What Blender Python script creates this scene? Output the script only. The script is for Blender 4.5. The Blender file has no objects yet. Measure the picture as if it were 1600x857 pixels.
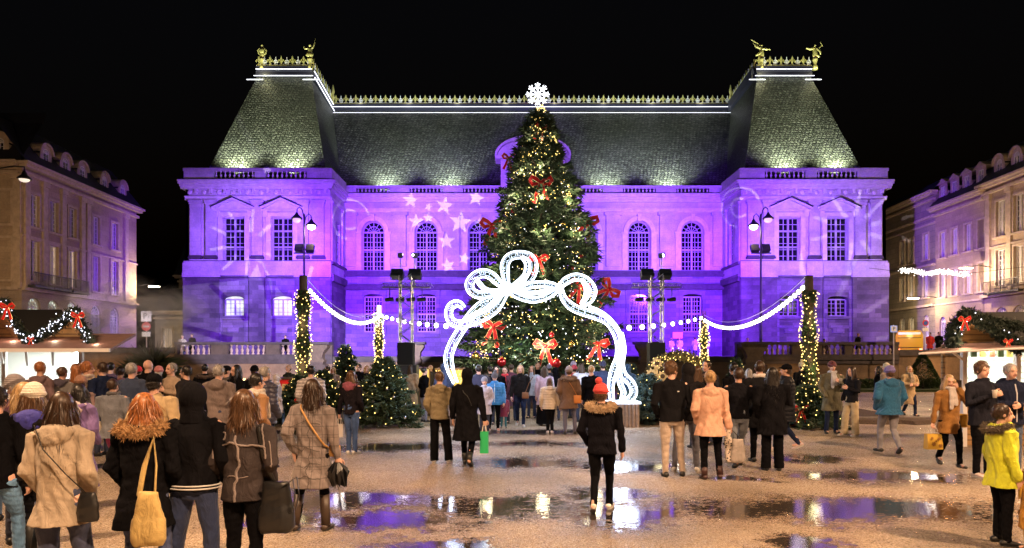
import bpy, bmesh, math, random
import numpy as np
from mathutils import Vector, Matrix
from mathutils.geometry import tessellate_polygon
R = math.radians
rnd = random.Random(7)
scene = bpy.context.scene
COL = scene.collection
F = 1067.0            # focal length in photo pixels (1600 wide), used to turn distances into places
CAMH = 1.95
# ---------------------------------------------------------------- camera
cd = bpy.data.cameras.new('camera'); cam = bpy.data.objects.new('camera', cd); COL.objects.link(cam)
cd.sensor_width = 36; cd.lens = 36 * F / 1600; cd.shift_y = 127.5 / 1600
cd.clip_start = .1; cd.clip_end = 3000
cam.location = (0, 0, CAMH); cam.rotation_euler = (R(90), 0, 0)
scene.camera = cam
# ---------------------------------------------------------------- night sky
w = bpy.data.worlds.new('World'); scene.world = w; w.use_nodes = True
wn = w.node_tree.nodes; wl = w.node_tree.links
sky = wn.new('ShaderNodeTexSky'); sky.sky_type = 'NISHITA'; sky.sun_disc = False
sky.sun_elevation = R(-4); sky.sun_rotation = R(190)
wl.new(sky.outputs[0], wn['Background'].inputs[0]); wn['Background'].inputs[1].default_value = 0.1
scene.view_settings.view_transform = 'Standard'; scene.view_settings.look = 'None'
scene.view_settings.exposure = 0.3; scene.view_settings.gamma = 1
scene.cycles.use_denoising = True
scene.cycles.max_bounces = 5; scene.cycles.diffuse_bounces = 2; scene.cycles.glossy_bounces = 3
scene.cycles.transmission_bounces = 3; scene.cycles.volume_bounces = 0; scene.cycles.transparent_max_bounces = 6
scene.cycles.sample_clamp_indirect = 3; scene.cycles.caustics_reflective = False; scene.cycles.caustics_refractive = False
scene.cycles.use_adaptive_sampling = True; scene.cycles.adaptive_threshold = 0.02

def lamp(kind, name, loc, power, color, size=.1, target=None, spot=None, blend=.5, parent=None):
    d = bpy.data.lights.new(name, kind); d.energy = power; d.color = color
    if kind != 'SUN': d.shadow_soft_size = size
    if kind == 'SPOT': d.spot_size = R(spot); d.spot_blend = blend
    o = bpy.data.objects.new(name, d); COL.objects.link(o); o.location = loc
    if target is not None:
        o.rotation_euler = (Vector(target) - Vector(loc)).to_track_quat('-Z', 'Y').to_euler()
    if parent is not None:
        o.parent = parent
    return o
PUR = (.17, .022, 1.0)
WARM = (1.0, .61, .34)
# flood lights on the lamp posts and trusses wash the palace violet
for x, tx in ((-14.3, -20.5), (-13.1, -7), (15.8, 9), (17.0, 24.5)):
    lamp('SPOT', 'violet_flood_light', (x, 45.6, 9.3), 28000, PUR, .25, (tx, 60, 5.2), 104, .6)
for x, tx in ((-4.3, -15), (-3.1, -4), (4.7, 11.3), (5.7, 19)):
    lamp('SPOT', 'violet_flood_light', (x, 24.4, 5.0), 52000, PUR, .25, (tx, 64, 10.5), 33, .5)
lamp('SPOT', 'violet_flood_light', (-3.1, 24.4, 5.1), 60000, (.3, .12, 1), .2, (2, 64, 20.0), 13, .5)
# the whiter wash that bleaches the upper storey of the palace
for x, tx in ((-13.7, -22), (-13.7, -8), (16.4, 11), (16.4, 27)):
    lamp('SPOT', 'pale_flood_light', (x, 45.65, 9.5), 7500, (.46, .33, 1), .25, (tx, 60, 12.2), 46, .8)
for x, tx in ((-4.3, -9), (5.7, 13)):
    lamp('SPOT', 'pale_flood_light', (x, 24.4, 5.1), 21000, (.44, .32, 1), .25, (tx, 64, 13), 27, .9)
# street lanterns of the square that stand beside and behind the photographer
LANT = [(-8.5, 5.5, 9.5, 5200), (10.0, 4.0, 9.5, 8500), (2.0, -1.5, 10, 9500), (19.5, 15.0, 9.0, 10000), (28.5, 36, 8.5, 4200), (-26.8, 34, 8.5, 2800)]
for x, y, z, p_ in LANT:      # cut-off street lanterns: they light the ground and the people, not the far facade
    if z >= 9: lamp('SPOT', 'lantern_light', (x, y, z - .25), p_, WARM, .22, (x, y + .9, 0), 146, .5)
    else: lamp('POINT', 'lantern_light', (x, y, z - .25), p_, WARM, .22)  # these two are added out of view to warm the side houses

# ---------------------------------------------------------------- helpers
def tag(o, label=None, cat=None, group=None, kind=None):
    if label: o['label'] = label
    if cat: o['category'] = cat
    if group: o['group'] = group
    if kind: o['kind'] = kind
    return o
def empty(name, loc=(0, 0, 0), rz=0, label=None, cat=None, group=None):
    o = bpy.data.objects.new(name, None); COL.objects.link(o)
    o.location = loc; o.rotation_euler = (0, 0, rz); o.empty_display_size = .2
    return tag(o, label, cat, group)
def frame(O, U, N=None):
    """matrix for a vertical plane: x runs along U, y along the outward normal, z up"""
    U = Vector(U).normalized(); Z = Vector((0, 0, 1)); N = Vector(N).normalized() if N is not None else U.cross(Z)
    return Matrix(((U.x, N.x, 0, O[0]), (U.y, N.y, 0, O[1]), (U.z, N.z, 1, O[2]), (0, 0, 0, 1)))
class MB:
    def __init__(s, M=None): s.v = []; s.f = []; s.mi = []; s.M = M; s.m = 0
    def add(s, vs, fs):
        b = len(s.v)
        if s.M is not None: vs = [tuple(s.M @ Vector(p)) for p in vs]
        s.v.extend(tuple(p) for p in vs)
        for f in fs: s.f.append([i + b for i in f]); s.mi.append(s.m)
        return s
    def box(s, x0, x1, y0, y1, z0, z1):
        return s.add([(x0, y0, z0), (x1, y0, z0), (x1, y1, z0), (x0, y1, z0), (x0, y0, z1), (x1, y0, z1), (x1, y1, z1), (x0, y1, z1)],
                     [(0, 3, 2, 1), (4, 5, 6, 7), (0, 1, 5, 4), (1, 2, 6, 5), (2, 3, 7, 6), (3, 0, 4, 7)])
    def cbox(s, c, h, rot=None):
        vs = []
        for z in (-1, 1):
            for x, y in ((-1, -1), (1, -1), (1, 1), (-1, 1)):
                p = Vector((x * h[0], y * h[1], z * h[2]))
                if rot is not None: p = rot @ p
                vs.append(tuple(p + Vector(c)))
        return s.add(vs, [(0, 3, 2, 1), (4, 5, 6, 7), (0, 1, 5, 4), (1, 2, 6, 5), (2, 3, 7, 6), (3, 0, 4, 7)])
    def tube(s, pts, rad, seg=8, cap=True, flat=None, closed=False):
        pts = [Vector(p) for p in pts]; n = len(pts)
        if not hasattr(rad, '__len__'): rad = [rad] * n
        vs = []; fs = []; prev = None
        P = list(pts); Rr = list(rad)
        if cap == 'round':
            d0 = (pts[0] - pts[1]).normalized(); d1 = (pts[-1] - pts[-2]).normalized()
            P = [pts[0] + d0 * rad[0] * .86] + [pts[0] + d0 * rad[0] * .5] + P + [pts[-1] + d1 * rad[-1] * .5, pts[-1] + d1 * rad[-1] * .86]
            Rr = [rad[0] * .5, rad[0] * .86] + Rr + [rad[-1] * .86, rad[-1] * .5]
        n = len(P)
        for i in range(n):
            if closed: t = P[(i + 1) % n] - P[i - 1]
            else: t = P[min(i + 1, n - 1)] - P[max(i - 1, 0)]
            t.normalize()
            if prev is None:
                a = Vector((0, 0, 1)) if abs(t.z) < .9 else Vector((0, 1, 0))
                prev = t.cross(a).normalized()
            u = (prev - t * prev.dot(t)).normalized(); prev = u; q = t.cross(u)
            for k in range(seg):
                an = 2 * math.pi * k / seg
                vs.append(tuple(P[i] + (u * math.cos(an) + q * math.sin(an) * (flat or 1)) * Rr[i]))
        for i in range(n if closed else n - 1):
            for k in range(seg):
                a = i * seg + k; b = i * seg + (k + 1) % seg; j = (i + 1) % n
                fs.append((a, b, j * seg + (k + 1) % seg, j * seg + k))
        if cap and not closed:
            fs.append(tuple(range(seg))[::-1]); fs.append(tuple((n - 1) * seg + k for k in range(seg)))
        return s.add(vs, fs)
    def lathe(s, prof, c=(0, 0, 0), seg=12, sx=1, sy=1):
        vs = []; fs = []
        for r, z in prof:
            for k in range(seg):
                a = 2 * math.pi * k / seg; vs.append((c[0] + r * sx * math.cos(a), c[1] + r * sy * math.sin(a), c[2] + z))
        n = len(prof)
        for i in range(n - 1):
            for k in range(seg):
                fs.append((i * seg + k, i * seg + (k + 1) % seg, (i + 1) * seg + (k + 1) % seg, (i + 1) * seg + k))
        fs.append(tuple(range(seg))[::-1]); fs.append(tuple((n - 1) * seg + k for k in range(seg)))
        return s.add(vs, fs)
    def ball(s, c, r, seg=8, rings=6, rot=None):
        if not hasattr(r, '__len__'): r = (r, r, r)
        vs = []; fs = []
        for i in range(1, rings):
            ph = math.pi * i / rings
            for k in range(seg):
                a = 2 * math.pi * k / seg
                p = Vector((r[0] * math.sin(ph) * math.cos(a), r[1] * math.sin(ph) * math.sin(a), r[2] * math.cos(ph)))
                if rot is not None: p = rot @ p
                vs.append(tuple(p + Vector(c)))
        top = Vector((0, 0, r[2])); bot = -top
        if rot is not None: top = rot @ top; bot = rot @ bot
        vs += [tuple(top + Vector(c)), tuple(bot + Vector(c))]
        T = len(vs) - 2; B = T + 1
        for k in range(seg):
            fs.append((T, (k) % seg, (k + 1) % seg)); fs.append((B, (rings - 2) * seg + (k + 1) % seg, (rings - 2) * seg + k))
        for i in range(rings - 2):
            for k in range(seg):
                fs.append((i * seg + k, (i + 1) * seg + k, (i + 1) * seg + (k + 1) % seg, i * seg + (k + 1) % seg))
        return s.add(vs, fs)
    def rings(s, rs, seg=16, pw=1.0):
        """loft of elliptical rings (cx, cy, z, a, b)"""
        vs = []; fs = []; n = len(rs)
        for cx, cy, z, a, b in rs:
            for k in range(seg):
                t = 2 * math.pi * k / seg; c = math.cos(t); d = math.sin(t)
                vs.append((cx + a * math.copysign(abs(c) ** pw, c), cy + b * math.copysign(abs(d) ** pw, d), z))
        for i in range(n - 1):
            for k in range(seg):
                fs.append((i * seg + k, i * seg + (k + 1) % seg, (i + 1) * seg + (k + 1) % seg, (i + 1) * seg + k))
        fs.append(tuple(range(seg))[::-1]); fs.append(tuple((n - 1) * seg + k for k in range(seg)))
        return s.add(vs, fs)
    def prism(s, poly, y0, y1):
        """polygon (x, z) extruded along y"""
        n = len(poly)
        vs = [(x, y0, z) for x, z in poly] + [(x, y1, z) for x, z in poly]
        fs = [tuple(range(n)), tuple(range(n, 2 * n))[::-1]] + [(i, (i + 1) % n, n + (i + 1) % n, n + i) for i in range(n)]
        return s.add(vs, fs)
    def quad(s, a, b, c, d): return s.add([a, b, c, d], [(0, 1, 2, 3)])
    def panel(s, outer, holes, depth, y=0.0):
        """flat wall (x, z) with real openings whose reveals run back by depth"""
        loops = [[Vector((x, 0, z)) for x, z in outer]] + [[Vector((x, 0, z)) for x, z in h] for h in holes]
        flat = [p for l in loops for p in l]
        tris = tessellate_polygon([[Vector((p.x, p.z, 0)) for p in l] for l in loops])
        s.add([(p.x, y, p.z) for p in flat], [tuple(t) for t in tris])
        for h in holes:
            n = len(h)
            s.add([(x, y, z) for x, z in h] + [(x, y - depth, z) for x, z in h], [(i, (i + 1) % n, n + (i + 1) % n, n + i) for i in range(n)])
        return s
    def mesh(s, name='m'):
        me = bpy.data.meshes.new(name); me.from_pydata(s.v, [], s.f)
        if any(s.mi): me.polygons.foreach_set('material_index', s.mi)
        me.update(); return me
    def build(s, name, mats, parent=None, smooth=False, loc=None, rz=None):
        me = s.mesh(name)
        if not isinstance(mats, (list, tuple)): mats = [mats]
        for m in mats: me.materials.append(m)
        if smooth: me.polygons.foreach_set('use_smooth', [True] * len(me.polygons))
        o = bpy.data.objects.new(name, me); COL.objects.link(o)
        if parent is not None: o.parent = parent
        if loc is not None: o.location = loc
        if rz is not None: o.rotation_euler = (0, 0, rz)
        return o
def copy_tree(o, parent=None):
    c = o.copy(); COL.objects.link(c); c.parent = parent
    for ch in [x for x in bpy.data.objects if x.parent == o]: copy_tree(ch, c)
    return c
def px(x, y, Y): return Vector(((x - 800) * Y / F, Y, CAMH + (556 - y) * Y / F))
def arch_poly(cx, z0, z1, wd, arch='round', n=10):
    h = wd / 2
    if arch == 'round': zc = z1 - h; rise = h
    elif arch == 'seg': rise = wd * .16; zc = z1 - rise
    else: return [(cx - h, z0), (cx + h, z0), (cx + h, z1), (cx - h, z1)]
    return [(cx - h, z0), (cx + h, z0)] + [(cx + h * math.cos(math.pi * i / n), zc + rise * math.sin(math.pi * i / n)) for i in range(n + 1)]

# ---------------------------------------------------------------- materials
MATS = {}
class NT:
    def __init__(s, m): s.t = m.node_tree; s.n = m.node_tree.nodes; s.b = s.n['Principled BSDF']
    def __call__(s, typ, ins=None, **kw):
        nd = s.n.new('ShaderNode' + typ)
        for k, v in kw.items(): setattr(nd, k, v)
        for k, v in (ins or {}).items():
            if hasattr(v, 'is_output') or 'NodeSocket' in type(v).__name__: s.t.links.new(v, nd.inputs[k])
            else: nd.inputs[k].default_value = v
        return nd
    def link(s, a, b): s.t.links.new(a, b)
    def ramp(s, fac, stops):
        r = s('ValToRGB', {0: fac}); e = r.color_ramp.elements
        while len(e) > 1: e.remove(e[0])
        e[0].position = stops[0][0]; e[0].color = c4(stops[0][1])
        for p, c in stops[1:]: q = e.new(p); q.color = c4(c)
        return r.outputs[0]
def c4(c):
    if not hasattr(c, '__len__'): c = (c, c, c)
    return tuple(c) + (1,) if len(c) == 3 else tuple(c)
def mat(name, color=(.5, .5, .5), rough=.6, metal=0, spec=.5, noise=.0, nscale=6, bump=0, bscale=30, coat=0, stretch=None):
    key = (name, tuple(color), rough, noise, bump)
    if key in MATS: return MATS[key]
    m = bpy.data.materials.new(name); m.use_nodes = True; t = NT(m); b = t.b
    b.inputs['Base Color'].default_value = c4(color); b.inputs['Roughness'].default_value = rough
    b.inputs['Metallic'].default_value = metal; b.inputs['Specular IOR Level'].default_value = spec
    if coat: b.inputs['Coat Weight'].default_value = coat
    co = t('TexCoord').outputs['Object']
    if stretch: co = t('Mapping', {'Vector': co, 'Scale': stretch}).outputs[0]
    if noise:
        nz = t('TexNoise', {'Vector': co, 'Scale': nscale, 'Detail': 5, 'Roughness': .6})
        lo = tuple(c * (1 - noise) for c in color); hi = tuple(min(1, c * (1 + noise)) for c in color)
        t.link(t.ramp(nz.outputs[0], [(.3, lo), (.7, hi)]), b.inputs['Base Color'])
    if bump:
        nb = t('TexNoise', {'Vector': co, 'Scale': bscale, 'Detail': 4})
        bp = t('Bump', {'Strength': bump, 'Distance': .02, 'Height': nb.outputs[0]})
        t.link(bp.outputs[0], b.inputs['Normal'])
    MATS[key] = m; return m
def emi(name, color, strength, sample=True):
    key = (name, tuple(color), strength, sample)
    if key in MATS: return MATS[key]
    m = bpy.data.materials.new(name); m.use_nodes = True; b = m.node_tree.nodes['Principled BSDF']
    b.inputs['Base Color'].default_value = c4([c * .6 for c in color]); b.inputs['Emission Color'].default_value = c4(color)
    b.inputs['Emission Strength'].default_value = strength
    m.cycles.emission_sampling = 'AUTO' if sample else 'NONE'
    MATS[key] = m; return m
def masonry(name, c1, c2, mortar, bw=.9, bh=.38, rough=.8, stain=.4, sscale=.35, bump=.35, msize=.012, var=.5):
    m = bpy.data.materials.new(name); m.use_nodes = True; t = NT(m); b = t.b
    g = t('TexCoord').outputs['Object']; sp = t('SeparateXYZ', {0: g})
    sx = t('Math', {0: sp.outputs[0], 1: sp.outputs[1]}, operation='ADD')
    uv = t('CombineXYZ', {0: sx.outputs[0], 1: sp.outputs[2]})
    br = t('TexBrick', {'Vector': uv.outputs[0], 'Color1': c4(c1), 'Color2': c4(c2), 'Mortar': c4(mortar), 'Scale': 1, 'Mortar Size': msize,
                        'Mortar Smooth': .3, 'Bias': 0, 'Brick Width': bw, 'Row Height': bh}, offset=.5)
    n1 = t('TexNoise', {'Vector': g, 'Scale': sscale, 'Detail': 7, 'Roughness': .65})
    n2 = t('TexNoise', {'Vector': g, 'Scale': 9, 'Detail': 5, 'Roughness': .6})
    st = t.ramp(n1.outputs[0], [(.38, (1 - stain,) * 3), (.62, (1, 1, 1))])
    s2 = t.ramp(n2.outputs[0], [(.25, (.78,) * 3), (.75, (1.1, 1.1, 1.1))])
    x1 = t('Mix', {0: 1.0, 6: br.outputs[0], 7: st}, data_type='RGBA', blend_type='MULTIPLY')
    x2 = t('Mix', {0: 1.0, 6: x1.outputs[2], 7: s2}, data_type='RGBA', blend_type='MULTIPLY')
    t.link(x2.outputs[2], b.inputs['Base Color']); b.inputs['Roughness'].default_value = rough
    ad = t('Math', {0: br.outputs[1], 1: -1.0}, operation='MULTIPLY')
    a2 = t('Math', {0: n2.outputs[0], 1: .5, 2: ad.outputs[0]}, operation='MULTIPLY_ADD')
    bp = t('Bump', {'Strength': bump, 'Distance': .03, 'Height': a2.outputs[0]})
    t.link(bp.outputs[0], b.inputs['Normal'])
    return m
tuffeau = masonry('pale_limestone', (.64, .58, .56), (.57, .52, .52), (.42, .37, .38), 1.1, .42, .75, .34, .5, .15, .006)
granite = masonry('grey_granite', (.24, .20, .22), (.10, .085, .10), (.13, .12, .12), 1.05, .40, .7, .55, .28, .45, .012)
granite_l = masonry('light_granite', (.30, .24, .30), (.13, .11, .15), (.10, .09, .11), 1.05, .40, .7, .35, .4, .35, .012)
trim = mat('carved_limestone', (.60, .56, .51), .7, noise=.16, nscale=2.5, bump=.25, bscale=8)
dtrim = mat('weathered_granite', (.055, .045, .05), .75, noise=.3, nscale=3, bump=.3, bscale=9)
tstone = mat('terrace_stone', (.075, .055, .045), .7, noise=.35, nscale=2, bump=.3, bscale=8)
town = masonry('town_limestone', (.52, .40, .26), (.44, .33, .21), (.26, .22, .18), 1.0, .4, .8, .3, .25, .15, .006)
town_w = masonry('street_stone', (.40, .34, .25), (.34, .28, .2), (.22, .19, .14), 1.0, .5, .8, .3, .25, .45, .02)
town_t = mat('town_trim', (.48, .38, .27), .75, noise=.2, nscale=3, bump=.2, bscale=8)
whitewood = mat('painted_window_wood', (.36, .33, .36), .5, noise=.08)
def glassmat(name, col=(.012, .011, .016), emit=None, st=0):
    m = bpy.data.materials.new(name); m.use_nodes = True; t = NT(m); b = t.b
    b.inputs['Base Color'].default_value = c4(col); b.inputs['Roughness'].default_value = .12
    if emit:
        n = t('TexNoise', {'Vector': t('TexCoord').outputs['Object'], 'Scale': 1.4, 'Detail': 2})
        t.link(t.ramp(n.outputs[0], [(.35, tuple(e * .55 for e in emit)), (.6, emit)]), b.inputs['Emission Color'])
        b.inputs['Emission Strength'].default_value = st
    return m
pane_dark = glassmat('dark_window_glass')
pane_lit = glassmat('lit_window_glass', (.3, .3, .28), (.86, .95, .80), .85)
pane_warm = glassmat('warm_window_glass', (.3, .25, .2), (1, .72, .5), .55)
townwood = mat('white_town_window_wood', (.70, .66, .60), .5, noise=.08)
pane_curt = mat('curtained_glass', (.46, .42, .38), .35, noise=.3, nscale=2)
def slate():
    m = bpy.data.materials.new('wet_slate'); m.use_nodes = True; t = NT(m); b = t.b
    g = t('TexCoord').outputs['Object']; sp = t('SeparateXYZ', {0: g})
    nz = t('TexNoise', {'Vector': g, 'Scale': .9, 'Detail': 4})
    wob = t('Math', {0: nz.outputs[0], 1: .5, 2: sp.outputs[2]}, operation='MULTIPLY_ADD')
    uv = t('CombineXYZ', {0: t('Math', {0: sp.outputs[0], 1: sp.outputs[1]}, operation='ADD').outputs[0], 1: wob.outputs[0]})
    br = t('TexBrick', {'Vector': uv.outputs[0], 'Color1': (.105, .11, .095, 1), 'Color2': (.045, .05, .045, 1), 'Mortar': (.012, .012, .014, 1), 'Scale': 1,
                        'Mortar Size': .045, 'Mortar Smooth': .4, 'Bias': 0, 'Brick Width': .34, 'Row Height': .22}, offset=.5)
    n2 = t('TexNoise', {'Vector': g, 'Scale': 4, 'Detail': 5})
    x = t('Mix', {0: 1.0, 6: br.outputs[0], 7: t.ramp(n2.outputs[0], [(.35, .35), (.65, 1.3)])}, data_type='RGBA', blend_type='MULTIPLY')
    t.link(x.outputs[2], b.inputs['Base Color']); b.inputs['Roughness'].default_value = .45
    h = t('Math', {0: br.outputs[1], 1: -1.0, 2: n2.outputs[0]}, operation='MULTIPLY_ADD')
    t.link(t('Bump', {'Strength': 1.0, 'Distance': .08, 'Height': h.outputs[0]}).outputs[0], b.inputs['Normal'])
    return m
slate_m = slate()
dark_roof = mat('dark_town_slate', (.018, .018, .024), .6, noise=.3, nscale=3)
gold = mat('gilded_bronze', (.62, .56, .24), .35, .35, noise=.25, nscale=8)
silverp = mat('silver_painted_iron', (.72, .70, .80), .4)
black_iron = mat('black_iron', (.02, .02, .022), .45)
led = emi('cold_white_led', (.86, .86, 1.0), 2.2, False)
ribbon_e = emi('white_ribbon_light', (.80, .90, 1.0), 4.5)
ribbon_mesh = emi('white_sparkle_mesh', (.70, .83, 1.0), 1.7, False)
festoon = emi('festoon_bulb_glass', (1.0, .93, .80), 9)
fairy = emi('warm_fairy_bulb', (1.0, .70, .20), 3.4, False)
fairy_c = emi('cool_fairy_bulb', (.82, .84, 1.0), 4, False)
lantern_e = emi('lantern_globe', (1.0, .76, .50), 9, False)
# ================================================================= GROUND
def gravel():
    m = bpy.data.materials.new('wet_gravel'); m.use_nodes = True; t = NT(m); b = t.b
    g = t('TexCoord').outputs['Object']
    # puddles lie where water stands in the square: (x, y, half length, half depth)
    pud = []
    for x0, x1, ya, yb in ((425, 700, 771, 793), (520, 690, 802, 831), (690, 880, 776, 806), (395, 500, 802, 822), (870, 1060, 790, 820), (1030, 1600, 782, 812), (880, 1000, 765, 785),
                           (1240, 1505, 738, 751), (745, 890, 716, 731), (895, 1060, 722, 736), (530, 715, 693, 704), (750, 900, 690, 697), (620, 770, 845, 862),
                           (1200, 1330, 838, 858), (1235, 1320, 713, 724), (1100, 1180, 745, 752), (430, 560, 672, 679), (720, 960, 672, 678)):
        Y0 = CAMH * F / (ya - 556); Y1 = CAMH * F / (yb - 556); Yc = (Y0 + Y1) / 2
        pud.append((((x0 + x1) / 2 - 800) * Yc / F, Yc, (x1 - x0) / 2 * Yc / F * 1.1, (Y0 - Y1) / 2 * 1.25))
    nz = t('TexNoise', {'Vector': g, 'Scale': 1.1, 'Detail': 7, 'Roughness': .68})
    n1 = t('VectorMath', {0: nz.outputs[1], 1: (.5, .5, .5)}, operation='SUBTRACT')
    n2 = t('VectorMath', {0: n1.outputs[0], 1: (3.2, 1.5, 0)}, operation='MULTIPLY')
    wp = t('VectorMath', {0: g, 1: n2.outputs[0]}, operation='ADD').outputs[0]
    acc = None
    for cx, cy, rx, ry in pud:
        s = t('VectorMath', {0: wp, 1: (cx, cy, 0)}, operation='SUBTRACT')
        d = t('VectorMath', {0: s.outputs[0], 1: (1 / rx, 1 / ry, 0)}, operation='MULTIPLY')
        l = t('VectorMath', {0: d.outputs[0]}, operation='LENGTH').outputs['Value']
        acc = l if acc is None else t('Math', {0: acc, 1: l}, operation='MINIMUM').outputs[0]
    fine = t('TexNoise', {'Vector': t('Mapping', {'Vector': g, 'Scale': (.45, 1, 1)}).outputs[0], 'Scale': 11, 'Detail': 7, 'Roughness': .8})
    ff = t('Math', {0: fine.outputs[0], 1: 3.2, 2: -1.55}, operation='MULTIPLY_ADD')
    fr = t('Math', {0: acc, 1: ff.outputs[0]}, operation='ADD').outputs[0]
    peb = t('SeparateXYZ', {0: t('TexVoronoi', {'Vector': g, 'Scale': 34, 'Randomness': 1}).outputs[1]}).outputs[0]
    fr = t('Math', {0: peb, 1: .55, 2: t('Math', {0: fr, 1: -.27}, operation='ADD').outputs[0]}, operation='MULTIPLY_ADD').outputs[0]
    water = t('MapRange', {0: fr, 1: .84, 2: .96, 3: 1.0, 4: 0.0}).outputs[0]          # 1 in standing water
    damp = t('MapRange', {0: acc, 1: .9, 2: 1.9, 3: 1.0, 4: 0.0}).outputs[0]
    # stones
    vo = t('TexVoronoi', {'Vector': g, 'Scale': 120, 'Randomness': 1})
    vo2 = t('TexVoronoi', {'Vector': g, 'Scale': 60, 'Randomness': 1})
    big = t('TexNoise', {'Vector': g, 'Scale': .5, 'Detail': 6})
    stone = t.ramp(t('SeparateXYZ', {0: vo.outputs[1]}).outputs[0], [(0, (.17, .12, .08)), (.5, (.36, .27, .185)), (.85, (.53, .42, .30)), (1, (.9, .8, .66))])
    patch = t.ramp(big.outputs[0], [(.3, .42), (.5, .85), (.68, 1.2)])
    c1 = t('Mix', {0: 1.0, 6: stone, 7: patch}, data_type='RGBA', blend_type='MULTIPLY').outputs[2]
    c2 = t('Mix', {0: damp, 6: c1, 7: t('Mix', {0: 1.0, 6: c1, 7: (.66, .62, .60, 1)}, data_type='RGBA', blend_type='MULTIPLY').outputs[2]}, data_type='RGBA').outputs[2]
    c3 = t('Mix', {0: water, 6: c2, 7: (.035, .028, .024, 1)}, data_type='RGBA').outputs[2]
    t.link(c3, b.inputs['Base Color'])
    dry = t.ramp(t('SeparateXYZ', {0: vo2.outputs[1]}).outputs[1], [(0, .15), (.25, .4), (1, .8)])
    dmp = t('Math', {0: damp, 1: -.72, 2: 1.0}, operation='MULTIPLY_ADD').outputs[0]; dry = t('Math', {0: dry, 1: dmp}, operation='MULTIPLY').outputs[0]
    t.link(t('Mix', {0: water, 2: dry, 3: .03}, data_type='FLOAT').outputs[0], b.inputs['Roughness'])
    h = t('Math', {0: vo.outputs[0], 1: -1.0}, operation='MULTIPLY')
    h2 = t('Math', {0: vo2.outputs[0], 1: -1.6, 2: h.outputs[0]}, operation='MULTIPLY_ADD')
    fin2 = t('TexNoise', {'Vector': g, 'Scale': 30, 'Detail': 5, 'Roughness': .7})
    h3 = t('Math', {0: fin2.outputs[0], 1: 1.6, 2: h2.outputs[0]}, operation='MULTIPLY_ADD')
    st = t('MapRange', {0: water, 1: 0, 2: 1, 3: .6, 4: .02}).outputs[0]
    t.link(t('Bump', {'Strength': st, 'Distance': .012, 'Height': h3.outputs[0]}).outputs[0], b.inputs['Normal'])
    b.inputs['Specular IOR Level'].default_value = .6
    return m
g_m = gravel()
MB().quad((-700, -60, 0), (700, -60, 0), (700, 1500, 0), (-700, 1500, 0)).build('ground', g_m).__setitem__('kind', 'structure')
# raised terrace in front of the palace
Z0 = 1.9
paving = masonry('terrace_paving', (.2, .19, .18), (.16, .15, .15), (.08, .08, .08), 1.0, .6, .5)
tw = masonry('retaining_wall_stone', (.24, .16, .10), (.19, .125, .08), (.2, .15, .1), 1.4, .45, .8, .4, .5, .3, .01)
MB().box(-60, 60, 42.4, 90, .0, Z0).build('terrace', [paving]).__setitem__('kind', 'structure')
mulch = mat('bark_mulch', (.07, .042, .028), .9, noise=.6, nscale=25, bump=1, bscale=40)
kerb = mat('granite_kerb', (.16, .13, .11), .7, noise=.4, nscale=6, bump=.3)
def bed(x0, x1, y0, y1):
    o = MB()
    n = 40
    top = [(x0 + (x1 - x0) * i / n, y0 + .12 * math.sin(i * 1.3) + .1 * rnd.uniform(-1, 1)) for i in range(n + 1)]
    for i in range(n):
        a, b_ = top[i], top[i + 1]
        o.quad((a[0], a[1], .0), (b_[0], b_[1], .0), (b_[0], b_[1] + .25, .10), (a[0], a[1] + .25, .10))
        o.quad((a[0], a[1] + .25, .10), (b_[0], b_[1] + .25, .10), (b_[0], y1, .13), (a[0], y1, .13))
    o.box(x0, x1, y1, y1 + .05, 0, .12)
    k = o.build('planting_bed', mulch); k['kind'] = 'structure'
bed(-8.2, -2.9, 19.4, 24.5); bed(3.3, 12.0, 19.3, 25.5); bed(-2.8, 3.2, 25.2, 31)
MB().box(8.4, 16.3, 20.1, 20.45, 0, .13).build('kerb', kerb).__setitem__('kind', 'structure')
lawn = mat('lawn', (.035, .055, .015), .9, noise=.5, nscale=20, bump=1, bscale=30)
MB().box(15, 40, 36.5, 41.5, 0, .12).build('lawn', lawn).__setitem__('kind', 'structure')

# ================================================================= TERRACE WALL AND BALUSTRADES
def baluster_mb(mb, x, y, z, h, r=.1, seg=8):
    mb.lathe([(r * .9, 0), (r * .9, h * .1), (r * .5, h * .16), (r * 1.0, h * .38), (r * .85, h * .52), (r * .4, h * .66), (r * .4, h * .84), (r * .9, h * .9), (r * .9, h)], (x, y, z), seg)
def balustrade(name, label, x0, x1, y, wall_z, floor, top, groups, mtop, mb_, mwall, depth=.4):
    root = empty(name, ((x0 + x1) / 2, y, 0), label=label, cat='balustrade'); c = (x0 + x1) / 2
    o = MB().box(x0 - c, x1 - c, -.35, .35, 0, .35).box(x0 - c, x1 - c, -.1, .35, .35, wall_z - .3)
    o.build('wall', tw, root)
    MB().box(x0 - c, x1 - c, -.18, .35, wall_z - .3, wall_z - .06).box(x0 - c, x1 - c, -.24, .35, wall_z - .06, floor).build('cornice', mwall, root)
    MB().box(x0 - c, x1 - c, -.2, .28, floor, floor + .12).box(x0 - c, x1 - c, -.24, .3, top - .16, top).build('rail', mtop, root)
    xs = [x0 - c]
    for a, b_ in groups: xs += [a - c, b_ - c]
    xs.append(x1 - c)
    for i in range(0, len(xs), 2):
        if xs[i + 1] - xs[i] > .05: MB().box(xs[i], xs[i + 1], -.17, .25, floor + .12, top - .16).build('pier', mb_, root)
    for a, b_ in groups:
        n = int((b_ - a) / .30)
        for k in range(n):
            o = MB(); baluster_mb(o, 0, 0, 0, top - .28 - floor, .11); o.build('baluster', balus_m, root, True, (a - c + (k + .5) * (b_ - a) / n, .04, floor + .12))
    return root
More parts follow.
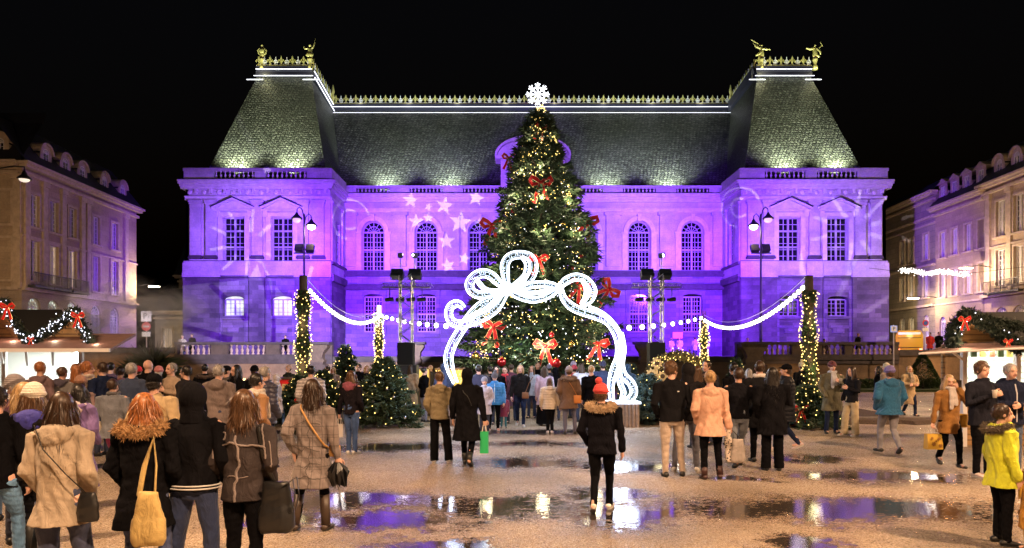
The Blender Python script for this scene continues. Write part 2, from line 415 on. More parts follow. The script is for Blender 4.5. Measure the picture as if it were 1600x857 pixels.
balus_m = mat('pale_baluster_stone', (.34, .25, .21), .7, noise=.25, nscale=3)
YT = 42.0
q = YT / F
def tx(p): return (p - 800) * q
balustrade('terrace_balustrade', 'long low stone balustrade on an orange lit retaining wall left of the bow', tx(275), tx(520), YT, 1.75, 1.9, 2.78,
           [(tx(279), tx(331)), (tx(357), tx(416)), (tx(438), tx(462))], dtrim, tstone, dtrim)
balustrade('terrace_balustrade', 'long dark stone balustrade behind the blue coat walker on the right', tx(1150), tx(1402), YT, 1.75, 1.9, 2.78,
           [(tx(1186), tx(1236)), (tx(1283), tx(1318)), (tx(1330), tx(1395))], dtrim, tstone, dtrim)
def parapet(name, label, x0, x1, y, zt):
    root = empty(name, ((x0 + x1) / 2, y, 0), label=label, cat='wall'); c = (x0 + x1) / 2
    MB().box(x0 - c, x1 - c, -.1, .3, 0, zt - .35).build('wall', tw, root)
    MB().box(x0 - c, x1 - c, -.2, .35, zt - .35, zt - .15).box(x0 - c, x1 - c, -.16, .3, zt - .15, zt).build('coping', dtrim, root)
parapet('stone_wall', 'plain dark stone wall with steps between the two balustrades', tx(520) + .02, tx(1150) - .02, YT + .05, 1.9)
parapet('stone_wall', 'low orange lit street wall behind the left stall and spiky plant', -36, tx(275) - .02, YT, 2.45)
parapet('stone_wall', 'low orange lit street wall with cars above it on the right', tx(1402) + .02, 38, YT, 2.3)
def pedestal(x, label, w=.55):
    root = empty('stone_pedestal', (x, YT - .5, 0), label=label, cat='pedestal')
    MB().box(-w, w, -.5, .5, 0, 1.4).box(-w * .8, w * .8, -.4, .4, 1.4, 1.55).build('base', tstone, root)
    o = MB()
    prof = [(-.45, 1.55), (.45, 1.55), (.45, 1.7), (.36, 1.85), (.42, 2.15), (.62, 2.45), (.62, 2.62), (-.62, 2.62), (-.62, 2.45), (-.42, 2.15), (-.36, 1.85), (-.45, 1.7)]
    o.prism([(a * w / .55, z) for a, z in prof], -.35, .35).build('console', mat('warm_console_stone', (.11, .08, .055), .7, noise=.3, nscale=4, bump=.3), root)
    MB().box(-w * 1.3, w * 1.3, -.5, .5, 2.62, 2.78).build('cap', dtrim, root)
pedestal(tx(497), 'scrolled stone pedestal ending the left balustrade beside the near light wrapped post', .7)
pedestal(tx(650), 'scrolled stone pedestal right of the left lighting tower', .5)
pedestal(tx(1008), 'scrolled stone pedestal left of the right lighting tower base', .6)
pedestal(tx(1172), 'scrolled stone pedestal ending the dark right balustrade', .7)

# ================================================================= WINDOWS AND FACADES
def window(parent, M, cx, z0, z1, wd, arch, cols, rows, depth, fm, pm, heavy=.11, thin=.045, transom=None, name='window'):
    o = MB(M); d0, d1 = -depth + .02, -depth + .11; h = wd / 2
    zc = z1 - h if arch == 'round' else (z1 - wd * .16 if arch == 'seg' else z1)
    o.box(cx - h, cx - h + heavy, d0, d1, z0, zc); o.box(cx + h - heavy, cx + h, d0, d1, z0, zc)
    o.box(cx - h + heavy, cx + h - heavy, d0, d1, z0, z0 + heavy)
    o.box(cx - heavy * .6, cx + heavy * .6, d0 - .01, d1 + .02, z0 + heavy, zc)
    o.box(cx - h + heavy, cx + h - heavy, d0 - .02, d1 + .03, zc - heavy * .6, zc + heavy * .5)
    for tz in (transom or []): o.box(cx - h + heavy, cx + h - heavy, d0 - .02, d1 + .03, tz - heavy * .6, tz + heavy * .6)
    for k in range(1, cols):
        if abs(k / cols - .5) < .01: continue
        x = cx - h + heavy + (wd - 2 * heavy) * k / cols; o.box(x - thin / 2, x + thin / 2, d0 + .015, d1 - .02, z0 + heavy, zc - heavy * .6)
    for k in range(1, rows):
        z = z0 + (zc - z0) * k / rows; o.box(cx - h + heavy, cx + h - heavy, d0 + .02, d1 - .025, z - thin / 2, z + thin / 2)
    if arch == 'round':
        n = 10
        for i in range(n):
            a0, a1 = math.pi * i / n, math.pi * (i + 1) / n
            o.prism([(cx + (h) * math.cos(a0), zc + h * math.sin(a0)), (cx + h * math.cos(a1), zc + h * math.sin(a1)),
                     (cx + (h - heavy) * math.cos(a1), zc + (h - heavy) * math.sin(a1)), (cx + (h - heavy) * math.cos(a0), zc + (h - heavy) * math.sin(a0))], d0, d1)
            b0, b1 = h * .55, h * .55 - thin
            o.prism([(cx + b0 * math.cos(a0), zc + b0 * math.sin(a0)), (cx + b0 * math.cos(a1), zc + b0 * math.sin(a1)),
                     (cx + b1 * math.cos(a1), zc + b1 * math.sin(a1)), (cx + b1 * math.cos(a0), zc + b1 * math.sin(a0))], d0 + .01, d1 - .02)
        for i in (1, 2, 3, 4, 5):
            a = math.pi * i / 6; c, s = math.cos(a), math.sin(a)
            o.prism([(cx + s * thin * .5, zc - c * thin * .5), (cx - s * thin * .5, zc + c * thin * .5),
                     (cx + (h - heavy / 2) * c - s * thin * .5, zc + (h - heavy / 2) * s + c * thin * .5), (cx + (h - heavy / 2) * c + s * thin * .5, zc + (h - heavy / 2) * s - c * thin * .5)], d0 + .012, d1 - .022)
    w_ = o.build(name, fm, parent)
    p = MB(M); p.prism(arch_poly(cx, z0, z1, wd, arch), -depth - .04, -depth + .01); p.build('pane', pm, w_)
    return w_

# ================================================================= THE PALACE
AX = 2.05
lead = mat('dark_lead_and_ledge_shade', (.03, .03, .06), .4)  # ridge lead, and the dark caps that draw shade on the ledges
pal = empty('palace', (AX, 59, 0), label='wide palace bathed in violet light with steep slate roofs and two projecting wings', cat='palace')
WO, WI, DP = 30.25, 17.75, 5.0
ZT, ZC, ZE, ZA, ZB, ZG = 18.1, 17.05, 16.5, 15.35, 10.05, 8.86
def cornice(o, u0, u1, e0=0, e1=0):
    o.box(u0 - e0 * .5, u1 + e1 * .5, -.05, .26, 16.3, 16.5)
    o.box(u0 - e0 * .8, u1 + e1 * .8, -.05, .34, 16.5, 16.72)
    o.box(u0 - e0, u1 + e1, -.05, .48, 16.72, 16.92); o.box(u0 - e0 * 1.1, u1 + e1 * 1.1, -.05, .54, 16.92, 17.05)
def shade_cap(M, u0, u1, z, d=.9): MB(M).box(u0, u1, -.05, d, z, z + .05).build('ledge_shade_cap', lead, pal)  # dark cap drawn in for the ledge's shadow line and weathered edge
def wing_front(x0, lit, side):
    M = frame((x0, 0, 0), (1, 0, 0), (0, -1, 0))
    W = WO - WI; cs = (W / 2 - 2.08, W / 2 + 2.08)
    MB(M).panel([(0, ZG), (W, ZG), (W, ZC), (0, ZC)], [arch_poly(c, ZB, 13.88, 1.85, None) for c in cs], .45).build('upper_wall', tuffeau, pal)
    MB(M).panel([(-.15, Z0), (W + .15, Z0), (W + .15, ZG), (-.15, ZG)], [arch_poly(c, 5.35, 7.1, 1.78, 'seg') for c in cs], .5, .1).build('lower_wall', granite, pal)
    for k, c in enumerate(cs):
        window(pal, M, c, ZB, 13.88, 1.85, None, 4, 7, .4, whitewood, pane_dark, .12, .05, [11.35, 12.75])
        window(pal, M, c, 5.35, 7.1, 1.78, 'seg', 4, 4, .4, whitewood, lit[k], .1, .04)
        # surround, pediment and sill, each a carved piece of its own
        s = MB(M)
        s.box(c - 1.35, c - .95, 0, .12, ZB, 14.0); s.box(c + .95, c + 1.35, 0, .12, ZB, 14.0); s.box(c - 1.35, c + 1.35, 0, .13, 14.0, 14.28)
        s.box(c - 1.6, c - 1.2, 0, .2, 13.9, 14.4); s.box(c + 1.2, c + 1.6, 0, .2, 13.9, 14.4)
        s.build('window_surround', trim, pal)
        p = MB(M); p.box(c - 1.72, c + 1.72, 0, .3, 14.4, 14.55)
        p.prism([(c - 1.72, 14.55), (c + 1.72, 14.55), (c, 15.35)], 0, .12)
        for sg in (-1, 1):
            p.prism([(c + sg * 1.8, 14.56), (c + sg * 1.8, 14.72), (c, 15.52), (c, 15.33)], 0, .42)
        pd = p.build('pediment', trim, pal); fl = MB(M)
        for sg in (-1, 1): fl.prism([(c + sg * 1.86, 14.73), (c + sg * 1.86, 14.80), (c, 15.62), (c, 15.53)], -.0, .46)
        fl.build('ledge_shade_cap', lead, pd)  # pediment slopes get the same drawn line of shade and weathering
        MB(M).box(c - 1.1, c + 1.1, .1, .25, 5.1, 5.33).box(c - .9, c + .9, .1, .2, 4.3, 4.55).box(c - .5, c + .5, .1, .2, 3.9, 4.28).build('sill', granite_l, pal)
        MB(M).box(c - 1.3, c - .93, .1, .17, 2.6, 7.4).box(c + .93, c + 1.3, .1, .17, 2.6, 7.4).box(c - 1.3, c + 1.3, .1, .17, 7.4, 8.5).build('window_surround', granite_l, pal)
    for u in (.95, 2.3, W / 2, W - 2.3, W - .95) if side < 0 else (.95, 2.3, W / 2, W - 2.3, W - .95):
        h = .46
        p = MB(M)
        p.box(u - h, u + h, 0, .28, 10.5, 15.0); p.box(u - h - .06, u + h + .06, 0, .33, 14.98, 15.12); p.box(u - h - .12, u + h + .12, 0, .38, 15.12, 15.36)
        p.build('pilaster', tuffeau, pal)
        MB(M).box(u - h - .1, u + h + .1, 0, .40, 10.28, 10.48).box(u - h - .05, u + h + .05, 0, .34, 10.48, 10.58).build('pilaster_base', dtrim, pal)
    c_ = MB(M); c_.box(-.02, W + .02, 0, .1, 15.36, 15.62); c_.box(-.05, W + .05, 0, .16, 15.62, 15.72)
    cornice(c_, 0, W, .42, .42)
    k = 0; u = .35
    while u < W: c_.box(u - .11, u + .11, 0, .24, 15.95, 16.3) if k % 2 else c_.ball((u, .02, 16.05), (.2, .1, .2), 8, 6); u += .62; k += 1
    c_.build('entablature', trim, pal)
    MB(M).box(-.1, W + .1, 0, .2, ZG + .0, ZG + .2).box(0, W, 0, .1, ZG + .2, 9.95).box(-.1, W + .1, 0, .16, 9.95, 10.1).build('pedestal_band', tuffeau, pal)
    for a, b_ in ((-.1, 3.0), (5.6, 6.9), (9.5, W + .1)):
        MB(M).box(a, b_, .1, .3, Z0, 8.7).build('pier', granite, pal)
        MB(M).box(a - .03, b_ + .03, 0, .3, ZG + .21, 9.94).box(a - .05, b_ + .05, 0, .36, ZG - .16, ZG + .21).build('pier_cap', tuffeau, pal)
    shade_cap(M, -.48, W + .48, 17.055, .52); shade_cap(M, -.1, W + .1, 10.105, .2); shade_cap(M, -.2, W + .2, ZG - .22, .38)
    # parapet with pierced balustrades
    r = MB(M); r.box(-.1, W + .1, -.2, .18, ZC, ZC + .18).box(-.15, W + .15, -.2, .2, 17.86, ZT + .02)
    gs = [(2.45, 6.0), (6.95, 10.5)] if side < 0 else [(2.0, 5.55), (6.5, 10.05)]
    for a, b_ in ((-.1, gs[0][0]), (gs[0][1], gs[1][0]), (gs[1][1], W + .1)): r.box(a, b_, -.15, .14, ZC + .18, 17.86)
    r.build('parapet', tuffeau, pal)
    for a, b_ in gs:
        for k in range(9):
            o = MB(); baluster_mb(o, 0, 0, 0, .64, .10); ob = o.build('baluster', trim, pal, True); ob.matrix_local = M @ Matrix.Translation((a + (k + .5) * (b_ - a) / 9, 0, ZC + .18))
wing_front(-WO, [pane_lit, pane_lit], -1)
wing_front(WI, [pane_dark, pane_dark], 1)
for sg in (-1, 1):      # inner and outer returns of the wings
    M = frame((sg * WI, 0, 0), (0, 1, 0), (-sg, 0, 0))
    MB(M).panel([(0, ZG), (DP, ZG), (DP, ZT), (0, ZT)], [arch_poly(2.6, ZB, 13.9, 1.3, None)], .3).build('upper_wall', tuffeau, pal)
    window(pal, M, 2.6, ZB, 13.9, 1.3, None, 2, 7, .25, whitewood, pane_dark, .1, .05, [12.2])
    MB(M).box(0, DP, -.3, .1, Z0, ZG).box(-.05, DP, .1, .3, 8.4, ZG + .15).box(0, DP, 0, .25, 9.9, 10.1).build('lower_wall', granite, pal)
    for u in (.6, 4.3): MB(M).box(u - .45, u + .45, 0, .16, 10.1, 15.1).box(u - .55, u + .55, 0, .25, 15.1, 15.36).build('pilaster', tuffeau, pal)
    c_ = MB(M); cornice(c_, -.45, DP); c_.box(0, DP, 0, .12, 15.36, 15.7); c_.build('entablature', trim, pal)
    MB(M).box(-.15, DP, -.2, .18, ZC, ZT).build('parapet', tuffeau, pal)
    M = frame((sg * WO, 0, 0), (0, 1, 0), (sg, 0, 0))
    MB(M).box(0, 40, -.3, 0, ZG, ZT).build('upper_wall', tuffeau, pal)
    MB(M).box(-.1, 40, -.3, .15, Z0, ZG).build('lower_wall', granite, pal)
    c_ = MB(M); cornice(c_, -.45, 40); c_.build('entablature', trim, pal)
# centre range
M = frame((-WI, DP, 0), (1, 0, 0), (0, -1, 0)); W = 2 * WI
cs = [W / 2 + k * 4.99 - .1 for k in range(-3, 4)]
MB(M).panel([(0, 9.87), (W, 9.87), (W, ZC), (0, ZC)], [arch_poly(c, 9.88, 14.6, 2.12, 'round', 16) for c in cs], .5).build('upper_wall', tuffeau, pal)
MB(M).panel([(0, Z0), (W, Z0), (W, 9.87), (0, 9.87)], [arch_poly(c, 4.15, 7.75, 1.8, 'seg') for c in cs], .5, -.05).build('lower_wall', granite_l, pal)
for i, c in enumerate(cs):
    window(pal, M, c, 9.88, 14.6, 2.12, 'round', 6, 8, .42, whitewood, pane_dark, .13, .05, [11.9])
    window(pal, M, c, 4.15, 7.75, 1.8, 'seg', 6, 8, .45, whitewood, pane_dark, .11, .05, [5.9])
    s = MB(M)
    for k in range(14):
        a0, a1 = math.pi * k / 14, math.pi * (k + 1) / 14; zc = 14.6 - 1.06
        for r0, r1, pr in ((1.1, 1.32, .09), (1.32, 1.48, .16)):
            s.prism([(c + r0 * math.cos(a0), zc + r0 * math.sin(a0)), (c + r1 * math.cos(a0), zc + r1 * math.sin(a0)), (c + r1 * math.cos(a1), zc + r1 * math.sin(a1)), (c + r0 * math.cos(a1), zc + r0 * math.sin(a1))], 0, pr)
    s.box(c - 1.7, c - 1.1, 0, .18, 13.34, 13.54).box(c + 1.1, c + 1.7, 0, .18, 13.34, 13.54)
    s.box(c - .18, c + .18, 0, .24, 14.5, 15.2)
    s.box(c - 1.6, c - 1.12, 0, .1, 9.95, 13.33).box(c + 1.12, c + 1.6, 0, .1, 9.95, 13.33)
    s.build('archivolt', trim, pal)
    s = MB(M); s.box(c - 1.25, c - .95, -.06, .06, 3.9, 7.9).box(c + .95, c + 1.25, -.06, .06, 3.9, 7.9).box(c - 1.3, c + 1.3, -.06, .1, 7.9, 8.2).box(c - 1.25, c + 1.25, -.06, .12, 3.7, 3.9)
    s.build('window_surround', granite_l, pal)
for i in range(8):
    u = W / 2 + (i - 3.5) * 4.99 - .1
    if u < .5: u = .5
    p = MB(M); p.box(u - .62, u + .62, 0, .24, 10.3, 15.05); p.box(u - .78, u + .78, 0, .32, 15.05, 15.36); p.build('pilaster', tuffeau, pal)
c_ = MB(M); c_.box(0, W, 0, .1, 15.36, 15.62); c_.box(0, W, 0, .16, 15.62, 15.74); cornice(c_, 0, W); c_.build('entablature', trim, pal)
MB(M).box(0, W, -.05, .16, 9.55, 9.87).box(0, W, -.05, .34, 9.35, 9.55).build('string_course', dtrim, pal)
MB(M).box(0, W, -.05, .2, 8.5, 8.62).box(0, W, -.05, .4, 8.1, 8.5).build('string_course', dtrim, pal)
r = MB(M); r.box(0, W, -.2, .18, ZC, ZC + .16).box(0, W, -.2, .2, 17.62, 17.85)
gs = []
for c in cs: gs.append((c - 1.55, c + 1.55))
e = [0] + [v for g_ in gs for v in g_] + [W]
for i in range(0, len(e), 2): r.box(e[i], e[i + 1], -.15, .14, ZC + .16, 17.62)
r.build('parapet', tuffeau, pal)
for a, b_ in gs:
    for k in range(9):
        o = MB(); baluster_mb(o, 0, 0, 0, .42, .095); ob = o.build('baluster', trim, pal, True); ob.matrix_local = M @ Matrix.Translation((a + (k + .5) * (b_ - a) / 9, 0, ZC + .16))
shade_cap(M, 0, W, 17.055, .52); shade_cap(M, 0, W, 9.875, .2); shade_cap(M, 0, W, 8.625, .42)
# arched frontispiece over the centre
o = MB(M); c = W / 2 - .1
o.box(c - 3.0, c + 3.0, -1.5, .25, ZC, 20.3)
pts = [(c - 3.3, 20.6)] + [(c - 3.3 * math.cos(math.pi * k / 16), 20.6 + 1.55 * math.sin(math.pi * k / 16)) for k in range(1, 16)] + [(c + 3.3, 20.6)]
o.prism(pts, -1.4, .3); o.box(c - 3.5, c + 3.5, -1.4, .5, 20.3, 20.62)
for k in range(16):
    a0, a1 = math.pi * k / 16, math.pi * (k + 1) / 16
    o.prism([(c - 3.32 * math.cos(a0), 20.62 + 1.57 * math.sin(a0)), (c - 3.32 * math.cos(a1), 20.62 + 1.57 * math.sin(a1)), (c - 3.55 * math.cos(a1), 20.62 + 1.85 * math.sin(a1)), (c - 3.55 * math.cos(a0), 20.62 + 1.85 * math.sin(a0))], -1.4, .6)
o.build('frontispiece', tuffeau, pal)
# roofs
RZ = 28.0; yF = 4.7; yR = 12.0
def roofobj(vs, fs): return MB().add(vs, fs).build('roof', slate_m, pal)
for sg in (-1, 1):
    xo, xi, to, ti = sg * 29.3, sg * 18.4, sg * 25.8, sg * 20.8
    roofobj([(xo, 1.35, 17.6), (xi, 1.35, 17.6), (ti, yF, RZ), (to, yF, RZ), (xo, 40, 17.8), (to, 36, RZ), (xi, 40, 17.8), (ti, 36, RZ)],
            [(0, 1, 2, 3), (0, 3, 5, 4), (1, 6, 7, 2), (2, 7, 5, 3), (4, 5, 7, 6)])
    MB().box(min(sg * WO, sg * WI) + .2, max(sg * WO, sg * WI) - .2, .2, 39, 17.15, 17.3).build('gutter', dark_roof, pal)
roofobj([(-21, DP + 1.5, 17.3), (21, DP + 1.5, 17.3), (21, yR, 27.6), (-21, yR, 27.6), (21, 20, 17.5), (-21, 20, 17.5)], [(0, 1, 2, 3), (3, 2, 4, 5)])
MB().box(-WI, WI, DP + .2, DP + 1.6, 17.2, 17.3).build('gutter', dark_roof, pal)
# lead ridges, light lines and cresting
def crest(p0, p1, nm='roof_cresting', sp=1.02, cap0=True):
    p0 = Vector(p0); p1 = Vector(p1); L = (p1 - p0).length; d = (p1 - p0) / L
    nrm = Vector((d.y, -d.x, 0))
    if abs(d.x) > .5 and nrm.y > 0: nrm = -nrm
    M = frame(p0, d, nrm)
    MB(M).box(0, L, -.35, .12, -1.0, -.02).build('ridge_lead', lead, pal)
    MB(M).box(0, L, .13, .19, -.34, -.31).box(-.15, L + .15, .2, .27, -.995, -.96).build('light_strip', led, pal)
    o = MB(M); n = max(1, int(L / sp * 2))
    o.box(0, L, -.05, .05, .0, .1)
    for k in range(n):
        u = (k + .5) * L / n; o.m = k % 2
        if k % 2 == 0:
            o.box(u - .05, u + .05, -.03, .05, .1, .75); o.prism([(u, .45), (u + .11, .66), (u, .95), (u - .11, .66)], -.03, .06)
            for s in (-1, 1): o.tube([(u, 0, .3), (u + s * .2, 0, .62), (u + s * .3, 0, .48), (u + s * .24, 0, .38)], .045, 5)
        else:
            o.tube([(u + .17 * math.cos(a), 0, .38 + .22 * math.sin(a)) for a in [i * math.pi / 4 for i in range(8)]], .035, 5, closed=True)
            o.box(u - .03, u + .03, -.02, .04, .1, .85); o.box(u - .16, u + .16, -.02, .04, .35, .41)
        o.m = 0; o.m = 1; o.tube([(u - .22, 0, .12), (u, 0, .22), (u + .22, 0, .12)], .03, 4)
    o.build(nm, [gold, silverp], pal)
for sg in (-1, 1):
    a, b_ = (sg * 25.9, yF, RZ + .95), (sg * 20.7, yF, RZ + .95)
    crest(min(a, b_), max(a, b_))
    for c2 in (a, b_):
        M = frame((c2[0] - .0, yF - .12, 0), (1, 0, 0), (0, -1, 0)); MB(M).box(-.75, .75, .2, .27, 27.54, 27.59).build('light_strip', led, pal)
    crest((sg * 20.7, yF + .2, RZ + .9), (sg * 20.7, yR - .2, RZ + .3))
crest((-20.6, yR, 28.1), (20.6, yR, 28.1))
for sg in (-1, 1): MB().lathe([(.16, 0), (.1, .3), (.2, .6), (.1, .9), (.18, 1.2), (.04, 1.9)], (sg * 20.6, yR - .25, 28.1), 8).build('finial', gold, pal)
# roof up-lights with their fittings
def uplight(x, y, z, ty, tz, p, c=(.90, 1.0, .62)):
    MB().box(x - .18, x + .18, y - .12, y + .12, z - .35, z - .12).build('uplight_fitting', black_iron, pal)
    lamp('SPOT', 'roof_uplight', (x, y, z), p, c, .12, (x, ty, tz), 118, 1.0, parent=pal)
for x in (-26.4, -21.6): uplight(x, .45, 18.0, 3.0, 22.5, 6500)
for x in (22.2, 26.6): uplight(x, .45, 18.0, 3.0, 22.5, 6500)
for x in (-14.2, -8.2, 7.0, 13.0): uplight(x, DP + .55, 17.7, 9, 23.5, 7500, (.86, 1, .72))
for x in (-25.9, -20.7, 20.7, 25.9): lamp('POINT', 'statue_light', (x + .6, 3.6, 28.2), 70, (1, .95, .5), .1, parent=pal)
for k in range(8): lamp('POINT', 'crest_light', (-18 + k * 5.1, yR - .9, 28.3), 9, (.9, .9, 1), .2, parent=pal)
# ================================================================= TOWN HOUSES
def dormer(parent, M, u, z, wd=1.15, h=1.7, arch=True):
    o = MB(M); y = -.25
    o.panel(arch_poly(u, z, z + h, wd, 'round' if arch else None), [arch_poly(u, z + .25, z + h - .3, wd * .5, 'round' if arch else None)], .2, y)
    o.box(u - wd / 2, u - wd / 2 + .15, y - 1.6, y - .02, z, z + h * .62); o.box(u + wd / 2 - .15, u + wd / 2, y - 1.6, y - .02, z, z + h * .62)
    if arch:
        for k in range(8):
            a0, a1 = math.pi * k / 8, math.pi * (k + 1) / 8; zc = z + h - wd / 2
            o.prism([(u + r * math.cos(a), zc + r * math.sin(a)) for r, a in ((wd / 2, a0), (wd / 2 + .13, a0), (wd / 2 + .13, a1), (wd / 2, a1))], -1.9, y + .15)
    else:
        o.prism([(u - wd * .65, z + h - .05), (u + wd * .65, z + h - .05), (u, z + h + .4)], -1.9, y + .12)
    d = o.build('dormer', town_t, parent)
    wobj = window(d, M, u, z + .25, z + h - .3, wd * .5, 'round' if arch else None, 2, 4, .35, townwood, pane_dark, .06, .03)
    return d
def house(name, label, O, U, N, L, zt, rows, us, wallm, dorm=(), roofh=3.2, roofd=9, pil=(), bands=(), arch_dorm=True, rooflab=None, lits={}, balc=(), Lback=10):
    """rows: (z0, z1, w, arch); us: positions along the front"""
    O = Vector((O[0], O[1], 0)); root = empty(name, O, label=label, cat='building')
    M = frame((0, 0, 0), U, N)
    holes = []
    for r, (z0, z1, wd, ar) in enumerate(rows):
        for u in us: holes.append(arch_poly(u, z0, z1, wd, ar))
    MB(M).panel([(0, 0), (L, 0), (L, zt), (0, zt)], holes, .3).build('wall', wallm, root)
    MB(M).box(0, .02, -Lback, -.01, 0, zt).box(L - .02, L, -Lback, -.01, 0, zt).box(0, L, -Lback - .2, -Lback, 0, zt).build('side_wall', wallm, root)
    for r, (z0, z1, wd, ar) in enumerate(rows):
        for k, u in enumerate(us):
            window(root, M, u, z0, z1, wd, ar, 4 if wd < 1.5 else 4, 5 if z1 - z0 < 2.2 else 7, .25, townwood, lits.get((r, k), pane_dark), .08, .035)
            s = MB(M); h = wd / 2
            if ar is None:
                s.box(u - h - .16, u - h, 0, .07, z0, z1 + .16).box(u + h, u + h + .16, 0, .07, z0, z1 + .16).box(u - h, u + h, 0, .07, z1, z1 + .16).box(u - h - .25, u + h + .25, 0, .16, z0 - .14, z0)
                s.build('window_surround', town_t, root)
    c = MB(M)
    c.box(-.1, L + .05, 0, .25, zt - .75, zt - .55).box(-.3, L + .1, 0, .5, zt - .3, zt - .12).box(-.45, L + .15, 0, .7, zt - .12, zt + .05)
    c.build('cornice', town_t, root)
    for z, h, pr in bands: MB(M).box(-.05, L + .05, 0, pr, z, z + h).build('string_course', town_t, root)
    for u in pil: MB(M).box(u - .25, u + .25, 0, .14, 6.8, zt - 1.1).box(u - .35, u + .35, 0, .22, zt - 1.1, zt - .76).box(u - .32, u + .32, 0, .2, 6.4, 6.8).build('pilaster', town_t, root)
    for u in balc:
        o = MB(M); o.box(u - 1.0, u + 1.0, 0, .7, 6.55, 6.7)
        for k in range(15): x = u - .95 + 1.9 * k / 14; o.box(x - .014, x + .014, .64, .67, 6.7, 7.5)
        o.box(u - 1, u + 1, .62, .69, 7.5, 7.55); o.build('balcony', black_iron, root)
    MB(M).add([(-.4, .5, zt + .03), (L + .4, .5, zt + .03), (L + .1, -2.2, zt + roofh), (.0, -2.2, zt + roofh), (.0, -roofd, zt + roofh + .8), (L + .1, -roofd, zt + roofh + .8)],
              [(0, 1, 2, 3), (3, 2, 5, 4)]).build('roof', dark_roof, root)
    for u in dorm: dormer(root, M, u, zt + .1, 1.25, 1.95, arch_dorm)
    return root
Ul = Vector((-.034, 1, 0)).normalized()
yo = 45.3
def ul(p, X0=-32.5):      # distance along the left front that shows at photo column p
    k = (p - 800) / F
    # X0 + Ul.x t = k (yo + Ul.y t)
    return (X0 - k * yo) / (k * Ul.y - Ul.x)
us = [ul(p) for p in (54, 84, 113, 150, 179)]
house('town_house', 'left tall stone town house turning violet towards its far corner', (-32.5, yo, 0), Ul, (1, .034, 0), 14.7, 14.75,
      [(10.7, 12.9, .95, None), (7.0, 9.75, 1.0, None), (3.6, 5.9, 1.35, 'round')], us, town, dorm=[ul(p, -33) + .3 for p in (62, 93, 120, 155, 184)],
      pil=[ul(p) for p in (41, 69, 98, 128, 137, 196)], bands=[(6.3, .22, .25), (9.9, .12, .1)],
      lits={(2, 0): pane_lit, (2, 1): pane_lit, (2, 2): pane_lit, (1, 1): pane_warm, (1, 2): pane_warm, (1, 0): pane_curt, (1, 3): pane_curt}, balc=us[:3], roofh=3.4)
house('town_house', 'stone town house end at the far left edge beside the hanging lantern', (-44.5, yo + .02, 0), (1, 0, 0), (0, -1, 0), 11.8, 14.75,
      [(10.7, 12.9, 1.1, None), (7.0, 9.75, 1.15, None), (3.6, 5.9, 1.5, 'round')], [2.0, 5.0, 8.0, 10.7], town, dorm=[2.5, 5.6, 10.3], pil=[.6, 3.5, 6.5, 9.3, 11.7],
      bands=[(6.3, .22, .25)], lits={(1, 3): pane_warm}, roofh=3.4, Lback=.6, roofd=2.5)
Ur = Vector((.06, 1, 0)).normalized()
def rp(p, o=(36.55, 49.0)):
    k = (p - 800) / F
    return (o[0] - k * o[1]) / (k * Ur.y - Ur.x)
def yat(p): k = (p - 800) / F; return 33.6 / (k - .06)
def onr(Y): return (37.2 + .06 * (Y - 60), Y, 0)
Nr = (-1, .06, 0)
Y0, Y1, Y2, Y3 = 43.0, 53.2, 60.0, 72.0
f = lambda p, Ya: (yat(p) - Ya)
house('town_house', 'nearest stone town house on the right with large round dormers', onr(Y0), Ur, Nr, Y1 - Y0, 15.1,
      [(10.9, 13.6, 1.05, None), (7.2, 9.9, 1.05, None), (3.2, 5.6, 1.5, 'round')], [f(p, Y0) for p in (1564, 1592)] + [1.2, 3.2], town, dorm=[f(1556, Y0), f(1583, Y0), 2.0],
      pil=[f(p, Y0) for p in (1545, 1578)] + [2.2], bands=[(6.4, .25, .35), (10.1, .14, .12)], lits={(2, 0): pane_curt, (2, 1): pane_curt, (0, 0): pane_curt, (1, 1): pane_curt}, balc=[f(1564, Y0), f(1592, Y0)])
house('town_house', 'middle stone town house on the right with small pointed dormers and violet tint', onr(Y1 + .02), Ur, Nr, Y2 - Y1, 14.85,
      [(10.4, 12.6, .85, None), (7.0, 9.2, .8, None), (3.1, 5.3, .9, 'round')], [f(p, Y1) for p in (1473, 1492, 1513, 1534)], town, dorm=[f(p, Y1) for p in (1469, 1487, 1506, 1528)],
      bands=[(6.3, .15, .12)], arch_dorm=False, lits={(0, 0): pane_curt, (0, 1): pane_curt, (0, 3): pane_curt, (1, 3): pane_curt, (2, 1): pane_warm})
house('town_house', 'far tall rusticated stone building between the palace and the right houses', onr(Y2 + .02), Ur, Nr, Y3 - Y2, 16.4,
      [(10.6, 12.9, .8, None), (7.2, 9.4, .8, None), (2.6, 5.6, 1.0, 'round')], [f(p, Y2) for p in (1447, 1424, 1410)] + [10.6], town_w, bands=[(14.2, .2, .2), (13.6, .15, .15), (9.9, .2, .25), (6.3, .22, .3)], roofh=1.8, roofd=8)
house('street_house', 'low dark street house with two lit windows behind the parking signs', (-34.5, 66, 0), (1, .0, 0), (0, -1, 0), 12, 6.2,
      [(2.6, 4.6, .9, None)], [1.2, 3.4, 6.0, 8.5], town_w, lits={(0, 0): pane_warm, (0, 1): pane_lit, (0, 2): pane_lit}, roofh=2.4)
house('street_house', 'dark steep roofed street house beyond the left corner', (-40, 82, 0), (1, .0, 0), (0, -1, 0), 14, 11.5,
      [(7.4, 9.2, .9, None)], [2, 5, 9, 12], town, lits={(0, 3): pane_warm}, roofh=5)
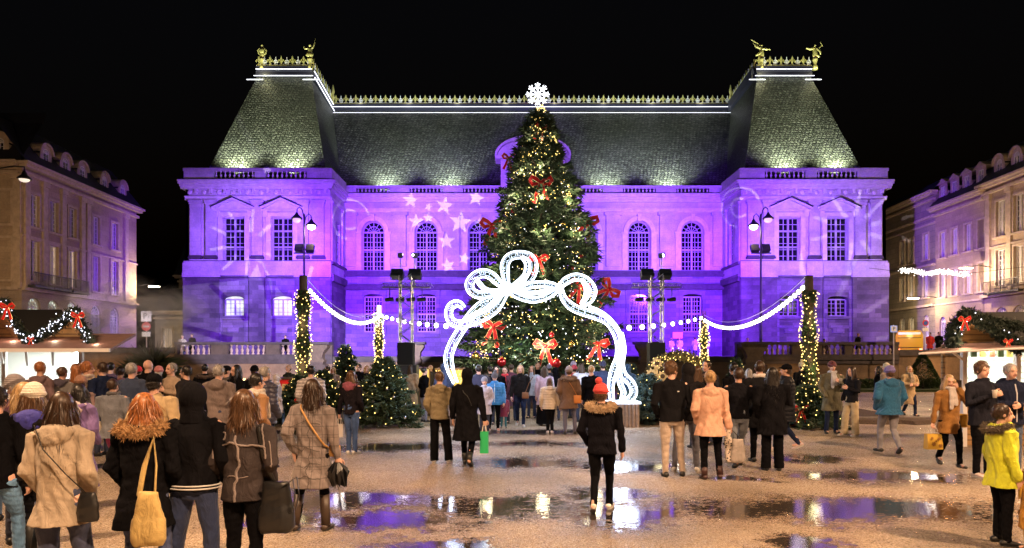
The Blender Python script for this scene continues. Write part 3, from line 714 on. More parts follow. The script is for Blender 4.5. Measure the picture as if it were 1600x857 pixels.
# wash light on the side houses comes from their own wall lamps
def wall_lamp(x, y, z, p, dx, label, c=WARM):
    r = empty('wall_lamp', (x, y, z), label=label, cat='street lamp')
    MB().tube([(0, 0, .1), (dx * .5, 0, .25), (dx, 0, .12)], .03, 6).build('bracket', black_iron, r)
    MB().box(dx - .45, dx + .45, -.12, .12, .0, .08).build('tube_lamp', emi('tube_lamp_glass', (1, .86, .6), 10, False), r)
    lamp('POINT', 'wall_lamp_light', (dx, -.2, -.2), p, c, .15, parent=r)
wall_lamp(-32.9, 60.3, 8.0, 700, 1.3, 'small bright tube lamp at the far corner of the left house', (1, .75, .45))
wall_lamp(36.7, 52.2, 8.6, 900, -2.0, 'bright tube lamp on the right houses nearest the light garland', (1, .7, .42))
wall_lamp(37.2, 59.6, 6.9, 800, -2.2, 'lower tube lamp on the right houses by the rusticated facade', (1, .76, .42))

# ================================================================= STREET FURNITURE
def lamppost(x, y, zb, label, flip):
    r = empty('street_lamp', (x, y, zb), label=label, cat='street lamp')
    H = 9.3
    MB().lathe([(.2, 0), (.2, .5), (.13, .6), (.1, 1.2), (.075, 4), (.06, H - .2), (.07, H), (.03, H + .1)], (0, 0, 0), 12).build('pole', black_iron, r, True)
    for s, zz, lit in ((flip, H - .1, True), (-flip, H + .35, False)):
        g = MB().tube([(0, 0, zz - .6), (s * .12, 0, zz), (s * .3, 0, zz + .2), (s * .46, 0, zz + .05), (s * .48, 0, zz - .2)], .035, 6)
        g.build('arm', black_iron, r)
        h = MB().lathe([(.05, 0), (.1, -.1), (.16, -.2), (.36, -.38), (.38, -.44), (.3, -.44), (.28, -.4)], (s * .48, 0, zz - .15), 14).build('lamp_shade', black_iron, r, True)
        MB().ball((s * .48, 0, zz - .66), (.27, .27, .2), 12, 8).build('globe', lantern_e if lit else emi('dim_lantern_globe', (1, .7, .6), .5, False), r, True)
        if lit: lamp('POINT', 'street_lamp_light', (s * .48, -.1, zz - 1.0), 90, (1, .7, .5), .2, parent=r)
    MB().box(-.65, .65, -.1, -.02, H - 2.55, H - 2.47).box(-.6, .6, .0, .06, H - 2.5, H - 2.44).build('crossbar', black_iron, r)
    for s in (-1, 1):
        MB().cbox((s * .36, .12, H - 2.15), (.26, .14, .24), Matrix.Rotation(R(-25), 3, 'X')).build('floodlight', black_iron, r)
    return r
lamppost(-13.7, 45, Z0, 'black twin arm street lamp with floodlights in front of the left palace wing', 1)
lamppost(16.4, 45, Z0, 'black twin arm street lamp with floodlights in front of the right palace wing', -1)
def tower(x, y, label):
    r = empty('lighting_tower', (x, y, 0), label=label, cat='lighting tower')
    blk = mat('black_cloth_cover', (.008, .008, .01), .9)
    alu = mat('aluminium_truss_tube', (.55, .55, .6), .3, .8)
    MB().box(-.27, .27, -.27, .27, 0, 2.4).build('covered_base', blk, r)
    o = MB(); hs = .21
    for a, b_ in ((-1, -1), (1, -1), (1, 1), (-1, 1)): o.tube([(a * hs, b_ * hs, 2.4), (a * hs, b_ * hs, 4.75)], .026, 6)
    z = 2.4; k = 0
    while z < 4.7:
        s = 1 if k % 2 else -1
        for yy in (-hs, hs): o.tube([(-s * hs, yy, z), (s * hs, yy, z + .3)], .014, 4)
        for xx in (-hs, hs): o.tube([(xx, -s * hs, z), (xx, s * hs, z + .3)], .014, 4)
        z += .3; k += 1
    o.build('truss', alu, r)
    o = MB()
    for yy, zz in ((-.1, 4.35), (.1, 4.35), (0, 4.5)): o.tube([(-.85, yy, zz), (.85, yy, zz)], .02, 5)
    for k in range(12):
        a = -.85 + k * .15; o.tube([(a, -.1, 4.35), (a + .07, 0, 4.5), (a + .15, .1, 4.35)], .01, 4)
    o.build('crossbar', alu, r)
    for s in (-1, 1):
        q_ = MB(); rot = Matrix.Rotation(R(-22), 3, 'X')
        for zz in (-.075, .075): q_.cbox(Vector((s * .31, 0, 4.82)) + rot @ Vector((0, 0, zz)), (.21, .13, .065), rot)
        q_.tube([(s * .31 - .24, 0, 4.85), (s * .31 - .24, 0, 4.62), (s * .31 + .24, 0, 4.62), (s * .31 + .24, 0, 4.85)], .018, 5)
        q_.build('floodlight', black_iron, r)
    for dx in ((-.23, .27) if x < 0 else (.24,)): MB().tube([(dx, .2, 4.4), (dx, .2, 5.42)], .025, 6).build('projector_mast', alu, r)
    for k in range(4):
        xx = -.58 + k * .38; q_ = MB(); q_.tube([(xx, 0, 4.34), (xx, 0, 3.95)], .018, 5)
        q_.tube([(xx - .16, -.05, 3.9), (xx + .12, .05, 3.94)], [.06, .08], 8); q_.build('spotlight', black_iron, r)
    return r
tower(-3.72, 24, 'black based truss lighting tower left of the big Christmas tree')
tower(5.06, 24, 'black based truss lighting tower right of the big Christmas tree')
# a star gobo projector on the left tower throws stars on the facade
def star(cx, cy, r, a0=0, n=5, k=.42):
    return [(cx + (r if i % 2 == 0 else r * k) * math.sin(a0 + math.pi * i / n), cy + (r if i % 2 == 0 else r * k) * math.cos(a0 + math.pi * i / n)) for i in range(2 * n)]
def gobo(loc, tgt, holes, power, label, col=(.85, .75, 1)):
    loc = Vector(loc); rot = (Vector(tgt) - loc).to_track_quat('-Z', 'Y').to_euler()
    r = empty('star_projector', loc, label=label, cat='projector'); r.rotation_euler = rot
    o = MB(Matrix(((1, 0, 0, 0), (0, 0, 1, 0), (0, 1, 0, -.16), (0, 0, 0, 1))))
    n = 24
    o.panel([(.09 * math.cos(2 * math.pi * i / n), .09 * math.sin(2 * math.pi * i / n)) for i in range(n)], [[(x * .32, y * .32) for x, y in h] for h in holes], .002)
    o.build('gobo_plate', black_iron, r)
    MB().tube([(0, 0, -.17), (0, 0, .1)], .098, 20, False).box(-.09, .09, -.09, .09, .1, .12).build('housing', black_iron, r)
    lamp('SPOT', 'projector_light', (0, 0, -.02), power, col, .0, None, 56, .1, parent=r)
sc_ = .5 / 41.0
def ghole(p, q_, r_, a=0):     # star centred on facade spot (photo column, row) relative to the aim
    return star((p - 690) * .06 * sc_, (370 - q_) * .06 * sc_, r_ * sc_, a)
holes = [ghole(*h) for h in ((694, 328, .8, .2), (716, 350, 1.0, .1), (697, 376, .75, 0), (741, 352, .55, .3), (722, 400, .6, .2), (699, 410, .7, -.2), (648, 322, .75, .1), (655, 350, .7, 0), (738, 317, .8, .2), (672, 345, .5, 0), (760, 384, .6, .1), (672, 330, .4, .3))]
gobo((-3.95, 24.2, 5.5), (px(690, 370, 64)), holes, 62000, 'black projector on the left lighting tower throwing stars')
def ray_hole(a, r0, r1, w0, c=(0, 0)):
    d = (math.cos(a), math.sin(a)); n = (-d[1], d[0])
    return [(c[0] + d[0] * r0 - n[0] * w0, c[1] + d[1] * r0 - n[1] * w0), (c[0] + d[0] * r1 - n[0] * w0 * .6, c[1] + d[1] * r1 - n[1] * w0 * .6), (c[0] + d[0] * r1 + n[0] * w0 * .6, c[1] + d[1] * r1 + n[1] * w0 * .6), (c[0] + d[0] * r0 + n[0] * w0, c[1] + d[1] * r0 + n[1] * w0)]
def swirl(c, r, a0, a1, wd, n=12):
    return [(c[0] + (r + wd) * math.cos(a0 + (a1 - a0) * i / n), c[1] + (r + wd) * math.sin(a0 + (a1 - a0) * i / n)) for i in range(n + 1)] + [(c[0] + r * math.cos(a1 - (a1 - a0) * i / n), c[1] + r * math.sin(a1 - (a1 - a0) * i / n)) for i in range(n + 1)]
def burst(s):
    hs = [ray_hole(i * math.pi / 5 + .2, .012, .034, .0022, (.05 * s, -.01)) for i in range(10)]
    hs += [ray_hole(i * .5 + (.2 if s > 0 else 1.3), .05, .095, .0028, (.02 * s, -.12)) for i in range(4)]
    hs += [swirl((-.045 * s, .02), .018, .3, 4.6, .0025), swirl((-.045 * s, .02), .008, 1, 5.5, .0025), ray_hole(1.1 if s > 0 else 2.0, .03, .11, .003, (.02 * s, .03))]
    return hs
gobo((5.3, 24.2, 5.5), px(1235, 350, 59), burst(1), 42000, 'black projector on the right lighting tower throwing rays')
gobo((-3.45, 24.2, 5.5), px(478, 372, 59), burst(-1), 42000, 'black projector behind the left tower floodlights throwing swirls')

# ================================================================= FOLIAGE, BULBS, GARLANDS
def leafmat(name, c, v=.35, rough=.6):
    m = bpy.data.materials.new(name); m.use_nodes = True; t = NT(m)
    n = t('TexNoise', {'Vector': t('TexCoord').outputs['Object'], 'Scale': 2.2, 'Detail': 5, 'Roughness': .7})
    t.link(t.ramp(n.outputs[0], [(.3, tuple(x * (1 - v) for x in c)), (.7, tuple(x * (1 + v) for x in c))]), t.b.inputs['Base Color'])
    t.b.inputs['Roughness'].default_value = rough
    return m
fir = leafmat('fir_needles', (.042, .074, .036)); fir_b = leafmat('blue_spruce_needles', (.05, .085, .075)); tinsel = leafmat('dark_fir_garland', (.018, .032, .022))
boxleaf = leafmat('box_leaves', (.05, .085, .025)); bark = mat('fir_bark', (.06, .04, .03), .9, noise=.4, nscale=8, bump=.6, bscale=20)
def sprigs(mb, P, D, L, W, rg, fan=3):
    """needle sprays: every base point P grows a small fan of pointed leaves along D"""
    n = len(P); vs = []; fs = []
    side = np.cross(D, rg.normal(size=(n, 3))); side /= np.linalg.norm(side, axis=1)[:, None] + 1e-9
    for k in range(fan):
        s = (k - (fan - 1) / 2) * .55
        d = D + side * s + rg.normal(size=(n, 3)) * .12; d /= np.linalg.norm(d, axis=1)[:, None]
        t = np.cross(d, rg.normal(size=(n, 3))); t /= np.linalg.norm(t, axis=1)[:, None] + 1e-9
        l = L * rg.uniform(.6, 1.15, n)[:, None]
        a = P - t * W * .3; b_ = P + t * W * .3; m1 = P + d * l * .45 + t * W; m0 = P + d * l * .45 - t * W; e = P + d * l
        vs.append(np.stack([a, b_, m1, e, m0], 1).reshape(-1, 3))
        fs.append(np.arange(n * 5).reshape(-1, 5) + k * n * 5)
    v = np.concatenate(vs); f_ = np.concatenate(fs); b = len(mb.v)
    mb.v.extend(map(tuple, v.tolist())); mb.f.extend([[i + b for i in q_] for q_ in f_.tolist()]); mb.mi.extend([mb.m] * len(f_))
def conifer(name, loc, H, Rd, label, nb, per, leaf, seed=1, tw=.3, ww=.03, z0=.12, power=.85, cat='tree', group=None, base=.25):
    rg = np.random.default_rng(seed)
    root = empty(name, loc, label=label, cat=cat, group=group)
    MB().tube([(0, 0, 0), (0, 0, H * .5), (0, 0, H * .97)], [H * .016 + .03, H * .01 + .015, .01], 8).build('trunk', bark, root)
    br = MB(); cr = MB(); tips = []
    for i in range(nb):
        u = (i + rg.uniform(0, 1)) / nb; z = H * (z0 + (1 - z0) * u ** .9 * .98)
        rr = Rd * (1 - (z / H - z0) / (1 - z0)) ** power * rg.choice([.62, .78, .9, 1.0, 1.12, 1.22]) + .05 * Rd
        a = i * 2.39996 + rg.uniform(-.3, .3); d = np.array([math.cos(a), math.sin(a), 0])
        up = .35 * (z / H) - .05 + rg.uniform(-.08, .08)
        n = max(6, int(per * (rr / Rd + .15)))
        t = np.sqrt(rg.uniform(.02, 1, n))
        P0 = np.array([0, 0, z]); Lb = rr
        cur = lambda t: P0 + np.outer(t, d * Lb) + np.outer(t * up * Lb - .22 * Lb * t ** 2 + .14 * Lb * t ** 4, [0, 0, 1])
        pts = cur(np.linspace(0, 1, 5)); br.tube([tuple(p) for p in pts], [.006 * H * (1 - k / 5) * .5 + .006 for k in range(5)], 4)
        P = cur(t); side = np.array([-d[1], d[0], 0]); sg = rg.choice([-1, 1], n)[:, None]
        lw = (.42 * Lb * (1 - t * .75))[:, None] * rg.uniform(.1, 1, n)[:, None]
        D = d[None, :] * .75 + side[None, :] * sg * .75 + rg.normal(size=(n, 3)) * .18; D[:, 2] -= .05
        D /= np.linalg.norm(D, axis=1)[:, None]
        P = P + D * lw
        P[:, 2] -= lw[:, 0] * .12
        sprigs(cr, P, D, tw, ww, rg); tips.append(pts[-1]); tips.extend(P[rg.integers(0, n, 2)])
    br.build('branches', bark, root)
    cr.build('crown', leaf, root)
    return root, np.array(tips), rg
wire = mat('dark_green_wire', (.01, .02, .012), .6)
def wired(mb, key=None):
    """string the bulbs gathered in mb on one thin wire"""
    P = sorted(mb.pts, key=key) if key else mb.pts; mb.m = 1; mb.tube(P, .003, 3); mb.m = 0; return mb
def octa(mb, c, r):
    x, y, z = c
    if not hasattr(mb, 'pts'): mb.pts = []
    mb.pts.append((x, y, z))
    mb.add([(x + r, y, z), (x - r, y, z), (x, y + r, z), (x, y - r, z), (x, y, z + r), (x, y, z - r)],
           [(0, 2, 4), (2, 1, 4), (1, 3, 4), (3, 0, 4), (2, 0, 5), (1, 2, 5), (3, 1, 5), (0, 3, 5)])
wire = mat('dark_green_wire', (.01, .02, .012), .6)
def helix_lights(root, H, Rd, n, m, seed, r=(.02, .035), z0=.1, turns=8, power=.85, zr=(0, 1), jit=.1, rf=.95, front=False):
    rg = np.random.default_rng(seed); mb = MB(); pts = []
    for k in range(n):
        u = zr[0] + (zr[1] - zr[0]) * (k + rg.uniform(0, 1)) / n; a = u * turns * 2 * math.pi + rg.uniform(-.4, .4) + seed
        if front: a = -math.pi / 2 + 1.55 * math.sin(u * turns * 7 + seed) + rg.uniform(-.12, .12)
        z = H * (z0 + (1 - z0) * u) + rg.normal() * jit * H * .1
        rr = Rd * max(.02, (1 - (z / H - z0) / (1 - z0))) ** power * rf * rg.uniform(.75, 1.05) + .13
        octa(mb, (rr * math.cos(a), rr * math.sin(a), z), rg.uniform(*r)); pts.append((rr * math.cos(a), rr * math.sin(a), z))
    mb.m = 1; mb.tube(pts, .004, 3); mb.m = 0
    o = mb.build('light_string', [m, wire], root); return pts
def bow_mesh(r, s, mt, edge):
    """a tied ribbon bow: two loops, a knot and two tails with pale edges"""
    def rib(pts, w, nm):
        o = MB(); e = MB(); V = [Vector(p) * s for p in pts]; n = len(V); q_ = []
        for i in range(n):
            t = (V[min(i + 1, n - 1)] - V[max(0, i - 1)]).normalized(); sd = t.cross(Vector((0, 1, 0))).normalized() * w[i] * s / 2
            q_.append((V[i] - sd, V[i] + sd))
        th = Vector((0, .012 * s, 0))
        for i in range(n - 1):
            a, b_ = q_[i]; c, d = q_[i + 1]
            o.add([a - th, b_ - th, d - th, c - th, a + th, b_ + th, d + th, c + th], [(0, 1, 2, 3), (4, 7, 6, 5), (0, 4, 5, 1), (1, 5, 6, 2), (2, 6, 7, 3), (3, 7, 4, 0)])
        for sdn in (0, 1): e.tube([tuple(q_[i][sdn]) for i in range(n)], .018 * s, 4)
        ob = o.build(nm, mt, r); e.build('ribbon_edge', edge, ob)
    for g in (-1, 1):
        rib([(0, 0, 0), (g * .25, -.12, .18), (g * .5, -.16, .3), (g * .62, -.05, .12), (g * .45, .06, -.08), (g * .2, .03, -.04), (0, 0, 0)], [.14, .22, .26, .24, .22, .16, .12], 'loop')
        rib([(0, -.02, 0), (g * .14, -.08, -.35), (g * .26, -.05, -.75), (g * .40, -.1, -1.15)], [.12, .2, .22, .26], 'tail')
    MB().ball((0, -.05 * s, 0), (.11 * s, .11 * s, .13 * s), 10, 8).build('knot', mt, r, True)
redv = mat('red_velvet_ribbon', (.66, .010, .015), .5, noise=.2, nscale=14); goldedge = mat('gold_ribbon_edge', (.8, .62, .35), .35, .4)
def bow(p, q_, Y, size, label, rz=0, ry=0):
    r = empty('red_bow', px(p, q_, Y), rz, label=label, cat='bow'); r.rotation_euler = (0, ry, rz); bow_mesh(r, size, redv, goldedge); return r

# ---- the great tree
TY = 28.0; TX = (843 - 800) * TY / F
TH, TR = 11.95, 2.85
tree, tips, rg = conifer('christmas_tree', (TX, TY, .1), TH, TR, 'towering decorated fir covered in warm lights in the middle of the square', 560, 56, fir, 5, .33, .030, .10, .78, 'christmas tree')
helix_lights(tree, TH, TR, 420, fairy, 1, (.016, .03), .12, 9, .78)
helix_lights(tree, TH, TR, 420, fairy, 2, (.013, .026), .12, 7, .78, front=True)
helix_lights(tree, TH, TR, 330, fairy, 3, (.018, .034), .12, 5, .78, (.62, 1), front=True)
helix_lights(tree, TH, TR, 220, fairy_c, 4, (.014, .026), .12, 6, .78, (0, .8), front=True)
helix_lights(tree, TH, TR, 260, fairy, 8, (.014, .028), .12, 6, .78, (0, .3), front=True)
helix_lights(tree, TH, TR, 110, fairy_c, 6, (.02, .03), .12, 4, .78, (.0, .25), front=True)
for z, r_, p in ((10.6, .5, 18), (9.3, .9, 30), (8.0, 1.3, 40), (6.6, 1.7, 30), (5.0, 2.2, 24), (3.4, 2.6, 30), (2.2, 2.7, 34)):
    p *= 1.5
    for a in (-2.4, -1.57, -.75): lamp('POINT', 'tree_glow_light', (r_ * 1.1 * math.cos(a), r_ * 1.15 * math.sin(a), z), p, (1, .85, .5), .15, parent=tree)
lamp('POINT', 'tree_spot_light', (-.75, -3.0, 2.0), 60, (.9, 1, .75), .1, parent=tree)
# crowning snowflake
sf = empty('snowflake_star', (TX - .08, TY - .1, .1 + TH), label='glowing white snowflake on the very top of the big tree', cat='snowflake')
o = MB(); zc = .57
for k in range(8):
    a = k * math.pi / 4; d = Vector((math.cos(a), 0, math.sin(a))); n_ = Vector((-d.z, 0, d.x)); L = .48
    o.tube([(0, 0, zc), tuple(Vector((0, 0, zc)) + d * L)], .022, 5)
    for r_ in (.2, .33):
        for s in (-1, 1): o.tube([tuple(Vector((0, 0, zc)) + d * r_), tuple(Vector((0, 0, zc)) + d * (r_ + .1) + n_ * s * .1)], .018, 4)
o.build('arms', emi('snowflake_light', (.92, .94, 1), 4, False), sf)
MB().tube([(0, 0, -.9), (0, 0, zc - .4)], .025, 6).build('stem', silverp, sf)
lamp('POINT', 'snowflake_glow', (0, -.3, zc), 16, (.9, .95, 1), .2, parent=sf)
for p, q_, s, l, ry in ((769, 352, .62, 'large red bow with long tails on the left edge of the tree at window height', 0), (845, 286, .62, 'red bow high in the middle of the tree below the dormer', 0),
                    (917, 345, .60, 'large red bow on the right side of the tree beside the windows', .25), (848, 200, .42, 'small red bow nearest the snowflake', .3), (795, 247, .36, 'small red bow hanging high on the left of the tree', .1),
                    (842, 405, .5, 'red bow with straight tails just right of the bow arch loop', 0), (771, 510, .62, 'red bow low on the left half of the tree', .15), (852, 541, .6, 'red bow low in the middle of the tree above the crowd', 0),
                    (934, 537, .58, 'red bow low on the right of the tree beside the ribbon tail', .2), (905, 448, .55, 'red bow seen through the right loop of the light arch', .4), (952, 452, .6, 'red bow hanging sideways at the far right of the tree', .9),
                    (744, 462, .4, 'red bow half hidden at the far left of the tree', 0)):
    dx = (p - 843) * TY / F; zz = CAMH + (556 - q_) * TY / F
    rr = TR * max(.05, (1 - (zz / TH - .1) / .9)) ** .78
    dy = math.sqrt(max(0, rr * rr - dx * dx)) + .15
    Yb = TY - dy; bow(p, q_, Yb, s * Yb / TY * 1.18, l, 0, ry)
# baubles
bm = {'silver': mat('silver_bauble_glass', (.8, .8, .82), .12, .9), 'red': mat('red_bauble_glass', (.5, .01, .02), .15, .3, coat=.6), 'gold': mat('gold_bauble_glass', (.75, .5, .15), .18, .85)}
def bauble(loc, r, col, label, group):
    o = MB().ball((0, 0, 0), r, 12, 9).build(col + '_bauble', bm[col], None, True, loc); tag(o, label, 'bauble', group)
    MB().lathe([(r * .22, r * .95), (r * .22, r * 1.12), (r * .05, r * 1.15), (r * .05, r * 1.5)], (0, 0, 0), 8).build('cap', bm['gold'], o, True)
for i, (p, q_, r_, c_) in enumerate(((784, 566, .19, 'red'), (869, 568, .2, 'red'), (862, 523, .11, 'red'), (814, 562, .13, 'gold'), (743, 557, .18, 'gold'), (893, 538, .12, 'gold'))):
    zz = CAMH + (556 - q_) * TY / F; dx = (p - 843) * TY / F; rr = TR * .97
    Yb = TY - math.sqrt(max(0.05, rr * rr - dx * dx)) - .1
    bauble(px(p, q_, Yb), r_ * .93, c_, ['large shiny red bauble low on the left of the tree', 'large shiny red bauble low in the middle of the tree', 'small red bauble above the low middle bow', 'gold bauble at the lowest left branches', 'big hollow looking gold bauble at the far left branch tip', 'gold bauble between the two lowest right bows'][i], None)
for col, n, gl in (('silver', 34, 'small silver bauble hanging in the big Christmas tree'), ('red', 16, 'small red bauble hanging high in the big Christmas tree'), ('gold', 14, 'small gold bauble hanging high in the big Christmas tree')):
    for k in range(n):
        z = rg.uniform(2.4 if col == 'silver' else 4.6, 10.4); rr = TR * (1 - (z / TH - .1) / .9) ** .78 * rg.uniform(.85, 1.02); a = -math.pi / 2 + rg.uniform(-1.35, 1.35)
        bauble((TX + rr * math.cos(a), TY + rr * math.sin(a), z), rg.uniform(.055, .085), col, gl, col + ' baubles in the big tree')

# ---- wrapped light posts and festoons
def wrapped_post(p, topq, Y, label, wpx, rad):
    x = (p - 800) * Y / F; H = CAMH + (556 - topq) * Y / F
    r = empty('light_post', (x, Y, 0), label=label, cat='post')
    MB().lathe([(.14, 0), (.12, H), (.11, H + .02)], (0, 0, 0), 12).build('wooden_pole', mat('rough_timber', (.10, .065, .045), .85, noise=.3, bump=.5), r, True)
    rg2 = np.random.default_rng(int(p)); g = MB(); b_ = MB(); n = int(H * 420)
    z = rg2.uniform(.3, H - .45, n); a = rg2.uniform(0, 6.283, n)
    wob = rad * (.75 + .3 * np.sin(z * 5 + p)) ; P = np.stack([np.cos(a) * wob, np.sin(a) * wob, z], 1)
    D = np.stack([np.cos(a), np.sin(a), rg2.normal(size=n) * .5], 1); D /= np.linalg.norm(D, axis=1)[:, None]
    sprigs(g, P * [.6, .6, 1], D, .13, .014, rg2, 3); g.build('fir_garland', leafmat('post_garland', (.05, .09, .03)), r)
    m_ = int(H * 62)
    for k in range(m_):
        zz = .35 + (H - .8) * k / m_ + rg2.normal() * .03; aa = k * 2.4 + rg2.uniform(-.5, .5); rr = rad * (.95 + .22 * math.sin(zz * 5 + p)) + .05
        octa(b_, (rr * math.cos(aa), rr * math.sin(aa), zz), rg2.uniform(.016, .03) * Y / 24)
    wired(b_).build('light_string', [fairy, wire], r)
    for zz in (1.6, 2.9): lamp('POINT', 'post_glow_light', (0, -rad - .25, zz), 9, (1, .85, .45), .15, parent=r)
    return Vector((x, Y, H))
PA = wrapped_post(474, 432, 20.5, 'near thick light wrapped post on the left in front of the street lamp', 20, .2)
PB = wrapped_post(592, 478, 31, 'far light wrapped post on the left behind the small tree', 14, .18)
PC = wrapped_post(1100, 487, 34, 'far light wrapped post on the right behind the lit wreath arch', 14, .2)
PD = wrapped_post(1264, 432, 20.5, 'near thick light wrapped post on the right beside the dark balustrade', 20, .2)
def festoon_line(a, b_, sag, n, label, r=.075, dense=False):
    a = Vector(a); b_ = Vector(b_); root = empty('festoon_lights', a, label=label, cat='string lights')
    pts = [(a.lerp(b_, i / 40) - a) - Vector((0, 0, sag * 4 * (i / 40) * (1 - i / 40))) for i in range(41)]
    MB().tube([tuple(p) for p in pts], .014, 5).build('cable', wire, root)
    if dense: MB().tube([tuple(p + Vector((0, 0, .16))) for p in pts], .012, 5).build('carrier_cable', silverp, root)
    for k in range(n):
        t = (k + .5) / n; p = (a.lerp(b_, t) - a) - Vector((0, 0, sag * 4 * t * (1 - t) + .1))
        MB().ball((0, 0, 0), (r, r, r * 1.1), 10, 8).build('bulb', festoon, root, True, tuple(p))
    lamp('POINT', 'festoon_glow', tuple((a.lerp(b_, .4) - a) - Vector((0, 0, sag + .5))), 60, (1, .9, .78), .3, parent=root)
festoon_line(px(482, 447, 20.5), px(592, 492, 31), .6, 32, 'bright dense festoon string swooping between the two left posts', .06, True)
festoon_line(px(592, 489, 31), px(705, 505, 21), .1, 10, 'row of spaced round bulbs from the far left post to the bow arch', .07)
festoon_line(px(1258, 442, 20.5), px(1100, 497, 34), .78, 38, 'bright dense festoon string swooping between the two right posts', .065, True)
festoon_line(px(1100, 493, 34), px(972, 508, 21), .1, 9, 'row of spaced round bulbs from the far right post to the bow arch', .075)

# ---- the luminous bow arch
AY = 19.0
arch = empty('light_bow_arch', (2.9, AY, 0), label='huge glowing white ribbon bow forming an arch in front of the tree', cat='light sculpture')
def catmull(P, n=10):
    P = [Vector(p) for p in P]; out = []
    for i in range(len(P) - 1):
        p0 = P[max(i - 1, 0)]; p1 = P[i]; p2 = P[i + 1]; p3 = P[min(i + 2, len(P) - 1)]
        for k in range(n):
            t = k / n; out.append(.5 * ((2 * p1) + (p2 - p0) * t + (2 * p0 - 5 * p1 + 4 * p2 - p3) * t * t + (3 * p1 - p0 - 3 * p2 + p3) * t ** 3))
    out.append(P[-1]); return out
def ribbon(pts, w, y0, y1, bulge=.12, rt=.022, taper=.5):
    """pts in zoom pixels of the bow; y0..y1 depth along the ribbon"""
    n = len(pts)
    P = []
    for i, (a, b_) in enumerate(pts):
        t = i / (n - 1); Y = AY + y0 + (y1 - y0) * t + bulge * math.sin(math.pi * t)
        q_ = px(640 + a / 2.857, 380 + b_ / 2.857, Y); P.append(q_ - Vector((2.9, AY, 0)))
    C = catmull(P, 8); m = len(C); A = []; B = []
    ww = w / 2.857 * AY / F / 2
    for i in range(m):
        t = (C[min(i + 1, m - 1)] - C[max(i - 1, 0)]).normalized(); s = Vector((t.z, 0, -t.x)).normalized()
        e = ww * min(1, taper + 3.2 * min(i, m - 1 - i) / m * (1 - taper) * 2); yy = Vector((0, .07, 0))
        A.append(C[i] + s * e - yy); B.append(C[i] - s * e + yy)
    o = MB(); o.tube([tuple(p) for p in A], rt, 6); o.tube([tuple(p) for p in B], rt, 6); rb = o.build('ribbon', ribbon_e, arch)
    g = MB(); k = 0; rr = random.Random(int(pts[0][0]) + n)
    L = sum((C[i + 1] - C[i]).length for i in range(m - 1)); cnt = int(L / .065)
    for k in range(cnt):
        f_ = k / cnt * (m - 1); i = int(f_); u = f_ - i
        a = A[i].lerp(A[i + 1], u); b_ = B[i].lerp(B[i + 1], u)
        for q_ in range(2):
            if rr.random() < .25: continue
            t0 = rr.uniform(.05, .8); t1 = t0 + rr.uniform(.1, .3); sh = (A[i + 1] - A[i]) * rr.uniform(-.6, .6)
            g.tube([tuple(a.lerp(b_, t0)), tuple(a.lerp(b_, min(t1, .97)) + sh)], .008, 3)
    for tt in (.3, .7): g.tube([tuple(A[i].lerp(B[i], tt)) for i in range(m)], .005, 3)
    g.build('sparkle_mesh', ribbon_mesh, rb)
ribbon([(436, 200), (428, 140), (426, 95), (448, 62), (490, 52), (535, 62), (553, 95), (545, 140), (515, 172), (455, 200)], 34, -.1, -.25, -.2)
ribbon([(500, 60), (525, 90), (520, 140), (490, 175), (450, 205)], 22, .1, .1)
ribbon([(430, 205), (395, 175), (362, 145), (325, 135), (290, 150), (268, 180), (275, 212), (310, 232), (360, 226), (425, 212)], 32, -.1, 0, -.2)
ribbon([(300, 165), (335, 205), (380, 215), (425, 210)], 16, .1, 0)
ribbon([(440, 198), (500, 196), (560, 186), (620, 186), (668, 200)], 28, 0, 0, -.1)
ribbon([(440, 212), (490, 240), (550, 255), (610, 240), (668, 205)], 24, 0, 0, .15)
ribbon([(448, 208), (510, 222), (570, 222), (630, 208)], 14, 0, 0, -.1)
ribbon([(668, 200), (700, 168), (745, 152), (790, 168), (818, 208), (805, 250), (765, 280)], 32, 0, -.1, -.2)
ribbon([(768, 160), (788, 200), (785, 245), (765, 275)], 16, 0, -.1, .1)
ribbon([(675, 205), (690, 250), (730, 288), (785, 310), (840, 328), (885, 350), (918, 395), (936, 450), (934, 510), (912, 570), (898, 640), (905, 712)], 34, 0, -.15, .2)
ribbon([(800, 285), (860, 315), (905, 355), (935, 400), (948, 450)], 18, .2, 0)
ribbon([(944, 400), (950, 470), (942, 540), (955, 590), (990, 628), (1000, 672), (968, 712), (930, 722)], 32, -.1, -.2, -.15)
ribbon([(938, 480), (935, 560), (938, 620), (955, 668), (940, 712)], 20, .1, 0)
ribbon([(425, 212), (375, 250), (325, 275), (282, 315), (245, 365), (212, 415), (188, 460), (174, 510), (182, 565), (205, 625)], 34, 0, 0, .2)
ribbon([(432, 222), (395, 282), (345, 322), (290, 346), (235, 364), (190, 352), (174, 315), (185, 282), (215, 270), (242, 290)], 32, 0, -.1, -.2)
ribbon([(408, 230), (350, 290), (290, 320), (250, 345)], 14, 0, 0)
MB().ball((px(792, 452, AY) - Vector((2.9, AY, 0))), (.17, .17, .2), 10, 8).build('knot', ribbon_e, arch, True)
MB().ball((px(874, 451, AY) - Vector((2.9, AY, 0))), (.12, .12, .14), 10, 8).build('knot', ribbon_e, arch, True)
MB().box(-.42, .62, -.4, .4, .63, .69).build('base_plate', ribbon_mesh, arch)
for dx, dy, dz, pp in ((-4.2, -2.2, 1.6, 55), (-1.9, -2.4, 3.2, 80)): lamp('POINT', 'ribbon_glow_light', (dx, dy, dz), pp, (.66, .74, 1.0), .5, parent=arch)
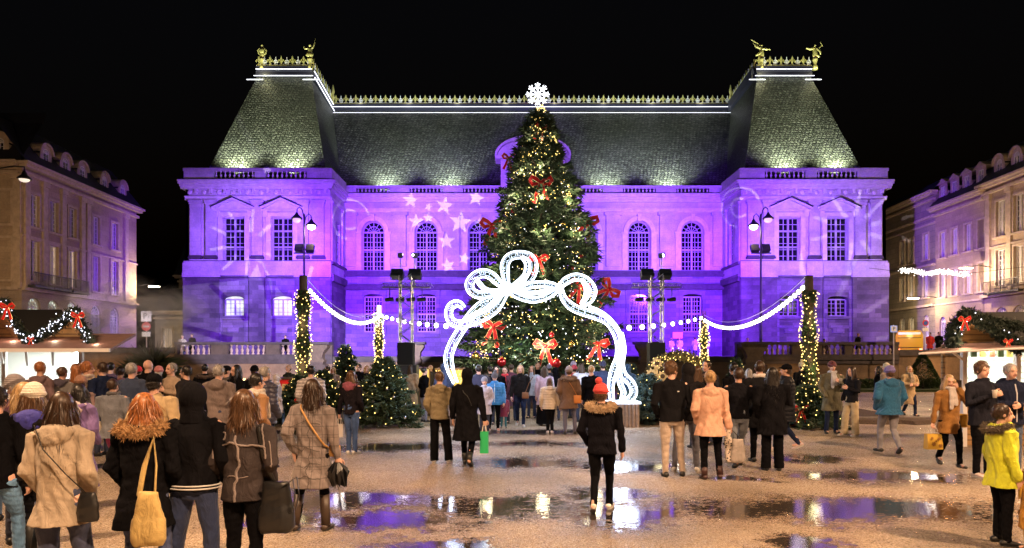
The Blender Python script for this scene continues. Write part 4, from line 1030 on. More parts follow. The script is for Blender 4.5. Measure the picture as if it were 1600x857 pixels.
for dx, dz in ((0, 1.0), (.2, 2.2), (-.5, 3.2), (-1.9, 3.9), (-3.2, 3.7), (-4.3, 2.8), (-4.7, 1.6)):
    lamp('POINT', 'ribbon_glow_light', (dx, -.5, dz + .3), 60, (.66, .78, 1.0), .3, parent=arch)
st_m = bark_l = mat('rough_split_log', (.26, .20, .17), .85, noise=.3, nscale=6, bump=.6)
def stump(x, y, w, h, label):
    r = empty('log_plinth', (x, y, 0), label=label, cat='plinth'); MB().box(-w / 2 + .03, w / 2 - .03, -w / 2 + .05, w / 2 - .05, 0, h - .02).build('core', bark, r)
    n = 9
    for k in range(n):
        xx = -w / 2 + (k + .5) * w / n; MB().lathe([(.052, .0), (.056, h * .5), (.05, h)], (xx, -w / 2 + .02, 0), 7).build('log', st_m, r)
stump(3.0, AY, .92, .63, 'square log plinth carrying the right tail of the light bow')
stump(px(712, 600, AY).x, AY + .1, .7, .8, 'square log plinth behind the crowd under the left tail of the light bow')

# ---- smaller firs in the planting beds
def small_tree(p, baseq, topq, wpx, label, leaf, nb=110, lights=40, seed=3, tw=.16, cool=False):
    Y = CAMH * F / (baseq - 556); x = (p - 800) * Y / F; H = (baseq - topq) * Y / F; Rr = wpx / 2 * Y / F
    r, tips_, rg_ = conifer('fir_tree', (x, Y, .05), H, Rr, label, nb, 46, leaf, seed, tw, .016, .06, .8, 'tree')
    if lights: helix_lights(r, H, Rr, lights, fairy_c if cool else fairy, seed, (.012, .022), .06, 5, .8, (0, .95), front=True)
    return r
sm = small_tree(601, 667, 562, 104, 'bushy small fir with silver baubles beside the gravel left of the arch', fir, 190, 60, 3)
for i in range(12):
    z = .3 + 1.3 * (i / 12); a = -1.57 + [.9, -.8, .2, 1.1, -.3, .6, -1, .3, -.5, .8, 0, -.2][i]; rr = .92 * (1 - z / 2.0) ** .8
    bauble((sm.location.x + rr * math.cos(a), sm.location.y + rr * math.sin(a), z), .045, 'silver', 'silver bauble on the bushy small fir left of the arch', 'silver baubles on the small fir')
small_tree(470, 664, 590, 90, 'dark low fir with red decorations in front of the red box', fir, 110, 40, 11)
small_tree(540, 640, 540, 60, 'slim fir with warm lights between the two left posts', fir, 90, 50, 12)
small_tree(1012, 662, 588, 90, 'bluish spruce right of the log plinth', fir_b, 150, 24, 13)
small_tree(985, 640, 570, 46, 'narrow fir with lights behind the ribbon tail on the right', fir_b, 70, 40, 14)
small_tree(1262, 668, 606, 100, 'low fir with red bows around the near right post', fir, 130, 60, 15)
small_tree(650, 648, 600, 80, 'low lit fir to the left of the olive hoodie visitor', fir, 90, 60, 16)
small_tree(1150, 640, 560, 40, 'thin fir with a lit tip behind the right hand group', fir, 60, 20, 17)
small_tree(505, 650, 580, 60, 'lit fir behind the woman in the plaid coat', fir, 80, 50, 19)
small_tree(1060, 655, 600, 70, 'fir hidden behind the men in black jackets', fir_b, 80, 30, 20)
bow(1252, 640, 18.2, .3, 'little red bow on the low fir by the near right post'); bow(470, 628, 18.6, .25, 'little red bow on the dark low fir at the left')
# topiary and yucca
cr = MB(); rgx = np.random.default_rng(4); r = empty('topiary_cone', (px(1442, 610, 38).x, 38.0, .1), label='dark clipped cone shrub against the orange wall on the right', cat='shrub')
n = 3500; z = rgx.uniform(0, 1, n) ** 1.2; a = rgx.uniform(0, 6.283, n); rr = .95 * (1 - z) ** .8 * rgx.uniform(.85, 1, n)
D = np.stack([np.cos(a), np.sin(a), .4 + 0 * a], 1); sprigs(cr, np.stack([rr * np.cos(a), rr * np.sin(a), .1 + z * 1.9], 1), D / np.linalg.norm(D, axis=1)[:, None], .1, .03, rgx, 2)
cr.build('foliage', boxleaf, r); MB().lathe([(.06, 0), (.05, .5)], (0, 0, 0), 8).build('stem', bark, r)
hd = empty('low_hedge', (21.3, 38.6, 0), label='low clipped hedge in front of the orange wall on the right', cat='hedge')
cr = MB(); n = 5000; P = np.stack([rgx.uniform(-3.6, 3.6, n), rgx.uniform(-.35, .35, n), rgx.uniform(.1, .62, n)], 1); D = rgx.normal(size=(n, 3)); D /= np.linalg.norm(D, axis=1)[:, None]
sprigs(cr, P, D, .12, .03, rgx, 2); cr.build('foliage', boxleaf, hd)
def yucca(p, Y, z0, H, label):
    r = empty('spiky_palm', (px(p, 556, Y).x, Y, 0), label=label, cat='plant'); o = MB(); rg3 = np.random.default_rng(8)
    MB().tube([(0, 0, 0), (.05, 0, z0)], [.16, .12], 8).build('trunk', bark, r)
    for k in range(240):
        a = rg3.uniform(0, 6.283); e = rg3.uniform(-.4, 1.45); L = H * rg3.uniform(.7, 1.1); d = np.array([math.cos(a) * math.cos(e), math.sin(a) * math.cos(e), math.sin(e)])
        s = np.array([-math.sin(a), math.cos(a), 0]) * .022; b_ = np.array([.05, 0, z0]); p1 = b_ + d * L * .5; p2 = b_ + d * L - np.array([0, 0, .25 * L * math.cos(e)])
        o.add([tuple(b_ - s), tuple(b_ + s), tuple(p1 + s), tuple(p2), tuple(p1 - s)], [(0, 1, 2, 3, 4)])
    o.build('leaves', leafmat('yucca_leaves', (.06, .07, .03)), r)
yucca(238, 21, 1.55, 1.05, 'spiky palm plant above the crowd right of the left stall')
yucca(212, 23, 1.3, .9, 'lower spiky palm plant beside the steam of the left stall')

# ---- lit wreath arch, lanterns, boxes, sunflower board, signs, van
wr = empty('wreath_arch', (px(1066, 560, 21).x, 21.5, 0), label='garden arch wrapped in warm fairy lights behind the men in black', cat='arch')
C = [(-.95, 0, 0), (-.95, 0, 1.0), (-.8, 0, 1.5), (-.45, 0, 1.85), (0, 0, 1.97), (.45, 0, 1.85), (.8, 0, 1.5), (.95, 0, 1.0), (.95, 0, 0)]
CC = [tuple(v) for v in catmull(C, 8)]; MB().tube(CC, .04, 6).build('hoop', black_iron, wr)
P = np.array([CC[i] for i in rgx.integers(4, len(CC) - 4, 2200)]) + rgx.normal(size=(2200, 3)) * .07; D = rgx.normal(size=(2200, 3)); D /= np.linalg.norm(D, axis=1)[:, None]
cr = MB(); sprigs(cr, P, D, .12, .016, rgx, 2); cr.build('garland', leafmat('wreath_leaves', (.12, .09, .03)), wr)
b_ = MB()
for i in range(190): c = Vector(CC[rgx.integers(4, len(CC) - 4)]) + Vector(rgx.normal(size=3)) * .09; octa(b_, c, rgx.uniform(.014, .024))
wired(b_, lambda p: math.atan2(p[2] - 1, p[0])).build('light_string', [fairy, wire], wr); lamp('POINT', 'wreath_glow', (0, -.4, 1.5), 22, (1, .8, .4), .3, parent=wr)
def glow_booth(p, topq, Y, w, label, h0=.9):
    x = (p - 800) * Y / F; zt = CAMH + (556 - topq) * Y / F
    r = empty('lantern_booth', (x, Y, 0), label=label, cat='lantern')
    fr = mat('lantern_brass', (.30, .19, .08), .5)
    MB().box(-w / 2, w / 2, -w / 2, w / 2, 0, h0).build('base', mat('booth_wood', (.2, .12, .06), .7, noise=.3), r)
    o = MB()
    for a in (-1, 1):
        for c in (-1, 1): o.box(a * w / 2 - .03 * a - .02, a * w / 2 - .03 * a + .02, c * w / 2 - .03 * c - .02, c * w / 2 - .03 * c + .02, h0, zt)
    o.box(-w / 2 - .05, w / 2 + .05, -w / 2 - .05, w / 2 + .05, zt, zt + .06); o.box(-w / 2, w / 2, -w / 2, w / 2, h0, h0 + .04); o.build('frame', fr, r)
    MB().box(-w / 2 + .05, w / 2 - .05, -w / 2 + .05, w / 2 - .05, h0 + .05, zt - .02).build('glowing_panel', glassmat('amber_panel', (.3, .2, .05), (1, .68, .16), 1.1), r)
    b_ = MB(); rg4 = random.Random(int(p))
    for k in range(46): octa(b_, (rg4.uniform(-.5, .5) * w, -w / 2 - .03, rg4.uniform(h0 - .3, zt)), rg4.uniform(.014, .022))
    wired(b_, lambda p: p[2]).build('light_string', [fairy, wire], r); lamp('POINT', 'booth_glow', (0, -w / 2 - .3, 1.2), 14, (1, .75, .3), .2, parent=r)
glow_booth(650, 577, 22.5, .85, 'tall amber glowing lantern box behind the beige coat visitor')
glow_booth(705, 578, 23, .9, 'amber glowing lantern box just left of the arch foot')
sun = empty('sunflower_board', (px(1026, 600, 20.6).x, 20.6, 0), label='cut out wooden board of sunflowers right of the bow arch', cat='decoration')
wood = mat('pale_plywood', (.50, .34, .16), .6, noise=.2)
MB().box(-.04, .04, 0, .04, 0, 1.9).build('stake', wood, sun)
for (x, z, r_) in ((0, 1.72, .2), (-.16, 1.38, .21), (.17, 1.33, .19), (0, 1.02, .22), (-.2, .72, .17), (.17, .68, .18)):
    f_ = MB(); f_.prism(star(x, z, r_, x, 9, .62), -.05, -.01); ff = f_.build('sunflower', wood, sun)
    MB().lathe([(r_ * .38, 0), (r_ * .3, .03)], (0, 0, 0), 12).build('flower_centre', mat('dark_seed_disc', (.05, .025, .01), .8), ff, False)
    ch = [c for c in bpy.data.objects if c.parent == ff][0]; ch.location = (x, -.052, z); ch.rotation_euler = (R(90), 0, 0)
for i in range(1):
    b_ = MB(); rg4 = random.Random(2)
    for k in range(34): octa(b_, (rg4.uniform(-.35, .35), -.08, rg4.uniform(.4, 1.9)), .014)
    wired(b_, lambda p: p[2]).build('light_string', [fairy, wire], sun)
lamp('POINT', 'board_glow', (0, -.6, 1.5), 7, (1, .85, .5), .2, parent=sun)
rb = empty('red_booth', (px(470, 600, 22).x, 22, 0), label='bright red counter box behind the white coat girl', cat='booth')
redp = mat('red_lacquer_panel', (.65, .02, .02), .4)
MB().box(-.6, .6, -.3, .3, 0, 1.2).build('body', redp, rb); MB().box(-.68, .68, -.36, .36, 1.2, 1.26).build('counter_top', mat('dark_counter', (.05, .03, .02), .5), rb)
o = MB()
for k in range(3): o.box(-.5 + k * .36, -.2 + k * .36, -.33, -.3, .15, 1.05)
o.build('panel_trim', mat('gold_panel_trim', (.7, .5, .2), .4), rb); lamp('POINT', 'booth_lamp', (0, -.9, 1.5), 12, (1, .6, .4), .2, parent=rb)
rb2 = empty('red_booth', (px(1252, 630, 19).x, 19.0, 0), label='small red barrel shaped stand under the pompom hat visitor', cat='booth')
MB().lathe([(.3, 0), (.36, .4), (.3, .8)], (0, 0, 0), 16).build('body', redp, rb2, True)

def text(body, size, loc, m, parent, ex=.004, name='lettering', rot=(R(90), 0, 0)):
    c = bpy.data.curves.new(name, 'FONT'); c.body = body; c.size = size; c.align_x = 'CENTER'; c.align_y = 'CENTER'; c.extrude = ex
    t_ = bpy.data.objects.new(name, c); COL.objects.link(t_); dg = bpy.context.evaluated_depsgraph_get(); me = bpy.data.meshes.new_from_object(t_.evaluated_get(dg)); bpy.data.objects.remove(t_)
    me.materials.clear(); o = bpy.data.objects.new(name, me); COL.objects.link(o); me.materials.append(m); o.parent = parent; o.location = loc; o.rotation_euler = rot; return o
wp = mat('white_sign_paint', (.85, .85, .85), .4); bp_ = mat('blue_sign_paint', (.03, .12, .5), .4); rp_ = mat('red_sign_paint', (.6, .02, .03), .4); kp = mat('black_sign_paint', (.01, .01, .01), .4)
cb = empty('city_sign_box', (px(632, 597, 21.6).x, 21.6, 0), label='black box with white town lettering at the foot of the left lighting tower', cat='sign')
MB().box(-.42, .42, -.3, .3, 0, 1.65).build('box', mat('matt_black_box', (.01, .01, .012), .7), cb)
text('VILLE\nDE\nRENNES', .2, (-.0, -.31, 1.1), wp, cb)
sp_ = empty('parking_sign', (px(229, 530, 43).x, 43, 0), label='signpost with parking plate and no entry disc by the left wall', cat='sign')
MB().tube([(0, 0, 0), (0, 0, 4.7)], .04, 8).build('post', silverp, sp_)
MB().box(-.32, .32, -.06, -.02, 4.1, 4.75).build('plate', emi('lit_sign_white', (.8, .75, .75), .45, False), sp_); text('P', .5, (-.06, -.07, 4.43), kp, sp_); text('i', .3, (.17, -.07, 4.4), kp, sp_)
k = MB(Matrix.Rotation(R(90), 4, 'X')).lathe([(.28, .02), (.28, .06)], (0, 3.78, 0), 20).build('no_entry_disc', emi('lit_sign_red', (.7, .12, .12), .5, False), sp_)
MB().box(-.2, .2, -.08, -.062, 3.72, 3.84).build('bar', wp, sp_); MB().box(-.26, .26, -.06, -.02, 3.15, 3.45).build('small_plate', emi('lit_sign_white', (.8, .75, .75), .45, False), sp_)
sp_ = empty('parking_sign', (px(1403.5, 514, 40.5).x, 41, 0), label='small blue parking sign at the right end of the dark balustrade', cat='sign')
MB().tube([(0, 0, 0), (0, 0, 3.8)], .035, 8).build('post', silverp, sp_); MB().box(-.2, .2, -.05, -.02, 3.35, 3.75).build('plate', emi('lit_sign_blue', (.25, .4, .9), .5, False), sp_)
MB().box(-.15, .15, -.055, -.05, 3.40, 3.70).build('inset', wp, sp_); text('P', .3, (0, -.06, 3.55), bp_, sp_)
sp_ = empty('traffic_sign', (px(1461, 505, 42).x, 43, 0), label='round no parking sign with white plate against the right houses', cat='sign')
MB().tube([(0, 0, 0), (0, 0, 4.2)], .035, 8).build('post', silverp, sp_); MB(Matrix.Rotation(R(90), 4, 'X')).lathe([(.19, .02), (.19, .05)], (0, 4.0, 0), 18).build('disc', rp_, sp_)
MB(Matrix.Rotation(R(90), 4, 'X')).lathe([(.13, .055), (.13, .06)], (0, 4.0, 0), 18).build('disc_centre', bp_, sp_); MB().box(-.2, .2, -.05, -.02, 3.5, 3.68).build('plate', wp, sp_)
rs = empty('red_sign', (px(1059, 523, 57).x, 57, Z0), label='small glowing red sign by the palace door', cat='sign'); MB().tube([(0, 0, 0), (0, 0, 1.6)], .03, 6).build('post', black_iron, rs)
MB().box(-.4, .4, -.05, .05, 1.5, 2.0).build('panel', emi('lit_red_panel', (1, .08, .12), 1.2, False), rs)
van = empty('delivery_van', (px(1421, 535, 50).x, 50, 0), -.53, label='bright yellow van parked beyond the right wall', cat='van')
yl = mat('yellow_van_paint', (.80, .50, .02), .35, coat=.5)
MB().prism([(-.85, 1.2), (.85, 1.2), (.85, 3.4), (.7, 3.75), (-.7, 3.75), (-.85, 3.4)], -1.5, 1.5).build('body', yl, van)
MB().box(-.7, .7, -1.52, -1.5, 3.45, 3.62).build('rear_window', glassmat('van_glass', (.5, .5, .4), (1, .9, .5), .7), van)
for s in (-1, 1):
    MB().box(s * .7 - .1, s * .7 + .1, -1.54, -1.5, 2.2, 2.45).build('tail_light', emi('tail_lamp_red', (1, .25, .12), 4, False), van)
    MB(Matrix.Rotation(R(90), 4, 'Y')).lathe([(.42, -.12), (.42, .12)], (-.9 - .3, -1.0, s * .72), 14).build('wheel', kp, van)
for zz in (2.5, 3.2): MB().box(-.72, .72, -1.53, -1.5, zz, zz + .04).build('trim_line', kp, van)
lamp('POINT', 'van_lamp', (.0, -3.2, 3.4), 40, (1, .75, .3), .2, parent=van)
for bx, by, bp2, bl in ((26, 40.8, 60, 'added unseen bollard lamp washing the orange wall far right'), (-26, 40.8, 45, 'added unseen bollard lamp washing the street wall far left'), (-16, 40.8, 32, 'added unseen bollard lamp washing the left balustrade wall'), (16.8, 40.8, 30, 'added unseen bollard lamp washing the right balustrade wall')):  # low lamps added out of sight to wash the terrace walls orange
    r = empty('added_bollard_lamp', (bx, by, 0), label=bl, cat='lamp'); MB().lathe([(.09, 0), (.07, .1), (.06, .36), (.09, .4)], (0, 0, 0), 10).build('post', black_iron, r, True)
    MB().lathe([(.08, .42), (.08, .58)], (0, 0, 0), 10).build('lens', emi('amber_lens', (1, .55, .2), 5, False), r, True); MB().lathe([(.1, .59), (.06, .64)], (0, 0, 0), 10).build('cap', black_iron, r, True)
    lamp('POINT', 'added_wall_wash_light', (0, 0, .7), bp2, (1, .5, .18), .1, parent=r)

# ---- light garland over the right street
gl = empty('light_garland', px(1460, 426, 47), label='horizontal white light garland hanging across the right hand street', cat='string lights')
b_ = MB(); rg5 = np.random.default_rng(3); cr = MB()
for i in range(420): u = rg5.uniform(-1, 1); octa(b_, (u * 2.4, rg5.normal() * .1, rg5.normal() * .09 - .06 * u + .07 * math.sin(u * 6)), rg5.uniform(.02, .04))
MB().tube([(-4.5, 0, .3), (-2.4, 0, .06), (2.4, 0, -.06), (8, 0, .6)], .015, 5).build('cable', wire, gl); wired(b_, lambda p: p[0]).build('light_string', [emi('garland_bulb', (1, .95, .9), 5, False), wire], gl)
lamp('POINT', 'garland_glow', (0, 0, -.6), 90, (1, .9, .75), .4, parent=gl)
# hanging lantern at the left edge
hl = empty('hanging_lantern', px(38, 270, 17), label='dark lantern hanging from a curved bracket at the upper left edge', cat='street lamp')
MB().tube([(-1.2, 0, -.02), (-.7, 0, .1), (-.25, 0, .16), (0, 0, .14), (0, 0, .0)], .02, 6).build('bracket', black_iron, hl)
MB().lathe([(.02, .06), (.05, 0), (.07, -.06), (.16, -.14), (.165, -.17), (.12, -.17)], (0, 0, 0), 14).build('lamp_shade', black_iron, hl, True)
MB().ball((0, 0, -.17), (.12, .12, .07), 12, 8).build('globe', emi('pale_lantern_globe', (1, .85, .7), .8, False), hl, True)
MB().tube([(-1.2, 0, -.02), (-1.25, 0, -6.4)], .06, 8).build('pole', black_iron, hl)
# off camera street lanterns of the square
for i, (x, y, z, p_) in enumerate(LANT):
    r = empty('street_lantern', (x, y, 0), label=['lantern post on the left edge of the square', 'lantern post near the right edge beside the photographer', 'lantern post behind the photographer', 'lantern post behind the right hand stall', 'added unseen lantern post right of the far lawn warming the houses', 'added unseen lantern post left behind the food stall warming the house'][i], cat='street lamp')
    MB().lathe([(.12, 0), (.1, .5), (.05, 1), (.04, z)], (0, .35, 0), 10).build('pole', black_iron, r); MB().tube([(0, .35, z), (0, 0, z + .1), (0, 0, z)], .03, 6).build('arm', black_iron, r)
    MB().lathe([(.05, 0), (.28, -.12), (.3, -.16)], (0, 0, z + .02), 14).build('lamp_shade', black_iron, r)

# ================================================================= MARKET STALLS
pine = masonry('pine_boards', (.50, .30, .13), (.44, .26, .11), (.25, .14, .06), 4, .12, .6, .15, 1, .2, .02)
canvas = mat('mauve_awning_canvas', (.22, .13, .12), .7, noise=.15, bump=.2, bscale=8); whitep = mat('white_painted_batten', (.75, .72, .72), .5)
felt = mat('black_roofing_felt', (.006, .006, .007), .9)
def tgarland(parent, pts, r, dens, bulbs, bm_=fairy_c, seed=1):
    rg6 = np.random.default_rng(seed); C = np.array([tuple(v) for v in catmull(pts, 10)]); n = int(dens)
    i = rg6.integers(0, len(C), n); P = C[i] + rg6.normal(size=(n, 3)) * r * .5; D = rg6.normal(size=(n, 3)); D /= np.linalg.norm(D, axis=1)[:, None]
    g = MB(); g.tube([tuple(c) for c in C], r * .45, 6); sprigs(g, P, D, r * 1.0, r * .09, rg6, 3); o = g.build('fir_garland', tinsel, parent)
    if bulbs:
        b_ = MB()
        for k in range(bulbs): c = C[int(k / bulbs * (len(C) - 1))] + rg6.normal(size=3) * r * .55 + np.array([0, -r * .7, 0]); octa(b_, c, rg6.uniform(.009, .016))
        wired(b_).build('light_string', [bm_, wire], o)
def PL(p, q_, Y, O): return px(p, q_, Y) - O
# left stall
O = Vector((px(60, 556, 14.5).x, 14.5, 0))
ls = empty('market_stall', O, label='left wooden food stall with garlanded gables, mauve awning and steaming counter', cat='market stall')
L = lambda p, q_, Y: tuple(PL(p, q_, Y, O))
x0, x1 = L(-260, 0, 14.5)[0], L(126, 0, 14.5)[0]
MB().box(x0, x1, 0, .1, 0, 1.0).build('counter_front', pine, ls); MB().box(x0 - .05, x1 + .05, -.25, .3, 1.0, 1.07).build('counter_top', whitep, ls)
inner = mat('white_stall_lining', (.8, .82, .8), .6)
xk = L(112, 0, 16.8)[0]
MB().box(x0 - 1, xk, 2.3, 2.36, 0, 2.3).build('back_wall', inner, ls)
MB().add([(x1, .02, 0), (xk, 2.3, 0), (xk, 2.3, 2.3), (x1, .02, 2.3), (x1 + .04, .02, 0), (xk + .04, 2.3, 0), (xk + .04, 2.3, 2.3), (x1 + .04, .02, 2.3)], [(0, 1, 2, 3), (4, 7, 6, 5), (3, 2, 6, 7), (0, 3, 7, 4)]).build('side_wall', inner, ls)
MB().box(x0, xk, .02, 2.36, 2.3, 2.36).build('ceiling', inner, ls)
for p in (5, 125): MB().box(L(p, 0, 14.4)[0] - .04, L(p, 0, 14.4)[0] + .04, -.1, -.02, 0, 2.3).build('post', whitep, ls)
for p in (22, 60, 100): MB().tube([(L(p, 0, 14.4)[0] - .3, 0, 1.75), (L(p, 0, 14.4)[0] + .3, -.9, 2.1)], .025, 6).build('brace', whitep, ls)
aw = MB(); xa, xb = L(-260, 0, 13.2)[0], L(172, 0, 13.2)[0]
aw.add([(xa, .15, 2.42), (xb - .3, .15, 2.42), (xb, -1.3, 2.08), (xa, -1.3, 2.08), (xa, .15, 2.37), (xb - .3, .15, 2.37), (xb, -1.3, 2.03), (xa, -1.3, 2.03)], [(0, 1, 2, 3), (7, 6, 5, 4), (1, 5, 6, 2), (0, 4, 5, 1)])
aw.build('awning', canvas, ls); MB().box(xa, xb, -1.33, -1.29, 2.02, 2.09).build('awning_edge', whitep, ls)
MB().add([(x0, -.1, 2.36), (x1, -.1, 2.36), (L(96, 0, 15.7)[0], 1.2, L(0, 484, 15.7)[2]), (x0, 1.2, L(0, 484, 15.7)[2]), (xk, 2.5, 2.36), (x0, 2.5, 2.36)], [(0, 1, 2, 3), (3, 2, 4, 5), (1, 4, 2)]).build('roof', felt, ls)
def gable(parent, tri, front, seed, bulbs=110, L=None):
    """tri: left, peak, right of the boarded face; front: the same three of the overhang"""
    a, b_, c = [Vector(v) for v in tri]; A, B, C = [Vector(v) for v in front]
    MB().add([tuple(a), tuple(b_), tuple(c)], [(0, 1, 2)]).build('gable_boards', pine, parent)
    th = Vector((0, 0, .05))
    MB().add([tuple(v) for v in (a, b_, B, A, a + th, b_ + th, B + th, A + th)], [(0, 1, 2, 3), (4, 5, 6, 7), (3, 2, 6, 7)]).add([tuple(v) for v in (c, b_, B, C, c + th, b_ + th, B + th, C + th)], [(0, 1, 2, 3), (4, 5, 6, 7), (3, 2, 6, 7)]).build('gable_roof', mat('pine_soffit', (.5, .3, .15), .6, noise=.2), parent)
    tgarland(parent, [A, A.lerp(B, .5) - Vector((0, 0, .06)), B], .082, 2600, bulbs, seed=seed); tgarland(parent, [B, B.lerp(C, .5) - Vector((0, 0, .03)), C], .075, 1500, bulbs // 2, seed=seed + 1)
gable(ls, (L(50, 536, 14.35), L(98, 500, 14.35), L(134, 536, 14.35)), (L(44, 533, 13.7), L(117, 487, 13.7), L(141, 533, 13.7)), 5)
gable(ls, (L(-80, 536, 14.35), L(-15, 490, 14.35), L(30, 536, 14.35)), (L(-90, 533, 13.7), L(8, 474, 13.7), L(42, 533, 13.7)), 9)
for p in (15, 55, 100): lamp('AREA', 'stall_lamp', tuple(Vector(L(p, 0, 15.3)[:2] + (2.2,))), 60, (.95, 1, .92), .1, tuple(Vector(L(p, 0, 15.3)[:2] + (0,))), parent=ls)
MB().box(x0, x1, .8, .86, 2.2, 2.24).build('strip_lamp', emi('stall_strip_lamp', (.95, 1, .95), 14), ls)
lamp('POINT', 'gable_lamp', L(150, 538, 13.6), 5, (1, .65, .4), .05, parent=ls); lamp('POINT', 'gable_lamp', L(85, 530, 13.9), 3.5, (1, .75, .5), .05, parent=ls); lamp('POINT', 'gable_lamp', L(20, 530, 13.9), 4, (1, .6, .4), .05, parent=ls)
bow(122, 494, 13.55, .2, 'dark red bow on the right gable peak of the left stall'); bow(12, 480, 13.55, .22, 'dark red bow on the left gable peak of the left stall'); bow(48, 530, 13.55, .1, 'tiny red bow in the valley between the stall gables')
# right stall
O = Vector((px(1560, 556, 14.8).x, 14.8, 0))
rs_ = empty('market_stall', O, label='right wooden stall with dark garlanded roof and bright white counter', cat='market stall')
x0, x1 = L(1506, 0, 14.8)[0], L(1800, 0, 14.8)[0]
MB().box(x0, x1, 0, .1, 0, 1.0).build('counter_front', pine, rs_); MB().box(x0 - .05, x1 + .05, -.25, .3, 1.0, 1.07).build('counter_top', whitep, rs_)
xk = L(1511, 0, 16.4)[0]
MB().box(xk, x1 + 1, 1.6, 1.66, 0, 2.2).build('back_wall', masonry('white_boards', (.8, .85, .78), (.76, .8, .75), (.5, .55, .5), 4, .14, .5, .1, 1, .3, .02), rs_)
MB().add([(x0, .02, 0), (xk, 1.6, 0), (xk, 1.6, 2.2), (x0, .02, 2.2), (x0 - .03, .02, 0), (xk - .03, 1.6, 0), (xk - .03, 1.6, 2.2), (x0 - .03, .02, 2.2)], [(0, 1, 2, 3), (4, 7, 6, 5), (3, 2, 6, 7), (0, 3, 7, 4)]).build('side_wall', inner, rs_); MB().box(xk, x1, .02, 1.7, 2.2, 2.26).build('ceiling', inner, rs_)
for p in (1508, 1592): MB().box(L(p, 0, 14.6)[0] - .045, L(p, 0, 14.6)[0] + .045, -.2, -.1, 0, 2.25).build('post', whitep, rs_)
MB().box(L(1498, 0, 14.6)[0] - .03, L(1498, 0, 14.6)[0] + .03, .3, .36, 0, 2.2).build('post', pine, rs_)
MB().tube([(L(1508, 0, 14.6)[0], -.15, 1.85), (L(1484, 0, 14)[0], -.7, 2.12)], .028, 6).build('brace', whitep, rs_)
aw = MB(); a = L(1436, 553, 13.6); b_ = L(1586, 545, 13.6); c = L(1560, 533, 14.7); d = L(1490, 536, 14.7); b2 = L(1800, 540, 13.6); c2 = L(1800, 530, 14.7)
aw.add([a, b_, c, d, b2, c2], [(0, 1, 2, 3), (1, 4, 5, 2)]).build('awning', canvas, rs_)
MB().tube([a, b_, b2], .022, 5).build('awning_edge', whitep, rs_)
ap, al, ar_ = L(1521, 503, 14.6), L(1488, 538, 14.6), L(1567, 533, 14.6)
MB().add([al, ap, ar_], [(0, 1, 2)]).build('gable_boards', pine, rs_)
MB().add([L(1500, 494, 14.9), L(1538, 488, 15.2), L(1800, 486, 15.6), L(1800, 536, 14.3), L(1590, 538, 14.3)], [(0, 1, 2, 3, 4)]).build('roof', felt, rs_)
MB().tube([al, ap], .03, 5, flat=.5).build('barge_board', pine, rs_)
tgarland(rs_, [L(1512, 490, 14.1), L(1492, 512, 14.1), L(1487, 540, 14.1)], .10, 2200, 14, seed=21)
tgarland(rs_, [L(1512, 492, 14.1), L(1545, 508, 14.1), L(1575, 530, 14.1), L(1592, 545, 14.1)], .11, 3000, 8, seed=22)
tgarland(rs_, [L(1530, 500, 14.2), L(1580, 508, 14.2), L(1640, 520, 14.2)], .09, 2200, 0, seed=23)
for p in (1540, 1585, 1640): lamp('AREA', 'stall_lamp', tuple(Vector(L(p, 0, 15.3)[:2] + (2.15,))), 50, (.97, 1, .85), .1, tuple(Vector(L(p, 0, 15.6)[:2] + (0,))), parent=rs_)
MB().box(x0 + .2, x1, .5, .55, 2.12, 2.16).build('strip_lamp', emi('stall_strip_lamp', (.95, 1, .95), 14), rs_)
lamp('POINT', 'gable_lamp', L(1508, 535, 13.9), 7, (1, .7, .4), .05, parent=rs_)
rg7 = np.random.default_rng(5); bn = MB()
for i in range(12): 
    bn.m = i % 3; xx = x0 + .25 + i * .2; bn.box(xx, xx + .12, .42, .45, 1.92, 2.1)
bn.build('hanging_pots', [mat('terracotta_trinket', (.4, .15, .08), .5), boxleaf, mat('gold_trinket', (.6, .45, .12), .4)], rs_)
sh = MB()
for k in range(9): sh.lathe([(.05, 0), (.06, .08), (.03, .16), (.02, .2)], (x0 + .4 + k * .26, .2, 1.07), 8)
sh.build('jars', mat('honey_jar', (.5, .25, .05), .2), rs_)
bow(1507, 500, 13.9, .19, 'dark red bow at the roof corner of the right stall'); bow(1575, 534, 13.9, .14, 'dark red bow low on the roof garland of the right stall')

